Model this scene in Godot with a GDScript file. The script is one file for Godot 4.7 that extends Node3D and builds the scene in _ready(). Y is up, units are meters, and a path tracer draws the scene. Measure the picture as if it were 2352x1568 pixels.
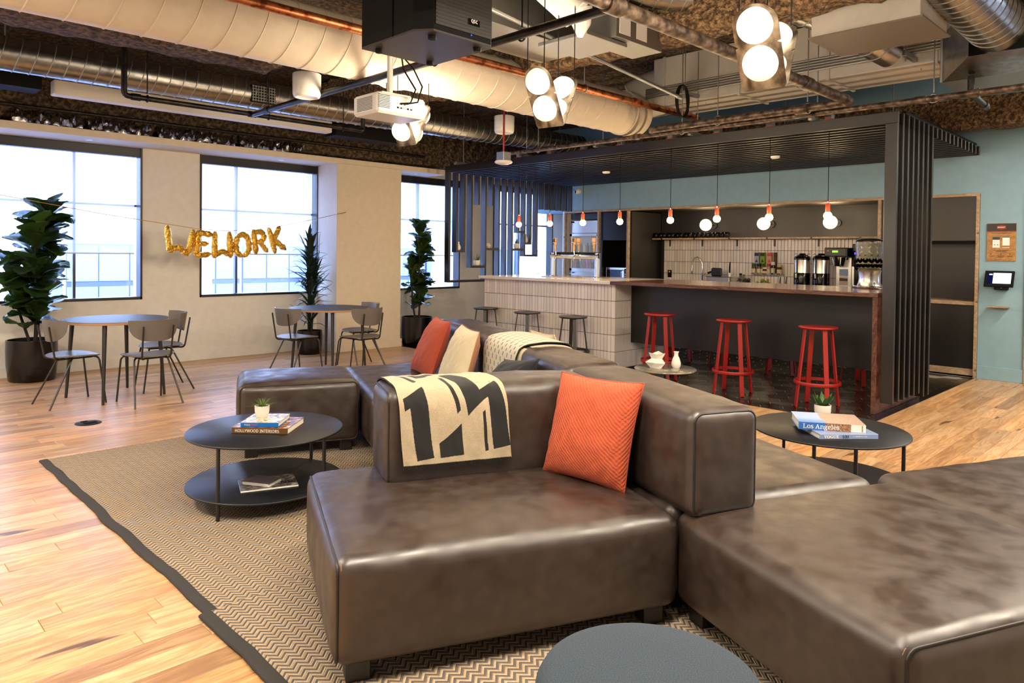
extends Node3D
# A lounge and bar: x runs along the window wall, -z towards it, y up, metres.

var used := {}
var M := {}
var rng := RandomNumberGenerator.new()
const CAM_Y := 1.46
const F_PX := 1650.3
const SOFA_TURN := deg_to_rad(-24.0)
const PEND := 0.55
const GLOBE2 := 0.9
const GLOBE := 0.9

# ---------------------------------------------------------------- mesh builder
class MB:
	var v := PackedVector3Array()
	var n := PackedVector3Array()
	var uv := PackedVector2Array()
	var ix := PackedInt32Array()
	var xf := Transform3D.IDENTITY

	func vert(p: Vector3, nm: Vector3, t := Vector2.ZERO) -> int:
		v.append(xf * p)
		n.append((xf.basis * nm).normalized())
		uv.append(t)
		return v.size() - 1

	func tri_i(a: int, b: int, c: int) -> void:   # counter-clockwise in, clockwise out
		ix.append(a); ix.append(c); ix.append(b)

	func quad(a: Vector3, b: Vector3, c: Vector3, d: Vector3, uva := Vector2(0, 1), uvb := Vector2(1, 1), uvc := Vector2(1, 0), uvd := Vector2(0, 0)) -> void:
		var nm := (b - a).cross(d - a)
		if nm.length_squared() < 1e-14:
			nm = (c - b).cross(d - b)
		nm = nm.normalized()
		var i := vert(a, nm, uva)
		vert(b, nm, uvb); vert(c, nm, uvc); vert(d, nm, uvd)
		tri_i(i, i + 1, i + 2); tri_i(i, i + 2, i + 3)

	func tri(a: Vector3, b: Vector3, c: Vector3) -> void:
		var nm := (b - a).cross(c - a).normalized()
		var i := vert(a, nm)
		vert(b, nm); vert(c, nm)
		tri_i(i, i + 1, i + 2)

	func box(c: Vector3, s: Vector3, bev := 0.0) -> MB:
		var h := s * 0.5
		var b: float = minf(bev, minf(h.x, minf(h.y, h.z)) * 0.95)
		var ax := [Vector3.RIGHT, Vector3.UP, Vector3.BACK]
		for k in 3:
			for sg in [-1.0, 1.0]:
				var e: Vector3 = ax[k] * sg
				var u: Vector3 = ax[(k + 1) % 3]
				var w: Vector3 = ax[(k + 2) % 3]
				var hu: float = h[(k + 1) % 3] - b
				var hw: float = h[(k + 2) % 3] - b
				var o: Vector3 = c + e * h[k]
				if sg > 0: quad(o - u * hu - w * hw, o + u * hu - w * hw, o + u * hu + w * hw, o - u * hu + w * hw)
				else: quad(o - u * hu + w * hw, o + u * hu + w * hw, o + u * hu - w * hw, o - u * hu - w * hw)
		if b > 0.0:
			for k in 3:
				var k1 := (k + 1) % 3
				var k2 := (k + 2) % 3
				for s1 in [-1.0, 1.0]:
					for s2 in [-1.0, 1.0]:
						var l: Vector3 = ax[k] * (h[k] - b)
						var p1: Vector3 = c + ax[k1] * s1 * h[k1] + ax[k2] * s2 * (h[k2] - b)
						var p2: Vector3 = c + ax[k1] * s1 * (h[k1] - b) + ax[k2] * s2 * h[k2]
						_edge(p1 - l, p1 + l, p2 + l, p2 - l, c)
			for sx in [-1.0, 1.0]:
				for sy in [-1.0, 1.0]:
					for sz in [-1.0, 1.0]:
						var a := c + Vector3(sx * h.x, sy * (h.y - b), sz * (h.z - b))
						var d := c + Vector3(sx * (h.x - b), sy * h.y, sz * (h.z - b))
						var f := c + Vector3(sx * (h.x - b), sy * (h.y - b), sz * h.z)
						if sx * sy * sz > 0: tri(a, d, f)
						else: tri(a, f, d)
		return self

	func _edge(a: Vector3, b: Vector3, c: Vector3, d: Vector3, mid: Vector3) -> void:
		var nm := (b - a).cross(d - a)
		if nm.dot((a + c) * 0.5 - mid) < 0.0: quad(d, c, b, a)
		else: quad(a, b, c, d)

	# smooth grid of points rows x cols; closed_u joins the last column to the first
	func grid(pts: Array, closed_u := false, flip := false, uvs := Vector2.ONE) -> MB:
		var nr := pts.size()
		var nc: int = pts[0].size()
		var base := v.size()
		for r in nr:
			for c in nc:
				var c0: int = (c - 1 + nc) % nc if closed_u else maxi(c - 1, 0)
				var c1: int = (c + 1) % nc if closed_u else mini(c + 1, nc - 1)
				var du: Vector3 = pts[r][c1] - pts[r][c0]
				var dv: Vector3 = pts[mini(r + 1, nr - 1)][c] - pts[maxi(r - 1, 0)][c]
				if du.length_squared() < 1e-12:
					var rr: int = r + 1 if r == 0 else r - 1
					du = pts[rr][c1] - pts[rr][c0]
				var nm := du.cross(dv)
				if flip: nm = -nm
				if nm.length_squared() < 1e-18: nm = Vector3.UP
				vert(pts[r][c], nm.normalized(), Vector2(float(c) / maxf(nc - (0 if closed_u else 1), 1) * uvs.x, float(r) / maxf(nr - 1, 1) * uvs.y))
		for r in nr - 1:
			for c in (nc if closed_u else nc - 1):
				var a := base + r * nc + c
				var b := base + r * nc + (c + 1) % nc
				var d := base + (r + 1) * nc + c
				var e := base + (r + 1) * nc + (c + 1) % nc
				if flip:
					tri_i(a, e, b); tri_i(a, d, e)
				else:
					tri_i(a, b, e); tri_i(a, e, d)
		return self

	# lathe around y: profile of Vector2(radius, y), bottom to top outside
	func lathe(prof: Array, sides := 24, at := Vector3.ZERO, sharp := 0.6) -> MB:
		for k in prof.size() - 1:
			var p: Vector2 = prof[k]
			var q: Vector2 = prof[k + 1]
			if p.distance_squared_to(q) < 1e-12: continue
			var nd := Vector2(q.y - p.y, -(q.x - p.x)).normalized()
			var n0 := nd
			var n1 := nd
			if k > 0:
				var o: Vector2 = prof[k - 1]
				var m := Vector2(p.y - o.y, -(p.x - o.x)).normalized()
				if m.dot(nd) > sharp: n0 = (m + nd).normalized()
			if k < prof.size() - 2:
				var o2: Vector2 = prof[k + 2]
				var m2 := Vector2(o2.y - q.y, -(o2.x - q.x)).normalized()
				if m2.dot(nd) > sharp: n1 = (m2 + nd).normalized()
			var base := v.size()
			for s in sides + 1:
				var a := TAU * s / sides
				var cs := cos(a)
				var sn := sin(a)
				vert(at + Vector3(p.x * cs, p.y, -p.x * sn), Vector3(n0.x * cs, n0.y, -n0.x * sn), Vector2(float(s) / sides, 1.0 - float(k) / (prof.size() - 1)))
				vert(at + Vector3(q.x * cs, q.y, -q.x * sn), Vector3(n1.x * cs, n1.y, -n1.x * sn), Vector2(float(s) / sides, 1.0 - float(k + 1) / (prof.size() - 1)))
			for s in sides:
				var i := base + s * 2
				if p.x > 1e-6: tri_i(i, i + 2, i + 3)
				if q.x > 1e-6: tri_i(i, i + 3, i + 1)
		return self

	func cyl(a: Vector3, b: Vector3, r: float, sides := 12, r2 := -1.0) -> MB:
		return tube([a, b], [r, r if r2 < 0.0 else r2], sides)

	# tube along points, radius a number or an array
	func tube(pts: Array, rad, sides := 8, caps := true, flat := 1.0) -> MB:
		var np := pts.size()
		var prev := Vector3.ZERO
		var rings := []
		for k in np:
			var t: Vector3
			if k == 0: t = pts[1] - pts[0]
			elif k == np - 1: t = pts[k] - pts[k - 1]
			else: t = (pts[k + 1] - pts[k]).normalized() + (pts[k] - pts[k - 1]).normalized()
			t = t.normalized()
			var up: Vector3
			if k == 0:
				up = Vector3.UP if absf(t.y) < 0.9 else Vector3.RIGHT
				up = (up - t * up.dot(t)).normalized()
			else:
				up = (prev - t * prev.dot(t)).normalized()
			prev = up
			var sd := t.cross(up)
			var r: float = rad[k] if rad is Array else rad
			if k > 0 and k < np - 1:
				var cosh_: float = sqrt(maxf(0.3, (1.0 + (pts[k + 1] - pts[k]).normalized().dot((pts[k] - pts[k - 1]).normalized())) * 0.5))
				r = r / cosh_ if cosh_ > 0.9 else r
			var ring := []
			for s in sides:
				var a := TAU * s / sides
				ring.append(pts[k] + (up * cos(a) * flat + sd * sin(a)) * r)
			rings.append(ring)
		grid(rings, true, false)
		if caps:
			for e in [0, np - 1]:
				var t2: Vector3 = (pts[0] - pts[1]).normalized() if e == 0 else (pts[np - 1] - pts[np - 2]).normalized()
				var i := vert(pts[e], t2)
				for s in sides: vert(rings[e][s], t2)
				for s in sides:
					var a2 := i + 1 + s
					var b2 := i + 1 + (s + 1) % sides
					if e == 0: tri_i(i, b2, a2)
					else: tri_i(i, a2, b2)
		return self

	# polygon (counter-clockwise in the xy plane) extruded along z from z0 to z1
	func prism(poly: PackedVector2Array, z0: float, z1: float) -> MB:
		var t := Geometry2D.triangulate_polygon(poly)
		for k in range(0, t.size(), 3):
			var a := poly[t[k]]
			var b := poly[t[k + 1]]
			var c := poly[t[k + 2]]
			if (b - a).cross(c - a) < 0.0:
				var s := b
				b = c
				c = s
			tri(Vector3(a.x, a.y, z1), Vector3(b.x, b.y, z1), Vector3(c.x, c.y, z1))
			tri(Vector3(a.x, a.y, z0), Vector3(c.x, c.y, z0), Vector3(b.x, b.y, z0))
		var ccw := not Geometry2D.is_polygon_clockwise(poly)
		for k in poly.size():
			var a := poly[k]
			var b := poly[(k + 1) % poly.size()]
			if ccw: quad(Vector3(a.x, a.y, z0), Vector3(b.x, b.y, z0), Vector3(b.x, b.y, z1), Vector3(a.x, a.y, z1))
			else: quad(Vector3(b.x, b.y, z0), Vector3(a.x, a.y, z0), Vector3(a.x, a.y, z1), Vector3(b.x, b.y, z1))
		return self

	# soft rounded box; fn(point on box, normal) may move a point
	func soft(c: Vector3, s: Vector3, r: float, k := 3, m := 6, fn = null) -> MB:
		var h := s * 0.5
		var co := []
		for a in 3:
			var l := []
			var inner: float = h[a] - r
			for q in k: l.append(-h[a] + r * q / k)
			for q in m: l.append(-inner + 2.0 * inner * q / m)
			for q in k + 1: l.append(inner + r * q / k)
			co.append(l)
		var ax := [Vector3.RIGHT, Vector3.UP, Vector3.BACK]
		for a in 3:
			for sg in [-1.0, 1.0]:
				var b := (a + 1) % 3
				var d := (a + 2) % 3
				var rows := []
				var base := v.size()
				var nb: int = co[b].size()
				var nd: int = co[d].size()
				var ps := []
				var ns := []
				for i in nd:
					for j in nb:
						var p := Vector3.ZERO
						p[a] = sg * h[a]
						p[b] = co[b][j]
						p[d] = co[d][i]
						var q := Vector3(clampf(p.x, -h.x + r, h.x - r), clampf(p.y, -h.y + r, h.y - r), clampf(p.z, -h.z + r, h.z - r))
						var nm := (p - q).normalized()
						var o := q + nm * r
						if fn != null: o = fn.call(o, nm)
						ps.append(o); ns.append(nm)
				for i in nd:
					for j in nb:
						var nm2: Vector3 = ns[i * nb + j]
						if fn != null and i > 0 and j > 0 and i < nd - 1 and j < nb - 1:
							var du: Vector3 = ps[i * nb + j + 1] - ps[i * nb + j - 1]
							var dv: Vector3 = ps[(i + 1) * nb + j] - ps[(i - 1) * nb + j]
							var g: Vector3 = du.cross(dv) * sg
							if g.length_squared() > 1e-16: nm2 = g.normalized()
						vert(c + ps[i * nb + j], nm2, Vector2(float(j) / (nb - 1), float(i) / (nd - 1)))
				for i in nd - 1:
					for j in nb - 1:
						var e := base + i * nb + j
						if sg > 0:
							tri_i(e, e + 1, e + nb + 1); tri_i(e, e + nb + 1, e + nb)
						else:
							tri_i(e, e + nb + 1, e + 1); tri_i(e, e + nb, e + nb + 1)
		return self

	func sphere(c: Vector3, r: float, seg := 20, rings := 12, sq := Vector3.ONE) -> MB:
		var rows := []
		for i in rings + 1:
			var ph := PI * i / rings - PI / 2
			var row := []
			for j in seg:
				var a := TAU * j / seg
				row.append(c + Vector3(cos(ph) * cos(a), sin(ph), -cos(ph) * sin(a)) * r * sq)
			rows.append(row)
		return grid(rows, true, false)

	func mesh() -> ArrayMesh:
		var arr := []
		arr.resize(Mesh.ARRAY_MAX)
		arr[Mesh.ARRAY_VERTEX] = v
		arr[Mesh.ARRAY_NORMAL] = n
		arr[Mesh.ARRAY_TEX_UV] = uv
		arr[Mesh.ARRAY_INDEX] = ix
		var m := ArrayMesh.new()
		m.add_surface_from_arrays(Mesh.PRIMITIVE_TRIANGLES, arr)
		return m

# ---------------------------------------------------------------- naming and tagging
func numbered(called: String) -> String:
	var k: int = used.get(called, 0)
	used[called] = k + 1
	return called if k == 0 else "%s_%03d" % [called, k]

func tag(o: Node, label: String, category := "", group := "", kind := "") -> void:
	if label: o.set_meta("label", label)
	if category: o.set_meta("category", category)
	if group: o.set_meta("group", group)
	if kind: o.set_meta("kind", kind)

func thing(called: String, label: String, category: String, at := Vector3.ZERO, turn := 0.0, group := "") -> Node3D:
	var o := Node3D.new()
	o.name = numbered(called)
	add_child(o)
	o.position = at
	o.rotation.y = turn
	tag(o, label, category, group)
	return o

func inst(called: String, mesh: Mesh, m: Material, parent: Node = self) -> MeshInstance3D:
	var o := MeshInstance3D.new()
	o.name = numbered(called) if parent == self else called
	o.mesh = mesh
	o.material_override = m
	parent.add_child(o, true)
	return o

func part(called: String, mb: MB, m: Material, parent: Node = self) -> MeshInstance3D:
	return inst(called, mb.mesh(), m, parent)

func struct(called: String, mb: MB, m: Material, label := "") -> MeshInstance3D:
	var o := part(called, mb, m)
	tag(o, label, "", "", "structure")
	return o

func snode(called: String, label := "", at := Vector3.ZERO) -> Node3D:
	var o := Node3D.new()
	o.name = numbered(called)
	add_child(o)
	o.position = at
	tag(o, label, "", "", "structure")
	return o

func copy(src: Node3D, called: String, label: String, at: Vector3, turn := 0.0, group := "") -> Node3D:
	var c: Node3D = src.duplicate()
	c.name = numbered(called)
	add_child(c)
	c.position = at
	c.rotation.y = turn
	if label: c.set_meta("label", label)
	if group: c.set_meta("group", group)
	return c

func omni(parent: Node, at: Vector3, col: Color, energy: float, size := 0.05, called := "lamp_light") -> OmniLight3D:
	var l := OmniLight3D.new()
	l.name = called
	l.light_color = col
	l.light_energy = energy
	l.light_size = size
	l.omni_range = 25.0
	l.omni_attenuation = 2.0
	l.shadow_enabled = true
	parent.add_child(l, true)
	l.position = at
	return l

func text_part(called: String, s: String, size: float, m: Material, parent: Node, at: Vector3, basis := Basis.IDENTITY, font := "Droid Sans", depth := 0.0006, bold := false, squash := 1.0) -> MeshInstance3D:
	var t := TextMesh.new()
	var f := SystemFont.new()
	f.font_names = PackedStringArray([font])
	f.font_weight = 700 if bold else 400
	t.font = f
	t.text = s
	t.font_size = 64
	t.pixel_size = size / 64.0
	t.depth = depth
	t.curve_step = 4.0
	var o := inst(called, t, m, parent)
	o.transform = Transform3D(basis * Basis.from_scale(Vector3(squash, 1, 1)), at)
	return o

# ---------------------------------------------------------------- textures and materials
func noise(freq: float, sd: int, oct := 4, kind := FastNoiseLite.TYPE_SIMPLEX_SMOOTH, fract := FastNoiseLite.FRACTAL_FBM) -> FastNoiseLite:
	var f := FastNoiseLite.new()
	f.seed = sd
	f.frequency = freq
	f.noise_type = kind
	f.fractal_type = fract if oct > 1 else FastNoiseLite.FRACTAL_NONE
	f.fractal_octaves = oct
	return f

func ntex(nz: FastNoiseLite, cols: Array, offs: Array = [], size := 512) -> ImageTexture:
	var im := nz.get_seamless_image(size, size)
	im.convert(Image.FORMAT_L8)
	var src := im.get_data()
	var lut := []
	var g := Gradient.new()
	var of := PackedFloat32Array()
	var cl := PackedColorArray()
	for k in cols.size():
		of.append(offs[k] if offs.size() else float(k) / (cols.size() - 1))
		cl.append(cols[k])
	g.offsets = of
	g.colors = cl
	for k in 256: lut.append(g.sample(k / 255.0))
	var out := PackedByteArray()
	out.resize(src.size() * 3)
	for k in src.size():
		var c: Color = lut[src[k]]
		out[k * 3] = c.r8
		out[k * 3 + 1] = c.g8
		out[k * 3 + 2] = c.b8
	return ImageTexture.create_from_image(Image.create_from_data(size, size, false, Image.FORMAT_RGB8, out))

func ptex(w: int, h: int, fn: Callable) -> ImageTexture:
	var out := PackedByteArray()
	out.resize(w * h * 3)
	var k := 0
	for y in h:
		for x in w:
			var c: Color = fn.call(x, y)
			out[k] = clampi(int(c.r * 255.0), 0, 255)
			out[k + 1] = clampi(int(c.g * 255.0), 0, 255)
			out[k + 2] = clampi(int(c.b * 255.0), 0, 255)
			k += 3
	return ImageTexture.create_from_image(Image.create_from_data(w, h, false, Image.FORMAT_RGB8, out))

func mat(col: Color, rough := 0.6, metal := 0.0, o := {}) -> StandardMaterial3D:
	var m := StandardMaterial3D.new()
	m.albedo_color = col
	m.roughness = rough
	m.metallic = metal
	m.metallic_specular = o.get("spec", 0.5)
	if o.has("tex"): m.albedo_texture = o.tex
	if o.has("rtex"):
		m.roughness_texture = o.rtex
		m.roughness_texture_channel = BaseMaterial3D.TEXTURE_CHANNEL_RED
	if o.has("bump"):
		m.heightmap_enabled = true
		m.heightmap_texture = o.bump
		m.heightmap_scale = o.get("bs", 0.1)
	if o.has("tri"):
		m.uv1_triplanar = true
		m.uv1_world_triplanar = o.get("world", true)
		m.uv1_scale = o.tri
		m.uv1_triplanar_sharpness = 4.0
	if o.has("off"): m.uv1_offset = o.off
	if o.has("coat"):
		m.clearcoat_enabled = true
		m.clearcoat = o.coat
		m.clearcoat_roughness = o.get("cr", 0.1)
	if o.has("rim"):
		m.rim_enabled = true
		m.rim = o.rim
		m.rim_tint = 0.5
	if o.has("emit"):
		m.emission_enabled = true
		m.emission = o.emit
		m.emission_energy_multiplier = o.get("ee", 1.0)
	if o.has("alpha"):
		m.transparency = BaseMaterial3D.TRANSPARENCY_ALPHA
		m.albedo_color.a = o.alpha
	if o.has("back"):
		m.backlight_enabled = true
		m.backlight = o.back
	return m

func path_between(a: Vector3, b: Vector3, sag := 0.0, k := 8) -> Array:
	var l := []
	for i in k + 1:
		var t := float(i) / k
		l.append(a.lerp(b, t) - Vector3(0, sag * 4.0 * t * (1.0 - t), 0))
	return l

# rounded bend through corner points
func bend(pts: Array, r: float, k := 5) -> Array:
	var l := [pts[0]]
	for i in range(1, pts.size() - 1):
		var a: Vector3 = (pts[i - 1] - pts[i]).normalized()
		var b: Vector3 = (pts[i + 1] - pts[i]).normalized()
		for j in k + 1:
			var t := float(j) / k
			var p0: Vector3 = pts[i] + a * r
			var p2: Vector3 = pts[i] + b * r
			l.append(p0.lerp(pts[i], t).lerp(Vector3(pts[i]).lerp(p2, t), t))
	l.append(pts[pts.size() - 1])
	return l

func circle_pts(c: Vector3, r: float, k := 24, u := Vector3.RIGHT, w := Vector3.BACK) -> Array:
	var l := []
	for i in k + 1: l.append(c + (u * cos(TAU * i / k) + w * sin(TAU * i / k)) * r)
	return l

# sofa frame: s along the sofa, t towards the windows
func sofa_at(s: float, t: float, y := 0.0) -> Vector3:
	var a := deg_to_rad(24.0)
	return Vector3(s * cos(a) + t * sin(a), y, s * sin(a) - t * cos(a))

# ---------------------------------------------------------------- camera, sky, sun, big lights
func set_up_view() -> void:
	var cam := Camera3D.new()
	cam.name = "camera"
	add_child(cam)
	cam.projection = Camera3D.PROJECTION_FRUSTUM
	cam.near = 0.05
	cam.far = 200.0
	cam.size = cam.near * 1568.0 / F_PX
	cam.frustum_offset = Vector2(0.0, -cam.near * (784.0 - 608.94) / F_PX)
	cam.transform = Transform3D(Basis(Vector3(0.71281615, 0.01107775, 0.70126344), Vector3(0.00414308, 0.9997913, -0.02000488), Vector3(-0.7013387, 0.0171652, 0.71262149)), Vector3(0, CAM_Y, 0))
	cam.current = true

	var we := WorldEnvironment.new()
	we.name = "environment"
	var e := Environment.new()
	e.background_mode = Environment.BG_SKY
	var sky := Sky.new()
	var sm := ProceduralSkyMaterial.new()
	sm.sky_top_color = Color(0.55, 0.70, 0.98)
	sm.sky_horizon_color = Color(0.82, 0.90, 1.0)
	sm.ground_bottom_color = Color(0.45, 0.47, 0.5)
	sm.ground_horizon_color = Color(0.6, 0.64, 0.7)
	sm.sky_energy_multiplier = 4.6
	sm.ground_energy_multiplier = 2.6
	sky.sky_material = sm
	e.sky = sky
	e.tonemap_mode = Environment.TONE_MAPPER_LINEAR
	e.tonemap_exposure = 0.86
	e.sdfgi_enabled = true
	e.ssao_enabled = true
	e.ssil_enabled = true
	we.environment = e
	add_child(we)

	var sun := DirectionalLight3D.new()
	sun.name = "sun"
	sun.light_color = Color(1.0, 0.95, 0.88)
	sun.light_energy = 3.6
	sun.light_angular_distance = 1.0
	sun.shadow_enabled = true
	sun.sky_mode = DirectionalLight3D.SKY_MODE_LIGHT_ONLY
	add_child(sun)
	sun.look_at_from_position(Vector3(0, 30, 0), Vector3(9, 0, -30), Vector3.UP)

# unseen linear luminaire, out of view, placed to light the lounge and ceiling
func unseen_linear_lamp(at: Vector3, length: float, width: float, turn: float, energy: float, col: Color, label: String) -> void:
	var t := thing("unseen_linear_lamp", label, "ceiling lamp", at, turn, "unseen linear ceiling lamps")
	part("housing", MB.new().box(Vector3(0, 0.035, 0), Vector3(length, 0.07, width), 0.006), M.white_paint, t)
	part("diffuser", MB.new().box(Vector3(0, -0.004, 0), Vector3(length - 0.03, 0.008, width - 0.03)), M.unseen_lamp_panel, t)
	for s in [-1, 1]:
		part("hanger", MB.new().cyl(Vector3(s * length * 0.42, 0.07, 0), Vector3(s * length * 0.42, 3.72 - at.y, 0), 0.004, 6), M.black_metal, t)
	part("upper_diffuser", MB.new().box(Vector3(0, 0.074, 0), Vector3(length - 0.03, 0.008, width - 0.03)), M.unseen_lamp_panel, t)
	for k in 2:  # one light faces down, the other up to brighten the ceiling
		var a := AreaLight3D.new()
		a.name = "lamp_light"
		a.area_size = Vector2(length, width)
		a.light_color = col
		a.light_energy = energy if k == 0 else energy * 0.55
		a.shadow_enabled = true
		a.area_range = 25.0
		a.area_attenuation = 2.0
		t.add_child(a, true)
		a.position = Vector3(0, -0.012 if k == 0 else 0.084, 0)
		a.rotation_degrees.x = -90.0 if k == 0 else 90.0

func make_materials() -> void:
	var grain := noise(0.012, 3, 4)
	var fine := noise(0.05, 5, 3)
	# wood: long streaks along u
	var wn := noise(1.0, 11, 4)
	var kn := noise(1.0, 17, 2)
	var wood_tex := func(c0: Color, c1: Color, c2: Color, sd: float, w := 1024, h := 256) -> ImageTexture:
		return ptex(w, h, func(x: int, y: int) -> Color:
			var u := TAU * x / w
			var cu := cos(u) * 0.32
			var su := sin(u) * 0.32
			var vv := float(y) / h * 10.0
			var warp := wn.get_noise_3d(cu * 1.3 + sd, su * 1.3, vv * 0.22) * 1.6
			var a := wn.get_noise_3d(cu * 1.5 + sd, su * 1.5 + 7.0, vv * 1.4 + warp * 1.2) * 0.5 + 0.5
			var b := wn.get_noise_3d(cu * 5.0 + sd * 2.0, su * 5.0, vv * 9.0 + 40.0) * 0.5 + 0.5
			var ring := 0.5 + 0.5 * sin((vv * 2.2 + warp * 4.0 + a * 3.0) * 2.6)
			var k := clampf(a * 0.62 + ring * 0.18 + (b - 0.5) * 0.55, 0.0, 1.0)
			var c := c0.lerp(c1, smoothstep(0.2, 0.62, k)).lerp(c2, smoothstep(0.62, 0.98, k))
			var kt := kn.get_noise_3d(cu * 2.2 + sd * 3.0, su * 2.2, vv * 0.55)
			return c.darkened(smoothstep(0.52, 0.75, kt) * 0.45))
	var oak: ImageTexture = wood_tex.call(Color(0.66, 0.51, 0.36), Color(0.78, 0.64, 0.48), Color(0.86, 0.75, 0.60), 1.0)
	var oak2: ImageTexture = wood_tex.call(Color(0.60, 0.45, 0.31), Color(0.73, 0.58, 0.42), Color(0.82, 0.69, 0.53), 9.0)
	M.planks = []
	for k in 10:
		var tone: float = [1.0, 0.93, 1.06, 0.88, 0.97, 1.1, 0.9, 1.02, 0.95, 1.0][k]
		var cc := Color(1, 1, 1) * tone
		cc = Color(cc.r, cc.g * (1.0 - 0.02 * (k % 3)), cc.b * (1.0 - 0.05 * (k % 3)))
		M.planks.append(mat(cc, 0.34, 0.0, {"tex": oak if k % 2 == 0 else oak2, "tri": Vector3(0.42, 1.0, 2.1), "off": Vector3(0.137 * k, 0.0, 0.291 * k), "spec": 0.45}))
	M.plank_gap = mat(Color(0.16, 0.10, 0.06), 0.9)
	var walnut: ImageTexture = wood_tex.call(Color(0.22, 0.12, 0.08), Color(0.40, 0.24, 0.17), Color(0.54, 0.36, 0.26), 21.0)
	M.walnut = mat(Color(1, 1, 1), 0.22, 0.0, {"tex": walnut, "tri": Vector3(3.0, 3.0, 0.6), "coat": 0.5, "cr": 0.12})
	M.walnut_end = mat(Color(1, 1, 1), 0.4, 0.0, {"tex": walnut, "tri": Vector3(2.0, 0.7, 2.0)})
	var ply: ImageTexture = wood_tex.call(Color(0.56, 0.47, 0.36), Color(0.68, 0.58, 0.46), Color(0.77, 0.69, 0.57), 33.0, 512, 256)
	M.ply = mat(Color(1, 1, 1), 0.55, 0.0, {"tex": ply, "tri": Vector3(1.2, 1.2, 1.2)})
	M.maple = mat(Color(1.0, 0.9, 0.74), 0.45, 0.0, {"tex": ply, "tri": Vector3(4, 4, 4)})
	var char_t: ImageTexture = wood_tex.call(Color(0.035, 0.03, 0.03), Color(0.075, 0.066, 0.064), Color(0.14, 0.125, 0.12), 5.0, 512, 256)
	M.char_h = mat(Color(1, 1, 1), 0.34, 0.0, {"tex": char_t, "tri": Vector3(3.0, 3.0, 0.9), "spec": 0.6})
	M.char_v = mat(Color(1, 1, 1), 0.34, 0.0, {"tex": char_t, "tri": Vector3(0.9, 0.5, 0.9), "spec": 0.6})
	var lw := ntex(noise(0.006, 8, 5), [Color(0.66, 0.66, 0.66), Color(0.9, 0.9, 0.9), Color(1, 1, 1)], [0.2, 0.5, 0.85])
	var lb := ntex(noise(0.03, 9, 5, FastNoiseLite.TYPE_CELLULAR), [Color.BLACK, Color.WHITE])
	var lc := ntex(noise(0.011, 21, 7), [Color(0.142, 0.110, 0.093), Color(0.158, 0.124, 0.106), Color(0.178, 0.143, 0.124)], [0.25, 0.52, 0.8], 1024)
	var lr := ntex(noise(0.009, 25, 5), [Color(0.33, 0.33, 0.33), Color(0.42, 0.42, 0.42), Color(0.52, 0.52, 0.52)], [0.25, 0.5, 0.8])
	M.leather = mat(Color(1.1, 1.05, 1.03), 1.0, 0.0, {"tex": lc, "rtex": lr, "bump": lb, "bs": 0.03, "tri": Vector3(1.1, 1.1, 1.1), "spec": 0.62})
	M.stitch = mat(Color(0.52, 0.44, 0.38), 0.7)
	M.seam = mat(Color(0.11, 0.085, 0.072), 0.5)
	# paint and plaster
	var pl := ntex(noise(0.02, 31, 4), [Color(0.96, 0.96, 0.96), Color(1, 1, 1)])
	M.wall_white = mat(Color(0.82, 0.81, 0.79), 0.75, 0.0, {"tex": pl, "tri": Vector3(0.8, 0.8, 0.8)})
	M.wall_cream = mat(Color(0.80, 0.755, 0.68), 0.75, 0.0, {"tex": pl, "tri": Vector3(0.8, 0.8, 0.8)})
	M.wall_blue = mat(Color(0.50, 0.63, 0.69), 0.7, 0.0, {"tex": pl, "tri": Vector3(0.7, 0.7, 0.7)})
	M.white_paint = mat(Color(0.84, 0.83, 0.80), 0.5)
	M.white_gloss = mat(Color(0.86, 0.86, 0.85), 0.25)
	M.black_metal = mat(Color(0.028, 0.027, 0.028), 0.42, 0.0, {"spec": 0.6})
	M.frame_black = mat(Color(0.028, 0.03, 0.036), 0.4)
	M.black_plastic = mat(Color(0.03, 0.029, 0.029), 0.7, 0.0, {"spec": 0.3})
	M.black_gloss = mat(Color(0.02, 0.02, 0.022), 0.12)
	M.dark_panel = mat(Color(0.052, 0.047, 0.047), 0.42)
	M.dark_panel2 = mat(Color(0.045, 0.046, 0.056), 0.3)
	M.bar_panel = mat(Color(0.05, 0.052, 0.064), 0.36)
	M.chrome = mat(Color(0.86, 0.86, 0.86), 0.08, 1.0)
	var brush := ntex(noise(0.02, 41, 3), [Color(0.62, 0.62, 0.62), Color(0.8, 0.8, 0.8)])
	M.steel = mat(Color(0.80, 0.79, 0.77), 0.26, 1.0)
	M.galv = mat(Color(1, 1, 1), 0.27, 1.0, {"tex": ntex(noise(0.03, 43, 4, FastNoiseLite.TYPE_CELLULAR), [Color(0.58, 0.58, 0.57), Color(0.74, 0.74, 0.73)]), "tri": Vector3(1.2, 1.2, 1.2)})
	M.galv_flat = mat(Color(0.62, 0.63, 0.63), 0.42, 1.0)
	M.copper = mat(Color(1, 1, 1), 0.3, 1.0, {"tex": ntex(noise(0.012, 45, 5), [Color(0.50, 0.27, 0.17), Color(0.80, 0.50, 0.34), Color(0.92, 0.62, 0.44)], [0.2, 0.45, 0.9]), "tri": Vector3(1.5, 1.5, 1.5)})
	M.rust_pipe = mat(Color(1, 1, 1), 0.45, 0.55, {"tex": ntex(noise(0.012, 47, 6), [Color(0.20, 0.165, 0.135), Color(0.34, 0.28, 0.235), Color(0.50, 0.44, 0.39)], [0.25, 0.5, 0.8]), "tri": Vector3(1.6, 1.6, 1.6)})
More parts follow.
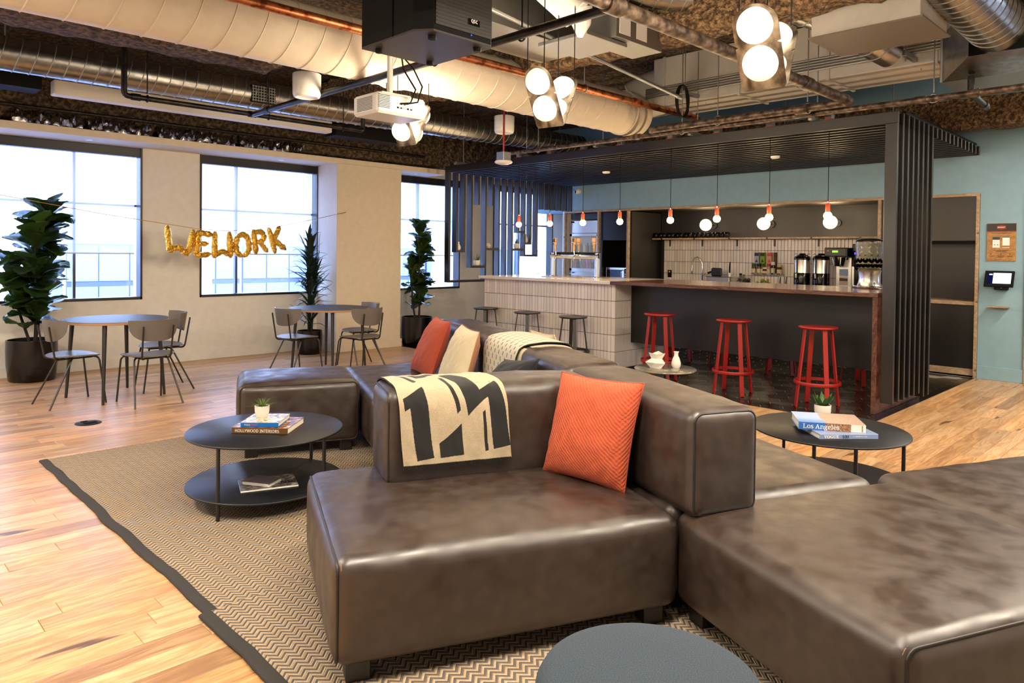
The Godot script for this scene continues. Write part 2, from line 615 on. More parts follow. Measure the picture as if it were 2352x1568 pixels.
	M.iron_pipe = mat(Color(1, 1, 1), 0.38, 0.4, {"tex": ntex(noise(0.012, 49, 6), [Color(0.035, 0.03, 0.028), Color(0.085, 0.072, 0.065), Color(0.2, 0.17, 0.15)], [0.25, 0.55, 0.9]), "tri": Vector3(1.6, 1.6, 1.6)})
	M.duct_white = mat(Color(0.82, 0.78, 0.71), 0.55, 0.0, {"tex": pl, "tri": Vector3(1.0, 1.0, 1.0)})
	M.duct_panel = mat(Color(0.70, 0.685, 0.655), 0.55, 0.0, {"tex": pl, "tri": Vector3(1.0, 1.0, 1.0)})
	var fp := ntex(noise(0.03, 51, 6), [Color(0.26, 0.21, 0.16), Color(0.44, 0.37, 0.29), Color(0.58, 0.51, 0.42)], [0.25, 0.5, 0.8], 512)
	var fb := ntex(noise(0.05, 52, 5), [Color.BLACK, Color.WHITE], [], 512)
	M.fireproof = mat(Color(0.78, 0.74, 0.70), 0.95, 0.0, {"tex": fp, "bump": fb, "bs": 5.0, "tri": Vector3(0.9, 0.9, 0.9)})
	M.fireproof_tan = mat(Color(1.02, 0.95, 0.84), 0.95, 0.0, {"tex": fp, "bump": fb, "bs": 4.0, "tri": Vector3(1.1, 1.1, 1.1)})
	M.deck = mat(Color(0.5, 0.47, 0.44), 0.8, 0.0, {"tex": fp, "tri": Vector3(0.7, 0.7, 0.7)})
	M.foil = mat(Color(0.8, 0.8, 0.8), 0.12, 1.0)
	# lamps
	M.globe = mat(Color(0.95, 0.93, 0.88), 0.3, 0.0, {"emit": Color(1.0, 0.93, 0.80), "ee": 1.15})
	M.globe2 = mat(Color(0.95, 0.93, 0.88), 0.3, 0.0, {"emit": Color(1.0, 0.90, 0.74), "ee": 3.0})
	M.bulb = mat(Color(1, 0.96, 0.88), 0.2, 0.0, {"emit": Color(1.0, 0.86, 0.62), "ee": 6.0})
	M.unseen_lamp_panel = mat(Color(0.95, 0.95, 0.92), 0.4, 0.0, {"emit": Color(1.0, 0.95, 0.86), "ee": 1.2})  # glowing diffusers of the unseen linear lamps
	M.orange_metal = mat(Color(0.80, 0.30, 0.14), 0.4)
	M.red_stool = mat(Color(0.58, 0.10, 0.065), 0.38)
	# textiles and others
	var wv := ptex(64, 64, func(x: int, y: int) -> Color:
		var k := 0.5 + 0.5 * sin(TAU * (x + y) / 16.0) * (0.7 + 0.3 * sin(TAU * (x - y) / 8.0))
		return Color(k, k, k))
	M.orange_cloth = mat(Color(0.66, 0.28, 0.16), 0.9, 0.0, {"bump": wv, "bs": 0.25, "tri": Vector3(14, 14, 14), "world": false, "rim": 0.3})
	M.rust_cloth = mat(Color(0.56, 0.22, 0.13), 0.9, 0.0, {"bump": wv, "bs": 0.1, "tri": Vector3(30, 30, 30), "world": false, "rim": 0.3})
	M.cream_cloth = mat(Color(0.70, 0.65, 0.54), 0.92, 0.0, {"bump": wv, "bs": 0.12, "tri": Vector3(26, 26, 26), "world": false, "rim": 0.3})
	M.tan_cloth = mat(Color(0.58, 0.40, 0.30), 0.92, 0.0, {"rim": 0.2})
	M.navy_cloth = mat(Color(0.045, 0.055, 0.075), 0.92, 0.0, {"bump": wv, "bs": 0.15, "tri": Vector3(20, 20, 20), "world": false, "rim": 0.4})
	var felt := ntex(noise(0.2, 61, 3), [Color(0.07, 0.10, 0.14), Color(0.13, 0.175, 0.22), Color(0.22, 0.27, 0.31)], [0.2, 0.5, 0.9], 256)
	M.felt = mat(Color(1, 1, 1), 0.95, 0.0, {"tex": felt, "tri": Vector3(6, 6, 6)})
	M.tile_white = []
	for k in 4:
		var c: float = [0.80, 0.83, 0.78, 0.815][k]
		M.tile_white.append(mat(Color(c, c * 0.965, c * 0.935), [0.22, 0.28, 0.2, 0.25][k]))
	M.grout_dark = mat(Color(0.07, 0.068, 0.09), 0.85)
	M.hex_tile = []
	for k in 3:
		var c: float = [0.032, 0.038, 0.045][k]
		M.hex_tile.append(mat(Color(c * 1.1, c, c), [0.2, 0.24, 0.17][k]))
	M.grout_light = mat(Color(0.55, 0.53, 0.50), 0.7)
	M.quartz = mat(Color(0.82, 0.79, 0.75), 0.12)
	M.table_dark = mat(Color(0.06, 0.066, 0.085), 0.42)
	M.table_grey = mat(Color(0.085, 0.09, 0.105), 0.5)
	M.chair_grey = mat(Color(0.38, 0.36, 0.345), 0.42)
	M.ply_edge = mat(Color(0.62, 0.47, 0.34), 0.55)
	M.ceramic = mat(Color(0.83, 0.81, 0.77), 0.35)
	M.pot_black = mat(Color(0.022, 0.02, 0.022), 0.22)
	M.soil = mat(Color(1, 1, 1), 0.95, 0.0, {"tex": ntex(noise(0.1, 71, 4), [Color(0.05, 0.035, 0.025), Color(0.26, 0.22, 0.18)], [], 256), "tri": Vector3(6, 6, 6)})
	M.fig = []
	for k in 3:
		var c: Color = [Color(0.13, 0.20, 0.08), Color(0.19, 0.27, 0.10), Color(0.09, 0.15, 0.07)][k]
		M.fig.append(mat(c, 0.32, 0.0, {"back": Color(0.16, 0.26, 0.06)}))
	M.blade = []
	for k in 2: M.blade.append(mat([Color(0.07, 0.12, 0.075), Color(0.10, 0.16, 0.085)][k], 0.35, 0.0, {"back": Color(0.05, 0.11, 0.03)}))
	M.succulent = mat(Color(0.17, 0.30, 0.08), 0.45, 0.0, {"back": Color(0.1, 0.18, 0.04)})
	M.grassy = mat(Color(0.30, 0.40, 0.10), 0.5, 0.0, {"back": Color(0.16, 0.22, 0.05)})
	M.bark = mat(Color(0.12, 0.085, 0.055), 0.85)
	var gn := ntex(noise(0.02, 75, 5), [Color.BLACK, Color.WHITE], [], 256)
	M.gold = mat(Color(1.0, 0.80, 0.32), 0.16, 1.0, {"bump": gn, "bs": 1.5, "tri": Vector3(5, 5, 5), "world": false})
	M.gold_string = mat(Color(0.72, 0.52, 0.22), 0.4, 0.5)
	M.glass = mat(Color(0.85, 0.92, 1.0), 0.02, 0.0, {"alpha": 0.06, "spec": 0.5})
	M.clear = mat(Color(0.95, 0.95, 0.9), 0.02, 0.0, {"alpha": 0.12})
	M.shade = mat(Color(0.90, 0.93, 1.0), 0.9, 0.0, {"alpha": 0.62, "back": Color(0.7, 0.74, 0.85)})
	M.out_white = mat(Color(0.86, 0.86, 0.85), 0.8)
	M.out_grey = mat(Color(0.50, 0.52, 0.56), 0.8)
	M.out_blue = mat(Color(0.22, 0.27, 0.38), 0.2)
	M.out_glass = mat(Color(0.40, 0.46, 0.58), 0.15)
	M.paper = mat(Color(0.80, 0.78, 0.72), 0.8)
	M.print_white = mat(Color(0.88, 0.88, 0.86), 0.6)
	M.print_black = mat(Color(0.03, 0.03, 0.03), 0.6)

# ---------------------------------------------------------------- the room shell
const ZW := -9.65      # inner face of the window wall
const XB := 10.14      # face of the blue bar wall

func build_shell() -> void:
	# floor: boards, hex tiles
	var fl := snode("floor", "oak board floor with a dark hexagon tile field around the bar")
	part("subfloor", MB.new().box(Vector3(4.0, -0.10, -3.2), Vector3(18.0, 0.16, 15.0)), M.plank_gap, fl)
	var pitch := 0.115
	var bmesh := []
	for k in 10: bmesh.append(MB.new().box(Vector3(0, -0.009, 0), Vector3(1.0, 0.018, pitch - 0.0022), 0.0014).mesh())
	rng.seed = 7
	var spots := []
	for r in range(-4, 66):
		var z := -2.251 - pitch * (r + 0.5)
		if r < 0: z = -2.251 - pitch * (r + 0.5)
		var z_in := z < -2.251
		var x := -1.6 + rng.randf() * 0.9
		var xe := 6.56 if z_in else 10.13
		while x < xe - 0.02:
			var l: float = [0.62, 0.85, 1.05, 1.25, 1.5, 0.45][rng.randi() % 6] + rng.randf() * 0.12
			var x1 := minf(x + l, xe)
			if xe - x1 < 0.2: x1 = xe
			spots.append([x, x1, z])
			x = x1
	for r in range(4, 34):
		var z := -2.251 + pitch * (r + 0.5)
		var x := -1.6 + rng.randf() * 0.9
		while x < 10.1:
			var x1 := minf(x + [0.62, 0.85, 1.05, 1.25, 1.5, 0.45][rng.randi() % 6] + rng.randf() * 0.12, 10.13)
			spots.append([x, x1, z])
			x = x1
	var seen := []
	var rest := MB.new()
	for s in spots:
		var c := Vector3((s[0] + s[1]) * 0.5, 0, s[2])
		s.append(_largeness(c, s[1] - s[0]))
	spots.sort_custom(func(a, b): return a[3] > b[3])
	for k in spots.size():
		var s: Array = spots[k]
		var c := Vector3((s[0] + s[1]) * 0.5, 0, s[2])
		if k < 300 and s[3] > 0.0:
			var o := inst("plank", bmesh[0], M.planks[rng.randi() % 10], fl)
			o.position = c
			o.scale.x = s[1] - s[0] - 0.0016
		else:
			rest.box(c + Vector3(0, -0.009, 0), Vector3(s[1] - s[0] - 0.0016, 0.018, pitch - 0.0022), 0.0014)
	var ro := part("far_planks", rest, M.planks[0], fl)
	ro.set_meta("kind", "stuff")
	# hexagon tiles
	part("tile_bed", MB.new().box(Vector3(9.0, -0.012, -5.95), Vector3(4.86, 0.02, 7.39)), M.grout_light, fl)
	var a := 0.119
	var hx := MB.new()
	var poly := PackedVector2Array()
	for k in 6: poly.append(Vector2(cos(PI / 6 + k * PI / 3), sin(PI / 6 + k * PI / 3)) * (a - 0.003))
	var rows := []
	for lv in [[1.0, -0.01], [1.0, 0.0002], [0.982, 0.0012]]:
		var ring := []
		for p in poly: ring.append(Vector3(p.x * lv[0], lv[1], -p.y * lv[0]))
		rows.append(ring)
	for k in 6:
		for l in 2: hx.quad(rows[l][k], rows[l][(k + 1) % 6], rows[l + 1][(k + 1) % 6], rows[l + 1][k])
		hx.tri(Vector3(0, 0.0012, 0), rows[2][k], rows[2][(k + 1) % 6])
	var hmesh := hx.mesh()
	var hs := []
	var iz := 0
	for r in range(-36, 7):
		var z := -3.348 + 1.5 * a * r
		for q in range(-3, 14):
			var x := 6.977 + a * sqrt(3.0) * (q + (0.5 if posmod(r, 2) == 1 else 0.0))
			if x < 6.66 or x > 10.03 or z > -2.37 or z < -9.5: continue
			hs.append([x, z, _largeness(Vector3(x, 0, z), 0.2)])
	hs.sort_custom(func(p, q): return p[2] > q[2])
	var hrest := MB.new()
	for k in hs.size():
		if k < 300:
			var o := inst("hexagon_tile", hmesh, M.hex_tile[rng.randi() % 3], fl)
			o.position = Vector3(hs[k][0], 0, hs[k][1])
		else:
			hrest.xf = Transform3D(Basis.IDENTITY, Vector3(hs[k][0], 0, hs[k][1]))
			for j in 6:
				hrest.tri(Vector3(0, 0.0012, 0), rows[2][j], rows[2][(j + 1) % 6])
	# cut tiles along the board edge
	var edge := MB.new()
	var area := PackedVector2Array([Vector2(6.565, 2.256), Vector2(10.12, 2.256), Vector2(10.12, 9.6), Vector2(6.565, 9.6)])
	for r in range(-36, 7):
		var z := -3.348 + 1.5 * a * r
		for q in range(-3, 16):
			var x := 6.977 + a * sqrt(3.0) * (q + (0.5 if posmod(r, 2) == 1 else 0.0))
			if not (x < 6.66 or x > 10.03 or z > -2.37 or z < -9.5): continue
			var hp := PackedVector2Array()
			for p in poly: hp.append(Vector2(x + p.x, -z + p.y))
			for cut in Geometry2D.intersect_polygons(hp, area):
				edge.xf = Transform3D(Basis(Vector3.RIGHT, -PI / 2), Vector3.ZERO)
				edge.prism(cut, -0.008, 0.001)
	part("cut_tiles", edge, M.hex_tile[0], fl).set_meta("kind", "stuff")
	if hrest.v.size(): part("far_tiles", hrest, M.hex_tile[0], fl).set_meta("kind", "stuff")

	# window wall with openings
	var wl := MB.new()
	var t := 0.34
	var zc := ZW - t * 0.5
	var opens := [[0.35, 3.005], [3.712, 5.44], [6.54, 8.2], [9.0, 10.62]]
	wl.box(Vector3(4.65, 0.415, zc), Vector3(13.6, 0.83, t))
	wl.box(Vector3(4.65, 3.36, zc), Vector3(13.6, 1.30, t))
	var xs := [-2.15]
	for o in opens: xs.append_array(o)
	xs.append(11.45)
	for k in range(0, xs.size(), 2):
		wl.box(Vector3((xs[k] + xs[k + 1]) * 0.5, 1.77, zc), Vector3(xs[k + 1] - xs[k], 1.88, t))
	struct("wall_window", wl, M.wall_white, "white plaster wall with black framed windows")
	struct("column", MB.new().box(Vector3(5.99, 1.36, -9.375), Vector3(1.12, 2.72, 0.55), 0.004), M.wall_cream, "cream square column between the windows")
	# dropped soffit above the windows
	var sf := snode("soffit", "white lowered soffit above the windows")
	part("soffit_board", MB.new().box(Vector3(3.0, 2.752, -9.38), Vector3(8.86, 0.08, 0.54), 0.003), M.wall_cream, sf)
	for x in [2.35, 4.72, 7.05]:
		part("downlight", MB.new().lathe([Vector2(0.0, 2.706), Vector2(0.035, 2.706), Vector2(0.042, 2.7095), Vector2(0.048, 2.7095), Vector2(0.05, 2.7125)], 20, Vector3(x, 0, -9.40)), M.steel, sf)
	var bb := MB.new()
	bb.box(Vector3(1.6, 0.06, ZW + 0.008), Vector3(7.6, 0.12, 0.016), 0.003)
	bb.box(Vector3(9.0, 0.06, ZW + 0.008), Vector3(4.9, 0.12, 0.016), 0.003)
	struct("baseboard_window", bb, M.wall_white, "low white baseboard under the windows")
	var bc := MB.new()
	bc.box(Vector3(5.99, 0.06, -9.094), Vector3(1.16, 0.12, 0.02), 0.003)
	bc.box(Vector3(5.422, 0.06, -9.36), Vector3(0.02, 0.12, 0.55), 0.003)
	bc.box(Vector3(6.558, 0.06, -9.36), Vector3(0.02, 0.12, 0.55), 0.003)
	struct("baseboard_column", bc, M.wall_cream, "cream baseboard around the column")
	var mull := [[2.30], [4.28], [7.42], [9.85]]
	for k in 4: build_window(k, opens[k][0], opens[k][1], mull[k][0])

	# blue wall with the recess of the back bar (x 10.14 .. 11.09)
	var bw := MB.new()
	bw.box(Vector3(10.62, 3.13, -4.4), Vector3(0.96, 1.78, 10.7))
	bw.box(Vector3(10.62, 1.12, -2.0), Vector3(0.96, 2.24, 0.47))
	struct("wall_bar", bw, M.wall_blue, "light blue painted wall above and beside the back bar")
	struct("wall_recess", MB.new().box(Vector3(11.19, 1.12, -5.6), Vector3(0.2, 2.24, 6.9)), M.dark_panel, "dark back wall of the bar recess")
	struct("baseboard_bar", MB.new().box(Vector3(10.13, 0.08, -2.0), Vector3(0.02, 0.16, 0.47), 0.003), M.wall_blue, "blue painted baseboard")
	struct("wall_alcove", MB.new().box(Vector3(10.66, 1.12, -8.97), Vector3(0.9, 2.24, 0.1)), M.white_paint, "white side panel at the end of the back bar")
	# wall beyond the blue one, right edge of the picture
	struct("wall_side", MB.new().box(Vector3(12.6, 2.0, -1.2), Vector3(0.2, 4.0, 8.0)), M.wall_cream, "cream wall of the passage past the bar")
	struct("trim_1", MB.new().box(Vector3(10.6, 1.12, -1.757), Vector3(0.98, 2.24, 0.022), 0.003), M.ply, "oak lining on the end of the blue wall")
	# ceiling
	var ce := snode("ceiling", "raw ceiling with sprayed fireproofing on slab and beams")
	var slab := MB.new()
	var nz := noise(0.9, 81, 4)
	var rows2 := []
	for i in 61:
		var row := []
		for j in 75:
			var x := -2.6 + 15.6 * j / 74.0
			var z := 4.4 - 14.4 * i / 60.0
			row.append(Vector3(x, 3.78 + nz.get_noise_2d(x * 3.0, z * 3.0) * 0.05, z))
		rows2.append(row)
	slab.grid(rows2, false, true)
	slab.box(Vector3(5.2, 4.02, -2.8), Vector3(15.8, 0.3, 14.6))
	part("slab", slab, M.fireproof, ce)
	# beams along z and the edge beams along the windows
	for b in [[5.15, 3.47, 0.30, 0.52]]:
		_rough_beam(ce, Vector3(b[0], b[1], 1.5), Vector3(b[0], b[1], -9.5), b[2], b[3], M.fireproof_tan)
	_rough_beam(ce, Vector3(-2.2, 3.12, -9.42), Vector3(11.2, 3.12, -9.42), 0.4, 0.56, M.fireproof)
	_rough_beam(ce, Vector3(-2.2, 3.45, -6.55), Vector3(3.2, 3.45, -6.55), 0.5, 0.55, M.fireproof)
	_rough_beam(ce, Vector3(9.75, 3.13, -8.9), Vector3(9.75, 3.13, 0.5), 0.35, 0.35, M.fireproof_tan)
	# walls out of the picture that close the room
	struct("wall_left", MB.new().box(Vector3(-2.25, 2.0, -3.1), Vector3(0.2, 4.0, 13.4)), M.wall_white, "white wall on the left of the lounge")
	struct("wall_behind", MB.new().box(Vector3(5.2, 2.0, 3.6), Vector3(15.2, 4.0, 0.2)), M.wall_white, "white wall behind the lounge")
	struct("wall_passage", MB.new().box(Vector3(11.35, 2.0, -9.3), Vector3(0.2, 4.0, 0.7)), M.white_paint, "white wall at the end of the window row")

func _rough_beam(parent: Node, a: Vector3, b: Vector3, w: float, h: float, m: Material) -> void:
	var nz := noise(1.3, int(a.x * 10.0) + 90, 4)
	var rows := []
	var l := a.distance_to(b)
	var k := int(l / 0.12)
	var d := (b - a).normalized()
	var sd := d.cross(Vector3.UP)
	var prof := [Vector2(-0.5, 0.5), Vector2(-0.5, 0.2), Vector2(-0.48, -0.2), Vector2(-0.46, -0.46), Vector2(-0.3, -0.5), Vector2(0, -0.5), Vector2(0.3, -0.5), Vector2(0.46, -0.46), Vector2(0.48, -0.2), Vector2(0.5, 0.2), Vector2(0.5, 0.5)]
	for i in k + 1:
		var c := a.lerp(b, float(i) / k)
		var row := []
		for p in prof:
			var q: Vector3 = c + sd * (p.x * w) + Vector3.UP * (p.y * h)
			var g := nz.get_noise_3dv(q * 3.5) * 0.05
			row.append(q + (sd * p.x + Vector3.UP * p.y).normalized() * g)
		rows.append(row)
	var mb := MB.new()
	mb.grid(rows, false, true)
	part("beam", mb, m, parent)

# how large a floor piece shows in the picture; negative outside it
func _largeness(c: Vector3, l: float) -> float:
	var p := c - Vector3(0, CAM_Y, 0)
	var fwd := Vector3(0.7013387, -0.0171652, -0.71262149)
	var rt := Vector3(0.71281615, 0.01107775, 0.70126344)
	var up := Vector3(0.00414308, 0.9997913, -0.02000488)
	var d := p.dot(fwd)
	if d < 0.4: return -1.0
	var x := 1176.0 + F_PX * p.dot(rt) / d
	var y := 608.94 - F_PX * p.dot(up) / d
	if x < -120.0 or x > 2470.0 or y > 1660.0: return -1.0
	# boards hidden under the rug or the sofas
	if c.x > 1.4 and c.x < 6.0 and c.z > -5.4 and c.z < -2.4: return -1.0
	return l / (d * d)

func build_window(k: int, x0: float, x1: float, xm: float) -> void:
	var t := snode("window_%d" % (k + 1), ["wide window with a white roller shade beside the tall fig tree", "window with a white roller shade behind the gold letters", "window with a white roller shade behind the slim fig tree", "window behind the hanging black slats"][k])
	var zf := ZW + 0.004
	var f := MB.new()
	var y0 := 0.83
	var y1 := 2.71
	f.box(Vector3((x0 + x1) * 0.5, y0 + 0.016, zf - 0.07), Vector3(x1 - x0, 0.032, 0.16), 0.002)
	f.box(Vector3(x1 - 0.012, (y0 + y1) * 0.5, zf - 0.07), Vector3(0.024, y1 - y0, 0.16), 0.002)
	f.box(Vector3(x0 + 0.012, (y0 + y1) * 0.5, zf - 0.07), Vector3(0.024, y1 - y0, 0.16), 0.002)
	part("window_frame", f, M.frame_black, t)
	part("shade_cassette", MB.new().box(Vector3((x0 + x1) * 0.5, 2.652, zf - 0.06), Vector3(x1 - x0 - 0.01, 0.11, 0.11), 0.003), M.frame_black, t)
	var mu := MB.new()
	mu.box(Vector3(xm, (y0 + y1) * 0.5, ZW - 0.2), Vector3(0.03, y1 - y0, 0.06))
	mu.box(Vector3((x0 + x1) * 0.5, 2.0, ZW - 0.2), Vector3(x1 - x0, 0.025, 0.06))
	part("mullion", mu, M.out_blue, t)
	part("window_pane", MB.new().box(Vector3((x0 + x1) * 0.5, (y0 + y1) * 0.5, ZW - 0.18), Vector3(x1 - x0 - 0.05, y1 - y0 - 0.03, 0.008)), M.glass, t)
	if k < 3:
		var cl := MB.new()
		cl.quad(Vector3(x0 + 0.03, 1.40, ZW - 0.10), Vector3(x1 - 0.06, 1.40, ZW - 0.10), Vector3(x1 - 0.06, 2.60, ZW - 0.10), Vector3(x0 + 0.03, 2.60, ZW - 0.10))
		part("roller_shade", cl, M.shade, t)
		part("shade_bar", MB.new().box(Vector3((x0 + x1) * 0.5 - 0.015, 1.40, ZW - 0.10), Vector3(x1 - x0 - 0.09, 0.016, 0.006)), M.white_paint, t)

func build_outside() -> void:
	struct("street", MB.new().box(Vector3(6.0, -1.6, -24.0), Vector3(90, 0.2, 28)), M.out_grey, "grey street outside the windows")
	var t := thing("office_building", "pale office building with tall white hourglass columns across the street", "building", Vector3(0, -1.5, -22.0))
	part("facade", MB.new().box(Vector3(10, 8, -2.0), Vector3(90, 16, 0.4)), M.out_white, t)
	for k in 26:
		var x := -22.0 + 2.6 * k
		var w := part("window", MB.new().box(Vector3(x, 1.55, -1.75), Vector3(2.5, 3.1, 0.1)), M.out_blue, t)
		for j in 3:
			var q := MB.new()
			q.box(Vector3(x - 0.84 + 0.84 * j, 0.98, -1.69), Vector3(0.8, 1.7, 0.04))
			q.box(Vector3(x - 0.84 + 0.84 * j, 2.52, -1.69), Vector3(0.8, 1.05, 0.04))
			part("pane", q, M.out_glass, w)
	for k in 10:
		var x := -16.0 + 4.9 * k
		var rows := []
		for lv in [[0.75, -0.2], [0.55, 2.2], [0.12, 5.6], [0.9, 9.0], [1.6, 12.0]]:
			var s: float = lv[0]
			rows.append([Vector3(x - s, lv[1], -0.6), Vector3(x, lv[1], -0.6 + minf(s, 0.9)), Vector3(x + s, lv[1], -0.6)])
		var mb := MB.new()
		for r in rows.size() - 1:
			for j in 2: mb.quad(rows[r][j], rows[r][j + 1], rows[r + 1][j + 1], rows[r + 1][j])
			mb.quad(rows[r][2], rows[r][0], rows[r + 1][0], rows[r + 1][2])
		part("column", mb, M.out_white, t)

# ---------------------------------------------------------------- lounge: rugs, sofas, tables
func _loop_rect(cx: float, hx: float, hy0: float, hy1: float, r: float, plane: String, off: float) -> Array:
	# rounded rectangle seam; plane "x": in (z, y) at x = off, "z": in (x, y) at z = off
	var pts := []
	var cs := [[hx - r, hy1 - r, 0.0], [-hx + r, hy1 - r, PI / 2], [-hx + r, hy0 + r, PI], [hx - r, hy0 + r, PI * 1.5]]
	for c in cs:
		for k in 5:
			var a: float = c[2] + PI / 2 * k / 4.0
			var p := Vector2(cx + c[0] + cos(a) * r, c[1] + sin(a) * r)
			pts.append(Vector3(off, p.y, p.x) if plane == "x" else Vector3(p.x, p.y, off))
	pts.append(pts[0])
	return pts

func _block(size: Vector3, y0: float, bul: float, r := 0.055, sd := 1) -> MB:
	var h := size * 0.5
	var nz := noise(2.0, sd, 3)
	var f := func(p: Vector3, nm: Vector3) -> Vector3:
		var ax := 1.0 - pow(absf(p.x) / h.x, 4.0)
		var ay := 1.0 - pow(absf(p.y) / h.y, 4.0)
		var az := 1.0 - pow(absf(p.z) / h.z, 4.0)
		var w := nz.get_noise_3dv(p * 2.2) * 0.006 * maxf(nm.y, 0.25)
		return p + Vector3(nm.x * ay * az * bul * 0.5, nm.y * ax * az * bul if nm.y > 0.0 else 0.0, nm.z * ax * ay * bul * 0.5) + nm * w
	return MB.new().soft(Vector3(0, y0 + h.y, 0), size, r, 4, 14, f)

func sofa(label: String, s0: float, s1: float, t0: float, t1: float, h: float, seams: Array, m: Material, back := [], bseams := [], called := "sofa_module") -> Node3D:
	var c := sofa_at((s0 + s1) * 0.5, (t0 + t1) * 0.5)
	var t := thing(called, label, "sofa" if called == "sofa_module" else "ottoman", c, SOFA_TURN, "leather sofa modules")
	var w := s1 - s0
	var d := t1 - t0
	var leg := 0.085
	var seat := part("seat", _block(Vector3(w, h - leg, d), leg, 0.022, 0.055, int(s0 * 100.0) + 3), m, t)
	_seams(seat, seams, w * 0.5, d * 0.5, leg, h)
	for sx in [-1, 1]:
		for sz in [-1, 1]:
			var g := MB.new()
			var x: float = sx * (w * 0.5 - 0.09)
			var z: float = sz * (d * 0.5 - 0.09)
			for k in 1:
				g.box(Vector3(x, leg * 0.5 + 0.003, z), Vector3(0.085, leg + 0.008, 0.085), 0.006)
			part("leg", g, M.black_metal, t)
	if back.size():
		var bx: float = ((back[0] + back[1]) - (s0 + s1)) * 0.5
		var bz: float = -((back[2] + back[3]) - (t0 + t1)) * 0.5
		var bs := Vector3(back[1] - back[0], back[4] - h + 0.012, back[3] - back[2])
		var b := part("backrest", _block(bs, 0.0, 0.012, 0.05, 77), m, t)
		b.position = Vector3(bx, h - 0.012, bz)
		_seams(b, bseams, bs.x * 0.5, bs.z * 0.5, 0.0, bs.y)
	return t

func _seams(o: Node, seams: Array, hx: float, hz: float, y0: float, y1: float) -> void:
	for sm in seams:
		var i := 0.0135
		var e := 0.0155
		var off: float
		var lp: Array
		match sm:
			"left": lp = _loop_rect(0, hz - e, y0 + e, y1 - e, 0.036, "x", -hx + i)
			"right": lp = _loop_rect(0, hz - e, y0 + e, y1 - e, 0.036, "x", hx - i)
			"near": lp = _loop_rect(0, hx - e, y0 + e, y1 - e, 0.036, "z", hz - i)
			"far": lp = _loop_rect(0, hx - e, y0 + e, y1 - e, 0.036, "z", -hz + i)
		part("piping", MB.new().tube(lp, 0.0052, 8, false), M.seam, o)
		var st := []
		for p in lp:
			var q: Vector3 = p
			if sm == "left": q.x += 0.012
			elif sm == "right": q.x -= 0.012
			elif sm == "near": q.z -= 0.012
			else: q.z += 0.012
			var c := Vector3(0, (y0 + y1) * 0.5, 0)
			q += Vector3(signf(q.x), 0, 0) * (0.0045 if sm in ["near", "far"] and absf(q.x) > hx * 0.93 else 0.0) + Vector3(0, 0, signf(q.z)) * (0.0045 if sm in ["left", "right"] and absf(q.z) > hz * 0.93 else 0.0)
			if q.y > y1 - 0.05: q.y += 0.0055
			st.append(q)
		part("stitching", MB.new().tube(st, 0.0016, 5, false), M.stitch, o)

func pillow(called: String, label: String, bl: Vector3, br: Vector3, tl: Vector3, tr: Vector3, thick: float, m: Material, mb_: Material, sd := 1, away := Vector3(-1, 0, 1)) -> void:
	var c := (bl + br + tl + tr) * 0.25
	var t := thing(called, label, "pillow", Vector3(c.x, minf(bl.y, br.y), c.z))
	var nz := noise(3.0, sd, 3)
	var nm := (br - bl).cross(tl - bl).normalized()
	var k := 22
	for side in [1.0, -1.0]:
		var rows := []
		for i in k + 1:
			var row := []
			for j in k + 1:
				var u := -cos(PI * j / k)
				var v := -cos(PI * i / k)
				var uu := u * (1.0 - 0.055 * (1.0 - v * v))
				var vv := v * (1.0 - 0.055 * (1.0 - u * u))
				var p := bl.lerp(br, uu * 0.5 + 0.5).lerp(tl.lerp(tr, uu * 0.5 + 0.5), vv * 0.5 + 0.5)
				var th := thick * 0.5 * pow(maxf(0.0, (1.0 - pow(absf(u), 3.0)) * (1.0 - pow(absf(v), 3.0))), 0.55)
				var wr := nz.get_noise_2d(u * 2.0 + side * 9.0, v * 2.0) * 0.016 * sqrt(maxf(th / thick, 0.0))
				row.append(p - t.position + nm * side * (th + wr))
			rows.append(row)
		var g := MB.new()
		g.grid(rows, false, side < 0.0)
		part("cover" if side > 0.0 else "back_cover", g, m if side > 0.0 else mb_, t)
	var rim := []
	for q in [[-1, -1, 1, -1], [1, -1, 1, 1], [1, 1, -1, 1], [-1, 1, -1, -1]]:
		for i in 9:
			var u := lerpf(q[0], q[2], i / 9.0)
			var v := lerpf(q[1], q[3], i / 9.0)
			var uu := u * (1.0 - 0.055 * (1.0 - v * v))
			var vv := v * (1.0 - 0.055 * (1.0 - u * u))
			rim.append(bl.lerp(br, uu * 0.5 + 0.5).lerp(tl.lerp(tr, uu * 0.5 + 0.5), vv * 0.5 + 0.5) - t.position)
	rim.append(rim[0])
	part("seam", MB.new().tube(rim, 0.004, 6, false), mb_, t)

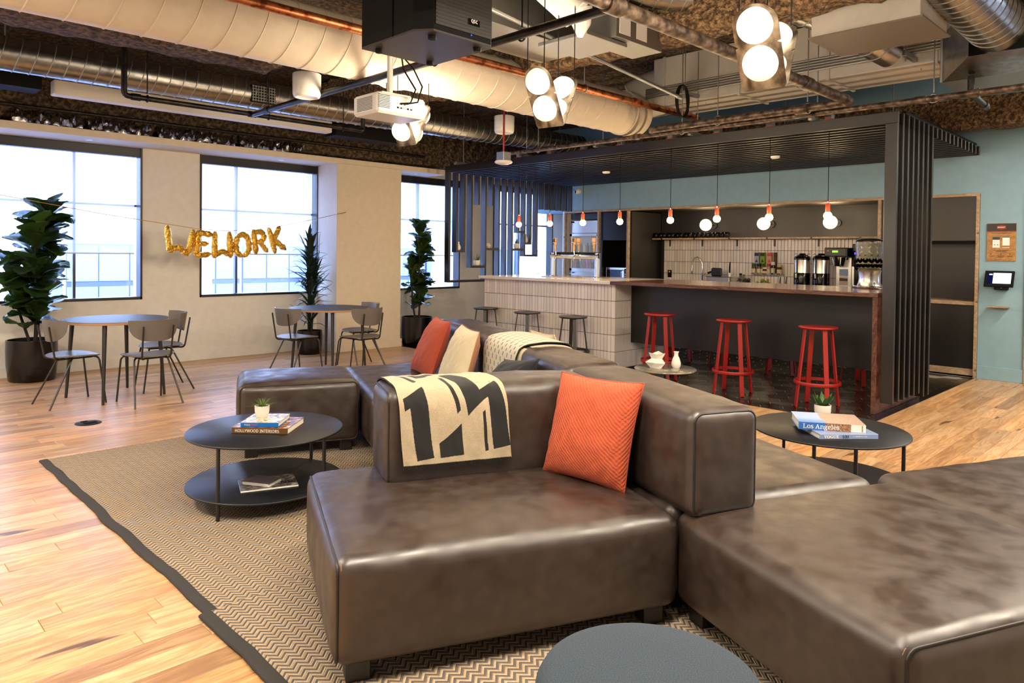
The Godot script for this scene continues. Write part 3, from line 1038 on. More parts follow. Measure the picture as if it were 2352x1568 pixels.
# cloth laid over a backrest: profile of (t offset, y) points, across s
func throw_over(called: String, label: String, sa: float, sb: float, prof: Array, m: Material, edge: Material, skew: Array, sd: int, fringe: bool) -> void:
	var t := thing(called, label, "throw blanket", sofa_at((sa + sb) * 0.5, prof[prof.size() / 2].x, 0.0), SOFA_TURN)
	var nz := noise(2.2, sd, 3)
	# resample profile
	var pp := []
	for i in prof.size() - 1:
		for j in 8: pp.append(prof[i].lerp(prof[i + 1], j / 8.0))
	pp.append(prof[prof.size() - 1])
	for it in 5:
		var q := pp.duplicate()
		for i in range(1, pp.size() - 1): q[i] = (pp[i - 1] + pp[i] * 2.0 + pp[i + 1]) * 0.25
		pp = q
	var tc: float = prof[prof.size() / 2].x
	var mid := (sa + sb) * 0.5
	var nu := 28
	var layers := []
	for off in [0.0085, 0.0005]:
		var rows := []
		for i in pp.size():
			var row := []
			var f := float(i) / (pp.size() - 1)
			var tg: Vector2 = (pp[mini(i + 1, pp.size() - 1)] - pp[maxi(i - 1, 0)]).normalized()
			var nrm := Vector2(-tg.y, tg.x)
			if nrm.dot(pp[i] - Vector2(tc, 0.45)) < 0.0: nrm = -nrm
			for j in nu + 1:
				var u := float(j) / nu
				var s := lerpf(sa, sb, u) - mid + lerpf(skew[0], skew[1], f)
				var w := nz.get_noise_2d(u * 3.0, f * 2.0) * 0.006 + 0.003
				var e: Vector2 = pp[i] + nrm * (off + maxf(w, 0.0))
				row.append(Vector3(s, e.y, -(e.x - tc)))
			rows.append(row)
		layers.append(rows)
	var g := MB.new()
	g.grid(layers[0], false, true)
	part("cloth", g, m, t)
	var b := MB.new()
	b.grid(layers[1], false, false)
	var nr := pp.size()
	for i in nr - 1:
		b.quad(layers[0][i][0], layers[1][i][0], layers[1][i + 1][0], layers[0][i + 1][0])
		b.quad(layers[1][i][nu], layers[0][i][nu], layers[0][i + 1][nu], layers[1][i + 1][nu])
	for j in nu:
		b.quad(layers[0][nr - 1][j + 1], layers[0][nr - 1][j], layers[1][nr - 1][j], layers[1][nr - 1][j + 1])
	part("lining", b, edge, t)
	if fringe:
		var fr := MB.new()
		for j in 90:
			var p: Vector3 = layers[0][nr - 1][int(j / 90.0 * nu)].lerp(layers[0][nr - 1][mini(int(j / 90.0 * nu) + 1, nu)], fmod(j / 90.0 * nu, 1.0))
			fr.cyl(p + Vector3(0, 0.002, 0), p + Vector3(nz.get_noise_1d(j * 31.0) * 0.01, -0.014 - nz.get_noise_1d(j * 17.0) * 0.006, 0.002), 0.0012, 4)
		var fo := part("fringe", fr, M.print_black, t)
		fo.set_meta("kind", "stuff")

func in_poly(p: Vector2, poly: Array) -> bool:
	return Geometry2D.is_point_in_polygon(p, PackedVector2Array(poly))

func build_lounge() -> void:
	# rugs
	var nz := noise(0.03, 101, 4)
	var nf := noise(0.35, 102, 2)
	var rug_c := func(x: int, y: int) -> Color:
		var col := x / 32
		var xx := x % 32
		var ph := (y + (xx if col % 2 == 0 else 31 - xx)) % 32
		var st := ph < 15
		var n1 := nz.get_noise_2d(x, y)
		var n2 := nf.get_noise_2d(x, y)
		var dark := Color(0.33, 0.30, 0.28).lerp(Color(0.38, 0.34, 0.305), n1 + 0.5)
		var lite := Color(0.68, 0.61, 0.52).lerp(Color(0.66, 0.55, 0.41), clampf(n1 * 1.6 + 0.5, 0, 1))
		var c := dark if st else lite
		return c.lightened(clampf(n2 * 0.22, 0, 1)) if n2 > 0 else c.darkened(clampf(-n2 * 0.45, 0, 1))
	var rt := ptex(512, 512, rug_c)
	var rb := ptex(256, 256, func(x: int, y: int) -> Color:
		var col := x / 16
		var xx := x % 16
		var k := 0.5 + 0.5 * sin(TAU * (y + (xx if col % 2 == 0 else 15 - xx)) / 8.0)
		k *= 0.7 + 0.3 * nf.get_noise_2d(x * 2, y * 2)
		return Color(k, k, k))
	M.rug = mat(Color(1, 1, 1), 0.95, 0.0, {"tex": rt, "bump": rb, "bs": 0.5, "tri": Vector3(2.2, 2.2, 2.2)})
	M.rug_edge = mat(Color(0.155, 0.145, 0.135), 0.9)
	_rug("flat woven herringbone rug with a grey bound edge under the low round table", 1.13, 4.6, -5.72, -2.76, 0.0, 1)
	_rug("flat woven herringbone rug with a grey bound edge under the felt stool", 1.10, 4.3, -2.86, 0.9, 0.007, 2)

	# sofa modules
	sofa("deep brown leather sofa seat with the black and cream throw on its back", 0.28, 1.602, 2.36, 3.40, 0.45, ["left"], M.leather, [0.575, 1.6, 3.04, 3.395, 0.862], ["left"])
	sofa("brown leather seat block with worn top beside the felt stool", 1.612, 2.755, 1.36, 2.44, 0.45, ["near"], M.leather)
	sofa("brown leather sofa seat with a creased backrest end behind the orange pillow", 1.612, 2.70, 2.45, 3.445, 0.45, [], M.leather, [1.612, 1.925, 2.31, 3.44, 0.862], ["near"])
	sofa("scuffed brown leather seat block beside the low table with the city book", 2.768, 3.9, 1.36, 2.54, 0.45, [], M.leather)
	sofa("brown leather sofa seat with the dashed throw on its back", 0.83, 1.97, 3.46, 4.90, 0.45, [], M.leather, [1.61, 1.965, 3.46, 4.90, 0.862], [])
	sofa("brown leather sofa seat holding the rust and the cream pillow", 0.83, 1.97, 4.93, 6.42, 0.45, [], M.leather, [1.615, 1.97, 4.95, 6.25, 0.862], [])
	sofa("square brown leather ottoman with piped edges behind the low round table", -0.03, 0.80, 5.25, 5.93, 0.53, ["near"], M.leather, [], [], "leather_ottoman")

	# pillows
	pillow("throw_pillow", "large square orange woven pillow leaning in the sofa corner", Vector3(2.40, 0.47, -2.22), Vector3(2.45, 0.455, -1.80), Vector3(2.515, 0.908, -2.215), Vector3(2.535, 0.912, -1.77), 0.17, M.orange_cloth, M.rust_cloth, 3)
	pillow("throw_pillow", "rust coloured pillow leaning on the far sofa back", sofa_at(1.34, 6.0, 0.46), sofa_at(1.38, 5.48, 0.46), sofa_at(1.535, 5.90, 0.915), sofa_at(1.53, 5.46, 0.912), 0.17, M.rust_cloth, M.rust_cloth, 4)
	pillow("throw_pillow", "cream coloured pillow with tan back beside the rust one", sofa_at(1.33, 5.1, 0.46), sofa_at(1.38, 4.62, 0.46), sofa_at(1.53, 5.13, 0.925), sofa_at(1.52, 4.68, 0.915), 0.17, M.cream_cloth, M.tan_cloth, 5)
	pillow("throw_pillow", "dark navy pillow lying low against the sofa back", sofa_at(1.30, 4.2, 0.46), sofa_at(1.36, 3.74, 0.46), sofa_at(1.52, 4.16, 0.80), sofa_at(1.565, 3.72, 0.865), 0.15, M.navy_cloth, M.navy_cloth, 6)
	pillow("throw_pillow", "pale peach pillow peeking over the sofa back by the black stools", sofa_at(2.24, 4.66, 0.47), sofa_at(2.24, 5.16, 0.47), sofa_at(2.09, 4.70, 0.875), sofa_at(2.09, 5.16, 0.865), 0.14, M.tan_cloth, M.cream_cloth, 7)
	# the seat that the peach pillow rests on
	sofa("brown leather sofa seat on the bar side of the long backrest", 1.985, 3.0, 4.2, 5.9, 0.45, [], M.leather)

	# throws
	var polys := [
		[Vector2(0.04, 0.40), Vector2(0.24, 0.235), Vector2(0.275, 0.93), Vector2(0.125, 0.955), Vector2(0.095, 0.505), Vector2(0.045, 0.53)],
		[Vector2(0.335, 0.78), Vector2(0.55, 0.64), Vector2(0.55, 0.925), Vector2(0.335, 0.94)],
		[Vector2(0.455, 0.06), Vector2(0.49, 0.07), Vector2(0.55, 0.545), Vector2(0.515, 0.57)],
		[Vector2(0.485, 0.0), Vector2(0.62, -0.05), Vector2(0.71, 0.1), Vector2(0.755, 0.325), Vector2(0.945, 0.185), Vector2(1.0, 0.86), Vector2(0.835, 0.89), Vector2(0.82, 0.435), Vector2(0.615, 0.59), Vector2(0.565, 0.18)],
		[Vector2(0.755, 0.57), Vector2(0.78, 0.555), Vector2(0.785, 0.9), Vector2(0.755, 0.905)],
		[Vector2(0.2, -0.1), Vector2(0.41, -0.13), Vector2(0.45, -0.03), Vector2(0.265, 0.03)],
		[Vector2(0.11, -0.08), Vector2(0.15, -0.1), Vector2(0.235, 0.11), Vector2(0.2, 0.135)],
		[Vector2(0.1, -0.5), Vector2(0.35, -0.6), Vector2(0.35, -0.3), Vector2(0.1, -0.2)], [Vector2(0.55, -0.5), Vector2(0.9, -0.6), Vector2(0.9, -0.3), Vector2(0.55, -0.2)]]
	var nt := noise(0.5, 111, 2)
	var pat := ptex(384, 640, func(x: int, y: int) -> Color:
		var u := x / 384.0
		var v := y / 640.0 * 1.75 - 0.75        # 0 at the front top edge of the back, 1 at the hem
		var dk := false
		for p in polys:
			if in_poly(Vector2(u, v), p):
				dk = true
				break
		var w := nt.get_noise_2d(x * 2.0, y * 0.6) * 0.09
		var b := Color(0.055, 0.052, 0.05) if dk else Color(0.62, 0.56, 0.46)
		return Color(b.r * (1.0 + w * 2.0), b.g * (1.0 + w * 2.0), b.b * (1.0 + w * 2.0)))
	M.throw_a = mat(Color(1, 1, 1), 0.92, 0.0, {"tex": pat, "rim": 0.2})
	throw_over("throw_blanket", "cream and black geometric woven throw over the near backrest", 0.60, 1.09, [Vector2(3.408, 0.62), Vector2(3.408, 0.80), Vector2(3.375, 0.862), Vector2(3.22, 0.878), Vector2(3.06, 0.862), Vector2(3.027, 0.80), Vector2(3.022, 0.64), Vector2(3.018, 0.545)], M.throw_a, M.print_black, [-0.02, 0.045], 5, true)
	var dash := ptex(256, 512, func(x: int, y: int) -> Color:
		var r := y / 32
		var xx := (x + (16 if r % 2 == 0 else 0)) % 32
		var dk := xx > 13 and xx < 18 and (y % 32) > 4 and (y % 32) < 28
		var w := nt.get_noise_2d(x * 3.0, y * 3.0) * 0.06
		var b := Color(0.06, 0.058, 0.056) if dk else Color(0.68, 0.65, 0.58)
		return Color(b.r + w * b.r * 2.0, b.g + w * b.g * 2.0, b.b + w * b.b * 2.0))
	M.throw_b = mat(Color(1, 1, 1), 0.92, 0.0, {"tex": dash, "rim": 0.2})
	_throw_b()

	# coffee tables
	var t1 := _coffee_table("low round two-tier dark metal table on the rug", Vector3(1.935, 0.012, -4.02), 0.44, [150.0, 69.0, 336.0])
	_coffee_table("low round two-tier dark metal table on bare boards with the city book", Vector3(4.5, 0.0, -1.77), 0.455, [140.0, 96.0, 168.0, 300.0])
	# white topped side table with two vases
	var st := thing("side_table", "small round mirror-topped side table near the bar stools", "side table", Vector3(5.45, 0, -3.58))
	part("table_top", MB.new().lathe([Vector2(0, 0.438), Vector2(0.268, 0.438), Vector2(0.272, 0.442), Vector2(0.272, 0.448), Vector2(0.268, 0.452), Vector2(0, 0.452)], 48), mat(Color(0.62, 0.60, 0.55), 0.12, 0.6), st)
	part("stem", MB.new().cyl(Vector3(0, 0.02, 0), Vector3(0, 0.438, 0), 0.016, 14), M.black_metal, st)
	part("foot", MB.new().lathe([Vector2(0, 0), Vector2(0.2, 0), Vector2(0.2, 0.012), Vector2(0, 0.016)], 36), M.black_metal, st)
	var v1 := thing("facet_vase", "white faceted star shaped vase on the side table", "vase", Vector3(5.40, 0.4525, -3.63))
	var g := MB.new()
	var ring := []
	for lv in [[0.05, 0.0], [0.085, 0.05], [0.045, 0.085], [0.068, 0.125]]:
		var l := []
		for k in 6: l.append(Vector3(cos(TAU * k / 6.0 + lv[1] * 4.0) * lv[0] * (1.25 if k % 2 == 0 else 0.8), lv[1] + (0.015 if k % 2 == 0 and lv[1] > 0.1 else 0.0), -sin(TAU * k / 6.0 + lv[1] * 4.0) * lv[0] * (1.25 if k % 2 == 0 else 0.8)))
		ring.append(l)
	for r in 3:
		for k in 6:
			g.tri(ring[r][k], ring[r][(k + 1) % 6], ring[r + 1][(k + 1) % 6])
			g.tri(ring[r][k], ring[r + 1][(k + 1) % 6], ring[r + 1][k])
	for k in 6:
		g.tri(Vector3.ZERO, ring[0][(k + 1) % 6], ring[0][k])
		g.tri(Vector3(0, 0.09, 0), ring[3][k], ring[3][(k + 1) % 6])
	part("body", g, M.ceramic, v1)
	var v2 := thing("bud_vase", "small white bottle vase on the side table", "vase", Vector3(5.53, 0.4525, -3.52))
	part("body", MB.new().lathe([Vector2(0, 0), Vector2(0.03, 0), Vector2(0.04, 0.02), Vector2(0.042, 0.045), Vector2(0.03, 0.085), Vector2(0.018, 0.11), Vector2(0.018, 0.13), Vector2(0.024, 0.145), Vector2(0.018, 0.145), Vector2(0.012, 0.12)], 24), M.ceramic, v2)

	# felt stool
	var pf := thing("felt_pouf", "round dark blue felt stool at the front of the rug", "pouf", Vector3(1.475, 0.02, -1.0))
	part("cushion", MB.new().lathe([Vector2(0, 0.02), Vector2(0.24, 0.02), Vector2(0.262, 0.03), Vector2(0.278, 0.07), Vector2(0.285, 0.20), Vector2(0.285, 0.34), Vector2(0.281, 0.375), Vector2(0.268, 0.398), Vector2(0.24, 0.409), Vector2(0.12, 0.414), Vector2(0, 0.415)], 64), M.felt, pf)
	part("base", MB.new().lathe([Vector2(0, 0), Vector2(0.22, 0), Vector2(0.22, 0.022), Vector2(0, 0.022)], 32), M.black_metal, pf)

	# power outlet lid in the floor
	var fb := thing("floor_outlet", "round black outlet lid set in the wooden floor", "floor outlet", Vector3(1.68, 0, -6.73))
	part("lid", MB.new().lathe([Vector2(0, 0.0), Vector2(0.098, 0.0), Vector2(0.1, 0.002), Vector2(0.094, 0.006), Vector2(0.0, 0.007)], 40), M.black_metal, fb)
	part("flap", MB.new().box(Vector3(0.01, 0.009, 0.012), Vector3(0.1, 0.005, 0.06), 0.002), M.black_plastic, fb)
	part("flap", MB.new().box(Vector3(-0.02, 0.009, -0.05), Vector3(0.05, 0.005, 0.025), 0.002), M.black_plastic, fb)
	_books()

func _throw_b() -> void:
	# runs along s over the long backrest, so the profile lies in (s, y)
	var t := thing("throw_blanket", "off-white throw with rows of black dashes over the far backrest", "throw blanket", sofa_at(1.79, 4.46, 0.0), SOFA_TURN)
	var prof := [Vector2(-0.196, 0.52), Vector2(-0.192, 0.66), Vector2(-0.19, 0.81), Vector2(-0.16, 0.868), Vector2(0.0, 0.885), Vector2(0.15, 0.872), Vector2(0.186, 0.82), Vector2(0.188, 0.70), Vector2(0.19, 0.6)]
	var pp := []
	for i in prof.size() - 1:
		for j in 6: pp.append(prof[i].lerp(prof[i + 1], j / 6.0))
	pp.append(prof[prof.size() - 1])
	for it in 4:
		var q := pp.duplicate()
		for i in range(1, pp.size() - 1): q[i] = (pp[i - 1] + pp[i] * 2.0 + pp[i + 1]) * 0.25
		pp = q
	for lay in 2:
		var up := []
		var dn := []
		var z0 := 0.32 - lay * 0.0
		var z1 := -0.30
		for i in pp.size():
			var a := []
			var b := []
			var tg: Vector2 = (pp[mini(i + 1, pp.size() - 1)] - pp[maxi(i - 1, 0)]).normalized()
			var nr := Vector2(-tg.y, tg.x)
			for j in 17:
				var z := lerpf(z0 + (0.035 if lay == 1 else 0.0), z1, j / 16.0)
				var o0: float = 0.006 + lay * -0.008 + 0.016
				var e: Vector2 = pp[i] + nr * (o0 if lay == 0 else 0.004)
				var f: Vector2 = pp[i] + nr * ((o0 - 0.007) if lay == 0 else -0.003)
				a.append(Vector3(e.x, e.y, z))
				b.append(Vector3(f.x, f.y, z))
			up.append(a)
			dn.append(b)
		var g := MB.new()
		g.grid(up, false, false, Vector2(1, 1.6))
		part("cloth" if lay == 0 else "under_fold", g, M.throw_b if lay == 0 else M.cream_cloth, t)
		var h := MB.new()
		h.grid(dn, false, true)
		for i in pp.size() - 1:
			h.quad(up[i][0], up[i + 1][0], dn[i + 1][0], dn[i][0])
			h.quad(up[i + 1][16], up[i][16], dn[i][16], dn[i + 1][16])
		part("lining", h, M.print_black if lay == 0 else M.cream_cloth, t)

func _rug(label: String, x0: float, x1: float, z0: float, z1: float, y: float, sd: int) -> void:
	var t := thing("area_rug", label, "rug", Vector3((x0 + x1) * 0.5, 0.001 + y, (z0 + z1) * 0.5), 0.0, "herringbone rugs")
	var nz := noise(0.9, sd * 13, 3)
	var c := t.position
	var field := MB.new()
	var rows := []
	var kx := 40
	var kz := 40
	for i in kz + 1:
		var row := []
		for j in kx + 1:
			var x := lerpf(x0 + 0.045, x1 - 0.045, float(j) / kx)
			var z := lerpf(z0, z1, float(i) / kz)
			var wob := nz.get_noise_1d(z * 1.6) * 0.022 if j < 6 else 0.0
			row.append(Vector3(x + wob * (1.0 - j / 6.0) - c.x, 0.0105 + nz.get_noise_2d(x * 3.0, z * 3.0) * 0.0012, z - c.z))
		rows.append(row)
	field.grid(rows, false, false)
	field.quad(rows[0][0] - Vector3(0, 0.01, 0), rows[0][0], rows[0][kx], rows[0][kx] - Vector3(0, 0.01, 0))
	field.quad(rows[kz][kx] - Vector3(0, 0.01, 0), rows[kz][kx], rows[kz][0], rows[kz][0] - Vector3(0, 0.01, 0))
	part("woven_field", field, M.rug, t)
	for sd2 in [0, 1]:
		var er := []
		for i in kz + 1:
			var e: Vector3 = rows[i][0 if sd2 == 0 else kx]
			var w := -0.047 if sd2 == 0 else 0.047
			er.append([e + Vector3(w, -0.0095, 0), e + Vector3(w, -0.002, 0), e + Vector3(w * 0.85, 0.002, 0), e + Vector3(w * 0.1, 0.003, 0), e + Vector3(-w * 0.1, 0.0, 0)])
		var g := MB.new()
		g.grid(er, false, sd2 == 1)
		part("binding", g, M.rug_edge, t)

func _coffee_table(label: String, at: Vector3, r: float, legs: Array) -> Node3D:
	var t := thing("coffee_table", label, "coffee table", at, 0.0, "round coffee tables")
	for lv in [["table_top", 0.388], ["shelf", 0.088]]:
		var y: float = lv[1]
		part(lv[0], MB.new().lathe([Vector2(0, y), Vector2(r - 0.003, y), Vector2(r, y + 0.003), Vector2(r, y + 0.009), Vector2(r - 0.003, y + 0.012), Vector2(0, y + 0.012)], 72), M.table_dark, t)
	for a in legs:
		var p := Vector3(cos(deg_to_rad(a)), 0, sin(deg_to_rad(a))) * (r - 0.012)
		part("leg", MB.new().cyl(p, p + Vector3(0, 0.388, 0), 0.0105, 10), M.black_metal, t)
	return t

func _book(label: String, at: Vector3, ang: float, w: float, d: float, h: float, cover: Material, spine: Material, called := "book") -> Node3D:
	# spine along local x on the +z side
	var t := thing(called, label, "book" if called == "book" else "magazine", at, ang)
	part("pages", MB.new().box(Vector3(0.001, h * 0.5, -0.003), Vector3(w - 0.01, h - 0.006, d - 0.008)), M.paper, t)
	var top := MB.new()
	top.box(Vector3(0, 0.0015, 0), Vector3(w, 0.003, d), 0.0006)
	part("back_cover", top, spine, t)
	var c := MB.new()
	c.quad(Vector3(-w / 2, h, d / 2), Vector3(w / 2, h, d / 2), Vector3(w / 2, h, -d / 2), Vector3(-w / 2, h, -d / 2))
	c.box(Vector3(0, h - 0.0016, 0), Vector3(w, 0.003, d))
	part("front_cover", c, cover, t)
	part("spine", MB.new().box(Vector3(0, h * 0.5, d / 2 - 0.001), Vector3(w, h - 0.001, 0.005), 0.0015), spine, t)
	return t

func _books() -> void:
	var nz := noise(0.05, 121, 4)
	var n2 := noise(0.02, 122, 3)
	var photo := func(a: Color, b: Color, c: Color, sd: float) -> ImageTexture:
		return ptex(128, 128, func(x: int, y: int) -> Color:
			var k := nz.get_noise_2d(x + sd, y + sd * 2.0)
			var j := n2.get_noise_2d(x * 2.0 + sd, y * 2.0)
			var m := a.lerp(b, smoothstep(-0.15, 0.15, k))
			return m.lerp(c, smoothstep(0.1, 0.4, j)))
	var hw := mat(Color(1, 1, 1), 0.35, 0.0, {"tex": photo.call(Color(0.25, 0.10, 0.06), Color(0.50, 0.30, 0.18), Color(0.75, 0.68, 0.58), 3.0)})
	var gold := mat(Color(0.34, 0.22, 0.07), 0.4)
	var y0 := 0.4125
	var ang := -atan2(0.243, 0.226)
	var b := _book("thick gold spined interiors book at the bottom of the table stack", Vector3(1.945, y0, -4.003), ang, 0.325, 0.28, 0.036, hw, gold)
	text_part("title", "HOLLYWOOD INTERIORS", 0.0235, M.print_white, b, Vector3(-0.015, 0.0175, 0.1425), Basis.IDENTITY, "Droid Sans", 0.0006, false, 0.98)
	var pp := mat(Color(1, 1, 1), 0.35, 0.0, {"tex": photo.call(Color(0.72, 0.62, 0.44), Color(0.80, 0.76, 0.68), Color(0.25, 0.35, 0.55), 9.0)})
	var cyan := mat(Color(0.02, 0.36, 0.66), 0.4)
	var b2 := _book("smaller bright blue spined book under the potted grass", Vector3(1.925, y0 + 0.0365, -4.00), ang + 0.06, 0.215, 0.23, 0.027, pp, cyan)
	text_part("title", "POOL", 0.014, mat(Color(0.85, 0.75, 0.5), 0.6), b2, Vector3(-0.068, 0.0135, 0.1175))
	text_part("title", "PARTY", 0.014, mat(Color(0.8, 0.25, 0.2), 0.6), b2, Vector3(-0.03, 0.0135, 0.1175))
	_potted("tufted_grass", "spiky green grass in a small white pot on the blue book", Vector3(1.915, y0 + 0.064, -4.03), 0.042, 0.07, 0)
	# on the lower shelf
	var mg := mat(Color(1, 1, 1), 0.3, 0.0, {"tex": photo.call(Color(0.10, 0.09, 0.09), Color(0.42, 0.36, 0.32), Color(0.62, 0.58, 0.55), 15.0)})
	var m1 := _book("large thin dark magazine on the lower table shelf", Vector3(1.90, 0.1125, -3.92), -0.35, 0.31, 0.23, 0.010, mg, M.print_white, "magazine")
	text_part("title", "ND", 0.05, M.print_black, m1, Vector3(0.10, 0.0108, 0.03), Basis(Vector3.RIGHT, -PI / 2), "Droid Sans", 0.0004, true)
	var m2 := _book("small pale magazine lying on the larger one", Vector3(1.87, 0.1235, -3.93), -1.05, 0.17, 0.13, 0.018, mat(Color(0.36, 0.30, 0.30), 0.35), M.print_white, "magazine")
	text_part("title", "re-volgazon", 0.012, M.print_black, m2, Vector3(0.0, 0.009, 0.0652), Basis(Vector3.BACK, PI))
	# second table
	var crowd := ptex(256, 192, func(x: int, y: int) -> Color:
		var u := x / 256.0
		var v := y / 192.0
		if u < 0.40 + 0.05 * nz.get_noise_1d(y): 
			return Color(0.58, 0.66, 0.80).lerp(Color(0.30, 0.47, 0.72), smoothstep(0.5, 1.0, v))
		var k := nz.get_noise_2d(x * 5.0, y * 7.0)
		var c := Color(0.80, 0.72, 0.62).lerp(Color(0.42, 0.24, 0.15), smoothstep(-0.1, 0.25, k))
		if nz.get_noise_2d(x * 6.0 + 50.0, y * 6.0) > 0.3: c = Color(0.25, 0.35, 0.55)
		return c)
	var la := mat(Color(1, 1, 1), 0.3, 0.0, {"tex": crowd})
	var sky := mat(Color(1, 1, 1), 0.3, 0.0, {"tex": ptex(128, 16, func(x: int, y: int) -> Color: return Color(0.20, 0.38, 0.66) if x < 52 else (Color(0.42, 0.26, 0.17).lerp(Color(0.7, 0.6, 0.5), clampf(nz.get_noise_2d(x * 5.0, y * 5.0) + 0.4, 0, 1)) if x < 100 else Color(0.82, 0.80, 0.76)))})
	var a2 := -atan2(0.233, 0.258)
	var vg := mat(Color(0.46, 0.52, 0.66), 0.3)
	var bv := _book("grey blue fashion book at the bottom of the stack on the bare board table", Vector3(4.405, 0.4005, -1.68), a2, 0.348, 0.27, 0.030, vg, vg)
	text_part("title", "VOGUE", 0.024, M.print_white, bv, Vector3(-0.105, 0.0148, 0.1378), Basis.IDENTITY, "Droid Serif", 0.0006, true)
	text_part("title", "100", 0.024, M.print_black, bv, Vector3(-0.022, 0.0148, 0.1378), Basis.IDENTITY, "Droid Serif")
	text_part("subtitle", "A CENTURY OF STYLE", 0.008, M.print_white, bv, Vector3(0.065, 0.0148, 0.1378), Basis.IDENTITY, "Droid Serif")
	var a3 := -atan2(0.322, 0.205)
	var bl := _book("thick city photo book with a crowded beach cover on top of its stack", Vector3(4.435, 0.4315, -1.755), a3, 0.37, 0.29, 0.044, la, mat(Color(0.30, 0.46, 0.72), 0.3))
	var q := MB.new()
	q.quad(Vector3(-0.185, 0.0, 0.1470), Vector3(0.185, 0.0, 0.1470), Vector3(0.185, 0.044, 0.1470), Vector3(-0.185, 0.044, 0.1470))
	part("spine_print", q, sky, bl)
	text_part("title", "Los Angeles", 0.036, M.print_white, bl, Vector3(-0.06, 0.0215, 0.1476), Basis.IDENTITY, "Droid Serif")
	text_part("publisher", "TASCHEN", 0.009, M.print_black, bl, Vector3(0.165, 0.022, 0.1476), Basis(Vector3.BACK, PI / 2))
	_potted("potted_succulent", "broad leaved green succulent in a low white pot behind the city book", Vector3(4.765, 0.4005, -1.915), 0.052, 0.085, 1)

# small pots: kind 0 grass, 1 broad succulent, 2 aloe
func _potted(called: String, label: String, at: Vector3, r: float, h: float, kind: int, k := 1.0) -> void:
	var t := thing(called, label, "plant", at)
	part("pot", MB.new().lathe([Vector2(0, 0), Vector2(r * 0.68, 0), Vector2(r * 0.82, h * 0.12), Vector2(r * 0.97, h * 0.5), Vector2(r, h), Vector2(r * 0.9, h), Vector2(r * 0.88, h * 0.8), Vector2(0, h * 0.8)], 28), M.ceramic, t)
	part("soil", MB.new().lathe([Vector2(r * 0.88, h * 0.82), Vector2(0, h * 0.86)], 20), M.soil, t)
	rng.seed = int(at.x * 1000.0)
	var n: int = [46, 16, 9][kind]
	for i in n:
		var a := TAU * i / n * 2.4 + rng.randf() * 0.5
		var el: float = [rng.randf_range(0.35, 1.45), rng.randf_range(0.35, 1.2), rng.randf_range(0.75, 1.4)][kind]
		var l: float = [rng.randf_range(0.06, 0.105), rng.randf_range(0.075, 0.1), rng.randf_range(0.07, 0.11)][kind] * k
		var wd: float = [0.0035, 0.015, 0.008][kind] * k
		var rows := []
		var p := Vector3(cos(a) * r * 0.2, h * 0.84, sin(a) * r * 0.2)
		var dr := Vector3(cos(a) * cos(el), sin(el), sin(a) * cos(el))
		var sd := Vector3(-sin(a), 0, cos(a))
		for q in 5:
			var f := q / 4.0
			var w: float = wd * (sin(PI * (0.12 + 0.86 * f)) if kind == 1 else (1.0 - f * 0.92))
			var c := p + dr * l * f + Vector3(0, (-0.25 if kind == 0 else 0.15 if kind == 1 else 0.0) * l * f * f, 0)
			var up := sd.cross(dr).normalized()
			rows.append([c - sd * w, c + up * w * -0.5, c + sd * w])
		var g := MB.new()
		g.grid(rows, false, false)
		part("leaf", g, M.grassy if kind == 0 else M.succulent, t)

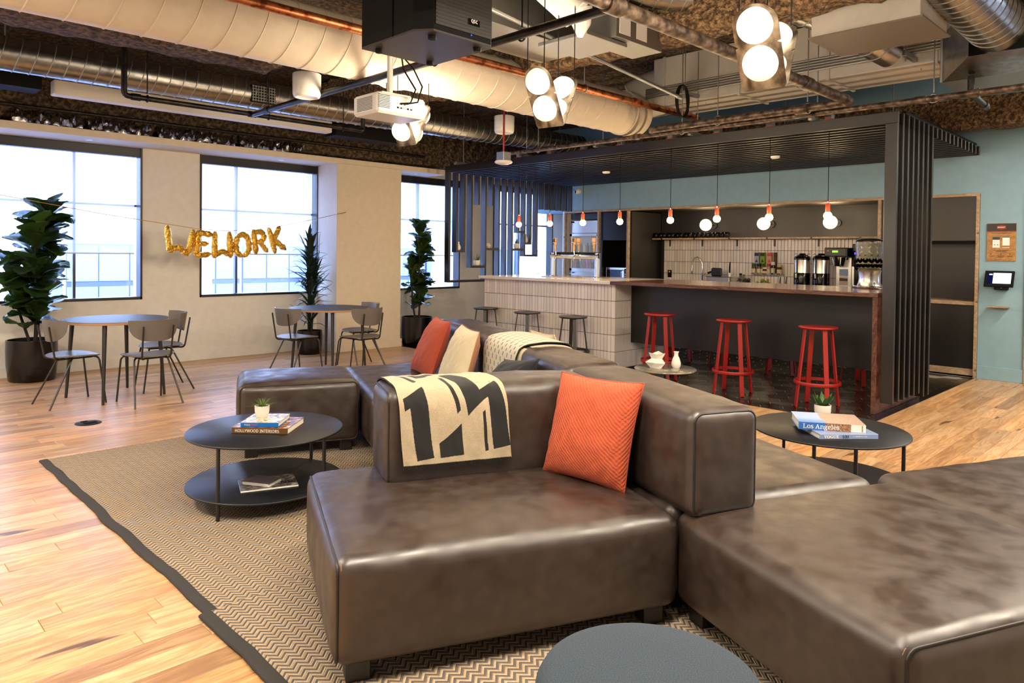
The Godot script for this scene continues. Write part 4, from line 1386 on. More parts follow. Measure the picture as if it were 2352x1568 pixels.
# ---------------------------------------------------------------- dining corner, plants, letters, stools
func _chair_proto() -> Node3D:
	var t := thing("dining_chair", "", "chair", Vector3.ZERO, 0.0, "grey shell chairs")
	# seat pan
	var rows := []
	var k := 36
	for lv in [[0.0, 0.449], [0.96, 0.449], [1.0, 0.453], [1.0, 0.459], [0.97, 0.463], [0.6, 0.457], [0.0, 0.455]]:
		var row := []
		for i in k:
			var a := TAU * i / k
			var cx := signf(cos(a)) * pow(absf(cos(a)), 0.72)
			var cz := signf(sin(a)) * pow(absf(sin(a)), 0.72)
			var wid := 0.235 - 0.03 * (cz * 0.5 + 0.5)
			row.append(Vector3(cx * wid * lv[0], lv[1] + 0.012 * pow(absf(cx) * lv[0], 2.0) - 0.006 * maxf(-cz, 0.0) * lv[0], -cz * -0.205 * lv[0]))
		row.reverse()
		rows.append(row)
	part("seat", MB.new().grid(rows, true, false), M.chair_grey, t)
	# backrest
	var fr := []
	var bk := []
	for i in 9:
		var a := []
		var b := []
		for j in 25:
			var u := -1.0 + 2.0 * j / 24.0
			var low := 0.80 - 0.045 - 0.155 * pow(maxf(0.0, 1.0 - pow(absf(u), 3.0)), 0.7)
			var y := lerpf(low, 0.80, i / 8.0)
			var an := u * 1.02
			var r := 0.245
			var c := Vector3(sin(an) * r * 1.06, y, 0.205 - (1.0 - cos(an)) * 0.235 + (y - 0.6) * 0.16)
			var nn := Vector3(sin(an), -0.12, cos(an)).normalized()
			a.append(c + nn * 0.006)
			b.append(c - nn * 0.006)
		fr.append(a)
		bk.append(b)
	var g := MB.new()
	g.grid(fr, false, false)
	g.grid(bk, false, true)
	for j in 24:
		g.quad(bk[8][j], fr[8][j], fr[8][j + 1], bk[8][j + 1])
		g.quad(fr[0][j], bk[0][j], bk[0][j + 1], fr[0][j + 1])
	for i in 8:
		g.quad(fr[i][0], fr[i + 1][0], bk[i + 1][0], bk[i][0])
		g.quad(fr[i + 1][24], fr[i][24], bk[i][24], bk[i + 1][24])
	part("backrest", g, M.chair_grey, t)
	var r := 0.0085
	for s in [-1.0, 1.0]:
		part("leg", MB.new().tube(bend([Vector3(s * 0.1, 0.44, -0.14), Vector3(s * 0.185, 0.438, -0.16), Vector3(s * 0.205, 0.0, -0.215)], 0.045), r, 8), M.black_metal, t)
		part("leg", MB.new().tube(bend([Vector3(s * 0.06, 0.44, 0.02), Vector3(s * 0.15, 0.435, 0.06), Vector3(s * 0.215, 0.0, 0.265)], 0.04), r, 8), M.black_metal, t)
		part("back_upright", MB.new().tube(bend([Vector3(s * 0.05, 0.438, 0.09), Vector3(s * 0.13, 0.432, 0.19), Vector3(s * 0.135, 0.745, 0.243)], 0.04), r, 8), M.black_metal, t)
	part("under_frame", MB.new().tube(bend([Vector3(-0.11, 0.437, -0.14), Vector3(-0.12, 0.437, 0.15), Vector3(0.12, 0.437, 0.15), Vector3(0.11, 0.437, -0.14), Vector3(-0.11, 0.437, -0.14)], 0.03), r * 0.9, 8), M.black_metal, t)
	return t

func _round_table(label: String, at: Vector3, turn: float) -> void:
	var t := thing("dining_table", label, "table", at, turn, "round dining tables")
	part("table_top", MB.new().lathe([Vector2(0, 0.745), Vector2(0.468, 0.745), Vector2(0.47, 0.747)], 72), M.ply_edge, t)
	part("ply_rim", MB.new().lathe([Vector2(0.462, 0.742), Vector2(0.472, 0.744), Vector2(0.474, 0.755), Vector2(0.473, 0.767), Vector2(0.462, 0.769)], 72), M.ply_edge, t)
	part("linoleum", MB.new().lathe([Vector2(0.474, 0.766), Vector2(0.473, 0.769), Vector2(0.0, 0.7695)], 72), M.table_grey, t)
	for k in 4:
		var a := PI / 4 + k * PI / 2
		var d := Vector3(cos(a), 0, sin(a))
		part("leg", MB.new().tube([d * 0.44, d * 0.385 + Vector3(0, 0.744, 0)], [0.013, 0.021], 12), M.black_metal, t)

func _leaf_fig(l: float, w: float, sd: int) -> ArrayMesh:
	# stalk at the origin, blade along -z, face up
	var rows := []
	var nz := noise(1.5, sd, 2)
	for i in 9:
		var f := i / 8.0
		var hw := w * (0.06 + pow(sin(PI * clampf(pow(f, 1.25) * 0.93 + 0.03, 0, 1)), 0.75)) * (1.0 - 0.18 * exp(-pow((f - 0.38) / 0.12, 2.0)))
		var row := []
		for j in 7:
			var u := -1.0 + j / 3.0
			var lift := 0.22 * absf(u) * hw - 0.05 * l * sin(f * 9.0 + sd) * absf(u) * 0.4 + nz.get_noise_2d(f * 3.0, u * 2.0) * 0.015
			row.append(Vector3(u * hw, lift - l * 0.16 * f * f + 0.06 * l * sin(PI * f), -l * (0.08 + f * 0.92)))
		rows.append(row)
	var m := MB.new()
	m.grid(rows, false, false)
	m.tube([Vector3.ZERO, Vector3(0, 0.004, -l * 0.1)], 0.0035, 5, false)
	return m.mesh()

func _planter(parent: Node, r: float, h: float) -> void:
	part("planter", MB.new().lathe([Vector2(0, 0), Vector2(r * 0.86, 0), Vector2(r * 0.91, 0.012), Vector2(r * 0.985, h * 0.4), Vector2(r, h * 0.75), Vector2(r * 0.99, h), Vector2(r * 0.93, h), Vector2(r * 0.92, h - 0.05), Vector2(0, h - 0.05)], 48), M.pot_black, parent)
	part("soil", MB.new().lathe([Vector2(r * 0.93, h - 0.048), Vector2(r * 0.5, h - 0.035), Vector2(0, h - 0.03)], 24), M.soil, parent)

func _fig_tree(label: String, at: Vector3, pr_: float, ph: float, top: float, spread: float, n: int, sd: int, big: float) -> void:
	var t := thing("fiddle_leaf_fig", label, "plant", at)
	_planter(t, pr_, ph)
	rng.seed = sd
	var leaves := []
	for k in 4: leaves.append(_leaf_fig(0.29 * big, 0.115 * big, sd + k))
	var stems := []
	for s in 3:
		var a := TAU * s / 3.0 + sd
		var lean := Vector3(cos(a), 0, sin(a)) * spread * 0.35
		var hgt: float = (top - 0.12) * [1.0, 0.86, 0.66][s]
		var pts := []
		for i in 7:
			var f := i / 6.0
			pts.append(Vector3(cos(a) * 0.035, 0, sin(a) * 0.035) + lean * f + Vector3(sin(f * 4.0 + s) * 0.02, lerpf(ph - 0.05, hgt, f), cos(f * 5.0 + s) * 0.02))
		stems.append(pts)
		part("trunk", MB.new().tube(pts, [0.016, 0.015, 0.014, 0.013, 0.012, 0.01, 0.006], 7), M.bark, t)
	for i in n:
		var s: int = [0, 0, 1, 1, 2][rng.randi() % 5]
		var f := pow(rng.randf(), 0.75) * 0.88 + 0.12
		if i < 9: f = 1.0 - i * 0.01
		var pts: Array = stems[s if i >= 9 else i % 3]
		var x := f * 6.0
		var q := mini(int(x), 5)
		var p: Vector3 = pts[q].lerp(pts[q + 1], x - q)
		if p.y < ph + 0.02: p.y = ph + 0.05
		var yaw := i * 2.39996 + rng.randf() * 0.5
		var out := Vector3(-sin(yaw), 0, -cos(yaw)) * 0.33 + p + at
		if out.z < -9.6 or (out.x < 6.6 and at.x > 6.0): yaw += PI
		var tilt := rng.randf_range(-0.1, 1.05) if f < 0.93 else rng.randf_range(0.7, 1.25)
		var o := inst("leaf", leaves[rng.randi() % 4], M.fig[rng.randi() % 3], t)
		var sc := rng.randf_range(0.72, 1.1)
		o.transform = Transform3D(Basis(Vector3.UP, yaw) * Basis(Vector3.RIGHT, tilt) * Basis(Vector3.BACK, rng.randf_range(-0.4, 0.4)) * Basis.from_scale(Vector3.ONE * sc), p)

func _dracaena(label: String, at: Vector3) -> void:
	var t := thing("dracaena", label, "plant", at)
	_planter(t, 0.175, 0.33)
	rng.seed = 55
	var blades := []
	for k in 4:
		var rows := []
		var l := 0.42
		for i in 8:
			var f := i / 7.0
			var w := 0.024 * sin(PI * clampf(0.14 + f * 0.85, 0, 1))
			var bendy: float = [0.55, 0.9, 0.25, 1.2][k]
			var an := f * bendy
			var c := Vector3(0, l * sin(0.9 - an) * f if false else l * (f * 0.62 - bendy * 0.55 * f * f), -l * f * (0.86 - 0.1 * f))
			rows.append([c + Vector3(-w, w * 0.35, 0), c, c + Vector3(w, w * 0.35, 0)])
		blades.append(MB.new().grid(rows, false, false).mesh())
	for cane in [[Vector3(-0.03, 0, 0.02), Vector3(-0.05, 0, 0.05), 1.52, 0.34], [Vector3(0.04, 0, -0.02), Vector3(0.10, 0, -0.02), 1.14, 0.28], [Vector3(0.0, 0, 0.05), Vector3(-0.06, 0, 0.10), 0.82, 0.26], [Vector3(0.02, 0, -0.05), Vector3(0.02, 0, -0.02), 1.32, 0.3]]:
		var pts := []
		for i in 6:
			var f := i / 5.0
			pts.append(Vector3(cane[0]).lerp(cane[1], f) + Vector3(0, lerpf(0.29, cane[2], f), 0))
		part("cane", MB.new().tube(pts, 0.014, 8), M.bark, t)
		var n := 44 if cane[2] > 1.2 else 36
		for i in n:
			var f := float(i) / n
			var p: Vector3 = Vector3(cane[0]).lerp(cane[1], 1.0 - f * 0.45) + Vector3(0, cane[2] - f * cane[3] * 1.7, 0)
			var o := inst("leaf", blades[rng.randi() % 4], M.blade[rng.randi() % 2], t)
			var tilt := lerpf(0.75, -0.25, f) + rng.randf_range(-0.2, 0.2)
			var sc := rng.randf_range(0.75, 1.1)
			o.transform = Transform3D(Basis(Vector3.UP, i * 2.39996 + rng.randf()) * Basis(Vector3.RIGHT, tilt) * Basis.from_scale(Vector3.ONE * sc), p)
	# one long upright leaf
	var o2 := inst("leaf", blades[2], M.blade[1], t)
	o2.transform = Transform3D(Basis(Vector3.UP, -1.9) * Basis(Vector3.RIGHT, 1.0) * Basis.from_scale(Vector3(1.2, 1.2, 1.25)), Vector3(0.12, 1.28, 0.05))

func _letters() -> void:
	var data := [
		["W", [[Vector2(3.100, 1.720), Vector2(3.110, 1.607), Vector2(3.127, 1.448)], [Vector2(3.127, 1.441), Vector2(3.180, 1.470), Vector2(3.233, 1.488), Vector2(3.281, 1.443), Vector2(3.328, 1.401)], [Vector2(3.403, 1.684), Vector2(3.376, 1.557), Vector2(3.342, 1.408)]]],
		["E", [[Vector2(3.465, 1.672), Vector2(3.452, 1.530), Vector2(3.440, 1.399)], [Vector2(3.465, 1.665), Vector2(3.542, 1.660), Vector2(3.620, 1.644)], [Vector2(3.459, 1.530), Vector2(3.564, 1.532)], [Vector2(3.442, 1.395), Vector2(3.522, 1.388), Vector2(3.593, 1.402)]]],
		["U", [[Vector2(3.670, 1.663), Vector2(3.667, 1.519), Vector2(3.664, 1.378)], [Vector2(3.852, 1.668), Vector2(3.860, 1.522), Vector2(3.868, 1.383)], [Vector2(3.664, 1.382), Vector2(3.758, 1.448), Vector2(3.868, 1.387)]]],
		["O", [[Vector2(3.999, 1.384), Vector2(3.946, 1.435), Vector2(3.935, 1.530), Vector2(3.957, 1.627), Vector2(4.024, 1.665), Vector2(4.086, 1.630), Vector2(4.109, 1.541), Vector2(4.106, 1.444), Vector2(4.052, 1.384)]]],
		["R", [[Vector2(4.170, 1.699), Vector2(4.186, 1.565), Vector2(4.203, 1.430)], [Vector2(4.178, 1.695), Vector2(4.279, 1.702), Vector2(4.319, 1.635), Vector2(4.288, 1.574), Vector2(4.225, 1.565)], [Vector2(4.257, 1.566), Vector2(4.308, 1.506), Vector2(4.348, 1.454)]]],
		["K", [[Vector2(4.383, 1.735), Vector2(4.423, 1.592), Vector2(4.465, 1.443)], [Vector2(4.524, 1.763), Vector2(4.488, 1.685), Vector2(4.456, 1.615)], [Vector2(4.456, 1.608), Vector2(4.529, 1.540), Vector2(4.604, 1.483)]]],
	]
	var words := {"W": "first letter W, crumpled at its foot", "E": "letter E", "U": "second letter W, narrow and crumpled", "O": "letter O, open at the bottom", "R": "letter R", "K": "letter K"}
	for d in data:
		var c := Vector2.ZERO
		var lo := 9.0
		var n := 0
		for st in d[1]:
			for p in st:
				c += p
				lo = minf(lo, p.y)
				n += 1
		c /= n
		var t := thing("foil_balloon", "gold foil balloon " + words[d[0]], "balloon", Vector3(c.x, lo - 0.03, -9.05), 0.0, "gold letter balloons")
		var nz := noise(14.0, n * 7, 3)
		var g := MB.new()
		for st in d[1]:
			var pts := []
			for q in st: pts.append(Vector3(q.x - c.x, q.y - lo + 0.03, 0))
			var fine := []
			for i in pts.size() - 1:
				for j in 6: fine.append(pts[i].lerp(pts[i + 1], j / 6.0))
			fine.append(pts[pts.size() - 1])
			for it in 3:
				var q2 := fine.duplicate()
				for i in range(1, fine.size() - 1): q2[i] = (fine[i - 1] + fine[i] * 2.0 + fine[i + 1]) * 0.25
				fine = q2
			var dir0: Vector3 = (fine[0] - fine[1]).normalized()
			var dir1: Vector3 = (fine[fine.size() - 1] - fine[fine.size() - 2]).normalized()
			var full := [fine[0] + dir0 * 0.026]
			full.append_array(fine)
			full.append(fine[fine.size() - 1] + dir1 * 0.026)
			var rad := []
			for i in full.size():
				var e := mini(i, full.size() - 1 - i)
				var r: float = [0.012, 0.03, 0.036, 0.038][mini(e, 3)]
				rad.append(r * (1.0 + nz.get_noise_3dv(full[i] * 4.0) * 0.35))
			var first := g.v.size()
			g.tube(full, rad, 16, true)
			for i in range(first, g.v.size()):
				var p := g.v[i]
				g.v[i] = p + g.n[i] * nz.get_noise_3dv(p * 5.0) * 0.006
		part("foil", g, M.gold, t)
	var s := thing("string", "thin gold string carrying the letter balloons", "string", Vector3(3.6, 1.70, -9.06))
	var o := Vector3(3.6, 1.70, -9.06)
	var pts := [Vector3(-0.6, 2.24, -9.5), Vector3(1.444, 2.004, -9.06), Vector3(2.4, 1.85, -9.055), Vector3(3.06, 1.765, -9.055), Vector3(3.45, 1.715, -9.055), Vector3(3.75, 1.70, -9.055), Vector3(4.1, 1.715, -9.055), Vector3(4.5, 1.775, -9.055), Vector3(5.0, 1.885, -9.055), Vector3(5.57, 2.02, -9.085)]
	for k in pts.size(): pts[k] -= o
	part("cord", MB.new().tube(pts, 0.0035, 6), M.gold_string, s)
	part("loose_end", MB.new().tube([Vector3(5.57, 2.02, -9.085) - o, Vector3(5.52, 2.0, -9.07) - o, Vector3(5.46, 1.985, -9.06) - o], 0.0025, 5), M.gold_string, s)

func _stool(called: String, label: String, m: Material, h: float, at: Vector3, turn: float, group: String) -> Node3D:
	var t := thing(called, label, "stool", at, turn, group)
	part("seat", MB.new().lathe([Vector2(0, h - 0.022), Vector2(0.165, h - 0.022), Vector2(0.178, h - 0.014), Vector2(0.18, h - 0.006), Vector2(0.176, h), Vector2(0.13, h - 0.003), Vector2(0, h - 0.006)], 40), m, t)
	for k in 4:
		var a := k * PI / 2
		var d := Vector3(cos(a), 0, sin(a))
		var sd := Vector3(-sin(a), 0, cos(a))
		var top := d * 0.13 + Vector3(0, h - 0.02, 0)
		var bot := d * 0.212
		var g := MB.new()
		var w := 0.022
		var th := 0.007
		var A := [bot - sd * w - d * th, bot + sd * w - d * th, bot + sd * w + d * th, bot - sd * w + d * th]
		var B := [top - sd * w - d * th, top + sd * w - d * th, top + sd * w + d * th, top - sd * w + d * th]
		for i in 4: g.quad(A[(i + 1) % 4], A[i], B[i], B[(i + 1) % 4])
		g.quad(A[0], A[1], A[2], A[3])
		part("leg", g, m, t)
		part("foot_pad", MB.new().box(bot + Vector3(0, 0.003, 0), Vector3(0.03, 0.007, 0.03)), M.black_plastic, t)
	var ri := 0.198
	part("foot_ring", MB.new().lathe([Vector2(ri, 0.225), Vector2(ri + 0.016, 0.225), Vector2(ri + 0.018, 0.228), Vector2(ri + 0.018, 0.252), Vector2(ri + 0.016, 0.255), Vector2(ri, 0.255), Vector2(ri, 0.225)], 48), m, t)
	return t

func build_corner() -> void:
	_round_table("round dark table with ply rim by the tall fig tree", Vector3(2.19, 0, -7.80), 0.27)
	_round_table("round dark table with ply rim by the spiky dracaena", Vector3(4.57, 0, -7.82), 0.35)
	var c := _chair_proto()
	c.position = Vector3(1.79, 0, -7.70)
	c.rotation.y = -PI / 2 + 0.12
	c.set_meta("label", "grey chair beside the tall fig, turned to the balloon wall")
	copy(c, "dining_chair", "grey chair with its back to the rug at the table by the fig", Vector3(2.33, 0, -7.30), 0.06)
	copy(c, "dining_chair", "grey chair partly hidden behind the fig table", Vector3(2.66, 0, -7.92), PI / 2 - 0.1)
	copy(c, "dining_chair", "grey chair at the dracaena table on the letter balloon side", Vector3(4.08, 0, -7.70), -PI / 2 + 0.2)
	copy(c, "dining_chair", "grey chair with its back to the sofa at the dracaena table", Vector3(4.66, 0, -7.27), 0.1)
	copy(c, "dining_chair", "grey chair at the dracaena table nearest the cream column", Vector3(5.03, 0, -7.86), PI / 2 - 0.15)
	_fig_tree("large bushy fiddle leaf fig in a black pot beside the wide window", Vector3(1.78, 0, -9.34), 0.245, 0.45, 1.98, 0.5, 130, 12, 1.15)
	_fig_tree("slim fiddle leaf fig in a black pot beside the cream column", Vector3(6.83, 0, -9.05), 0.24, 0.45, 1.93, 0.16, 105, 31, 0.9)
	_dracaena("spiky dark dracaena in a small black pot before the window", Vector3(5.10, 0, -9.26))
	_letters()
	# stools
	var rs := _stool("bar_stool", "red metal bar stool next to the small side table", M.red_stool, 0.78, Vector3(7.03, 0, -4.70), 1.04, "red bar stools")
	copy(rs, "bar_stool", "red metal bar stool in the middle of the near row", Vector3(7.0, 0, -3.76), 0.95)
	copy(rs, "bar_stool", "red metal bar stool closest to the slatted screen, near row", Vector3(7.0, 0, -2.87), 0.84)
	for z in [-5.45, -4.75, -4.0, -3.05]:
		copy(rs, "bar_stool", "red metal bar stool on the kitchen side of the dark bar panel", Vector3(8.64, 0, z), 0.4 + z, "red stools behind the bar panel")
	var bs := _stool("low_stool", "black metal stool at the window end of the tiled counter", M.black_metal, 0.675, Vector3(6.93, 0, -7.565), 0.74, "black counter stools")
	copy(bs, "low_stool", "black metal stool in the middle of the tiled counter", Vector3(6.88, 0, -6.69), 0.77)
	copy(bs, "low_stool", "black metal stool at the wooden bar end of the tiled counter", Vector3(6.86, 0, -5.87), 0.86)

# ---------------------------------------------------------------- bar, slat pergola, back bar
const SX := 7.09
const SP := 0.151

func _kit_tiles(parent: Node, o: Vector3, du: Vector3, cols: int, rows: Array, nrm: Vector3, limit: int, sd: int) -> void:
	# upright tiles; o = lower corner, du = step to the next column
	rng.seed = sd
	var w := du.length()
	var rest := MB.new()
	var cache := {}
	var cnt := 0
	var bx := absf(nrm.x) > 0.5
	for r in rows.size() - 1:
		var h: float = rows[r + 1] - rows[r]
		if not cache.has(r):
			var s := Vector3(0.014, h - 0.0055, w - 0.0055) if bx else Vector3(w - 0.0055, h - 0.0055, 0.014)
			cache[r] = MB.new().box(Vector3.ZERO, s, 0.0016).mesh()
		for c in cols:
			var p := o + du * (c + 0.5) + Vector3(0, (rows[r] + rows[r + 1]) * 0.5, 0) + nrm * rng.randf_range(0.0, 0.0012)
			if cnt < limit and c < limit:
				var t := inst("tile", cache[r], M.tile_white[rng.randi() % 4], parent)
				t.position = p
				cnt += 1
			else:
				var s2 := Vector3(0.014, h - 0.0055, w - 0.0055) if bx else Vector3(w - 0.0055, h - 0.0055, 0.014)
				rest.box(p, s2, 0.0016)
	if rest.v.size(): part("far_tiles", rest, M.tile_white[0], parent).set_meta("kind", "stuff")

func build_bar() -> void:
	# tiled counter
	var t := thing("tiled_counter", "bar counter clad in tall white tiles with a white stone top", "counter", Vector3(7.75, 0, -6.65))
	var o := t.position
	part("carcass", MB.new().box(Vector3(0.0, 0.542, 0.0), Vector3(1.18, 1.084, 2.40)), M.grout_dark, t)
	_kit_tiles(t, Vector3(7.157, 0, -5.443) - o, Vector3(0, 0, -0.0545), 44, [0.03, 0.241, 0.451, 0.661, 0.873, 1.083], Vector3(-1, 0, 0), 220, 5)
	_kit_tiles(t, Vector3(7.152, 0, -5.447) - o, Vector3(0.0545, 0, 0), 21, [0.03, 0.241, 0.451, 0.661, 0.873, 1.083], Vector3(0, 0, 1), 16, 6)
	part("stone_top", MB.new().box(Vector3(-0.015, 1.1045, -0.005), Vector3(1.37, 0.041, 2.425), 0.003), M.quartz, t)
	# wooden bar with hanging panel and waterfall end
	var b := thing("wooden_bar", "walnut bar top with waterfall end and dark knee panel", "bar", Vector3(7.70, 0, -3.9))
	o = b.position
	part("bar_top", MB.new().box(Vector3(7.70, 1.1045, -3.9) - o, Vector3(1.30, 0.041, 3.095), 0.003), M.walnut, b)
	part("waterfall_end", MB.new().box(Vector3(7.70, 0.542, -2.375) - o, Vector3(1.30, 1.083, 0.044), 0.003), M.walnut_end, b)
	part("knee_panel", MB.new().box(Vector3(7.49, 0.713, -3.915) - o, Vector3(0.03, 0.74, 3.03), 0.002), M.bar_panel, b)
	# beer tap tower
	_taps()
	_pergola()
	_pendants()
	_back_bar()
	_dispenser()
	_wall_items()

func _taps() -> void:
	var t := thing("tap_tower", "polished steel tap tower on the stone counter", "beer tap", Vector3(7.85, 1.1255, -6.68))
	var pts := bend([Vector3(0, 0, 0.40), Vector3(0, 0.31, 0.40), Vector3(0, 0.31, -0.42), Vector3(0, 0, -0.42)], 0.001, 1)
	for s in [0.40, -0.42]:
		part("post", MB.new().cyl(Vector3(0, 0, s), Vector3(0, 0.345, s), 0.042, 24), M.chrome, t)
		part("flange", MB.new().lathe([Vector2(0, 0), Vector2(0.058, 0), Vector2(0.058, 0.008), Vector2(0.044, 0.014)], 24, Vector3(0, 0, s)), M.chrome, t)
	part("crossbar", MB.new().cyl(Vector3(0, 0.303, 0.44), Vector3(0, 0.303, -0.46), 0.045, 24), M.chrome, t)
	part("top_strip", MB.new().box(Vector3(0, 0.352, -0.01), Vector3(0.09, 0.01, 0.9), 0.002), M.black_metal, t)
	part("drip_tray", MB.new().box(Vector3(-0.28, 0.004, -0.02), Vector3(0.2, 0.008, 0.6), 0.003), M.steel, t)
	for k in 4:
		var z: float = [-0.30, -0.01, 0.05, 0.27][k]
		var back: float = 1.0 if k in [1, 3] else -1.0
		var f := part("faucet", MB.new().tube(bend([Vector3(back * 0.03, 0.30, z), Vector3(back * 0.10, 0.30, z), Vector3(back * 0.115, 0.235, z)], 0.02), 0.011, 10), M.chrome, t)
		var g := MB.new()
		g.tube([Vector3(back * 0.085, 0.31, z), Vector3(back * 0.088, 0.37, z - 0.01)], 0.008, 10)
		part("collar", g, M.chrome, f)
		var h := MB.new()
		var ln := -0.10 if k == 0 else 0.02
		h.xf = Transform3D(Basis(Vector3.RIGHT, ln), Vector3(back * 0.088, 0.37, z - 0.01))
		h.tube([Vector3(0, 0, 0), Vector3(0, 0.05, 0), Vector3(0, 0.10, 0)], [0.011, 0.016, 0.012], 12)
		h.lathe([Vector2(0, 0.085), Vector2(0.024, 0.09), Vector2(0.03, 0.105), Vector2(0.024, 0.122), Vector2(0, 0.125)], 16)
		h.box(Vector3(0, 0.155, 0), Vector3(0.035, 0.06, 0.06), 0.004)
		part("handle", h, M.maple, f)
		if back < 0.0:
			var q := MB.new()
			q.xf = h.xf
			q.box(Vector3(-0.0185, 0.155, -0.002), Vector3(0.002, 0.05, 0.045))
			part("tag", q, M.dark_panel, f)
			var e := MB.new()
			e.xf = h.xf * Transform3D(Basis(Vector3.BACK, PI / 2), Vector3(-0.03, 0.105, 0))
			e.lathe([Vector2(0.0, 0.0), Vector2(0.011, 0.0), Vector2(0.011, 0.003), Vector2(0, 0.003)], 14)
			part("badge", e, M.dark_panel, f)

func _pergola() -> void:
	var t := thing("slat_pergola", "black stained timber slat canopy with slatted screens around the bar", "pergola", Vector3(8.5, 0, -5.4))
	var o := t.position
	var th := 0.036
	var cs := MB.new().box(Vector3.ZERO, Vector3(th, 0.106, 6.49), 0.003).mesh()
	for i in 20:
		var s := inst("ceiling_slat", cs, M.char_h, t)
		s.position = Vector3(SX + SP * i + th * 0.5, 2.738, -5.465) - o
	# slatted screen at the wood floor side
	for i in 8:
		var y0: float = 0.11 if i < 6 else 0.06
		var v := MB.new().box(Vector3(SX + SP * i + th * 0.5, (y0 + 2.685) * 0.5, -2.274) - o, Vector3(th, 2.685 - y0, 0.108), 0.003)
		part("screen_slat", v, M.char_v, t)
	# hanging slats at the window end
	var bot := [0.99, 1.46, 1.46, 1.215, 2.225, 0.99, 2.225, 1.0, 1.0, 1.0, 1.80, 1.40, 1.605, 1.40, 2.225, 2.225, 2.225, 2.225, 2.225, 2.225]
	for i in 20:
		var y0: float = bot[i]
		part("hanging_slat", MB.new().box(Vector3(SX + SP * i + th * 0.5, (y0 + 2.685) * 0.5, -8.656) - o, Vector3(th, 2.685 - y0, 0.108), 0.003), M.char_v, t)
	for b in [[0, 5, 0.99], [1, 2, 1.46], [3, 5, 1.215], [5, 7, 1.50], [9, 11, 1.50], [10, 11, 1.80], [11, 13, 1.40], [11, 12, 1.605]]:
		var x0: float = SX + SP * b[0] + th
		var x1: float = SX + SP * b[1]
		part("slat_shelf", MB.new().box(Vector3((x0 + x1) * 0.5, b[2] + 0.0175, -8.656) - o, Vector3(x1 - x0, 0.035, 0.108), 0.002), M.char_h, t)
	# steel channels that carry it
	for k in 5:
		var z := -3.0 - 1.35 * k
		part("carrier_rail", MB.new().box(Vector3(8.5, 2.812, z) - o, Vector3(2.95, 0.041, 0.041), 0.003), M.galv_flat, t)
		part("hanger_rod", MB.new().cyl(Vector3(7.2, 2.83, z) - o, Vector3(7.2, 3.75, z) - o, 0.006, 6), M.galv_flat, t)
		part("hanger_rod", MB.new().cyl(Vector3(9.4, 2.83, z) - o, Vector3(9.4, 3.75, z) - o, 0.006, 6), M.galv_flat, t)
	# small things standing on the slat shelves
	var zz := -8.655
	var v1 := thing("slat_vase", "small white vase on the highest slat shelf near the slim fig", "vase", Vector3(SX + SP * 1 + 0.09, 1.4955, zz))
	part("body", MB.new().lathe([Vector2(0, 0), Vector2(0.025, 0), Vector2(0.038, 0.03), Vector2(0.034, 0.06), Vector2(0.014, 0.1), Vector2(0.017, 0.13), Vector2(0.01, 0.13)], 20), M.ceramic, v1)
	var v2 := thing("slat_vase", "small white vase on the slat shelf beside a glowing bulb", "vase", Vector3(SX + SP * 11 + 0.09, 1.6405, zz))
	part("body", MB.new().lathe([Vector2(0, 0), Vector2(0.025, 0), Vector2(0.04, 0.035), Vector2(0.034, 0.07), Vector2(0.012, 0.12), Vector2(0.016, 0.15), Vector2(0.01, 0.15)], 20), M.ceramic, v2)
	_potted("potted_aloe", "pointed aloe in a white pot on the lowest slat shelf", Vector3(SX + SP * 4 + 0.03, 1.2505, zz), 0.055, 0.085, 2, 1.35)
	_potted("potted_aloe", "pointed aloe in a pale pot on the slat shelf over the counter", Vector3(SX + SP * 10 + 0.02, 1.5355, zz), 0.055, 0.085, 2, 1.35)
	var v3 := thing("facet_pot", "small white faceted bowl on a slat shelf", "vase", Vector3(SX + SP * 6 - 0.03, 1.5355, zz))
	part("body", MB.new().lathe([Vector2(0, 0), Vector2(0.025, 0), Vector2(0.05, 0.035), Vector2(0.03, 0.07), Vector2(0.006, 0.085), Vector2(0, 0.085)], 6), M.ceramic, v3)

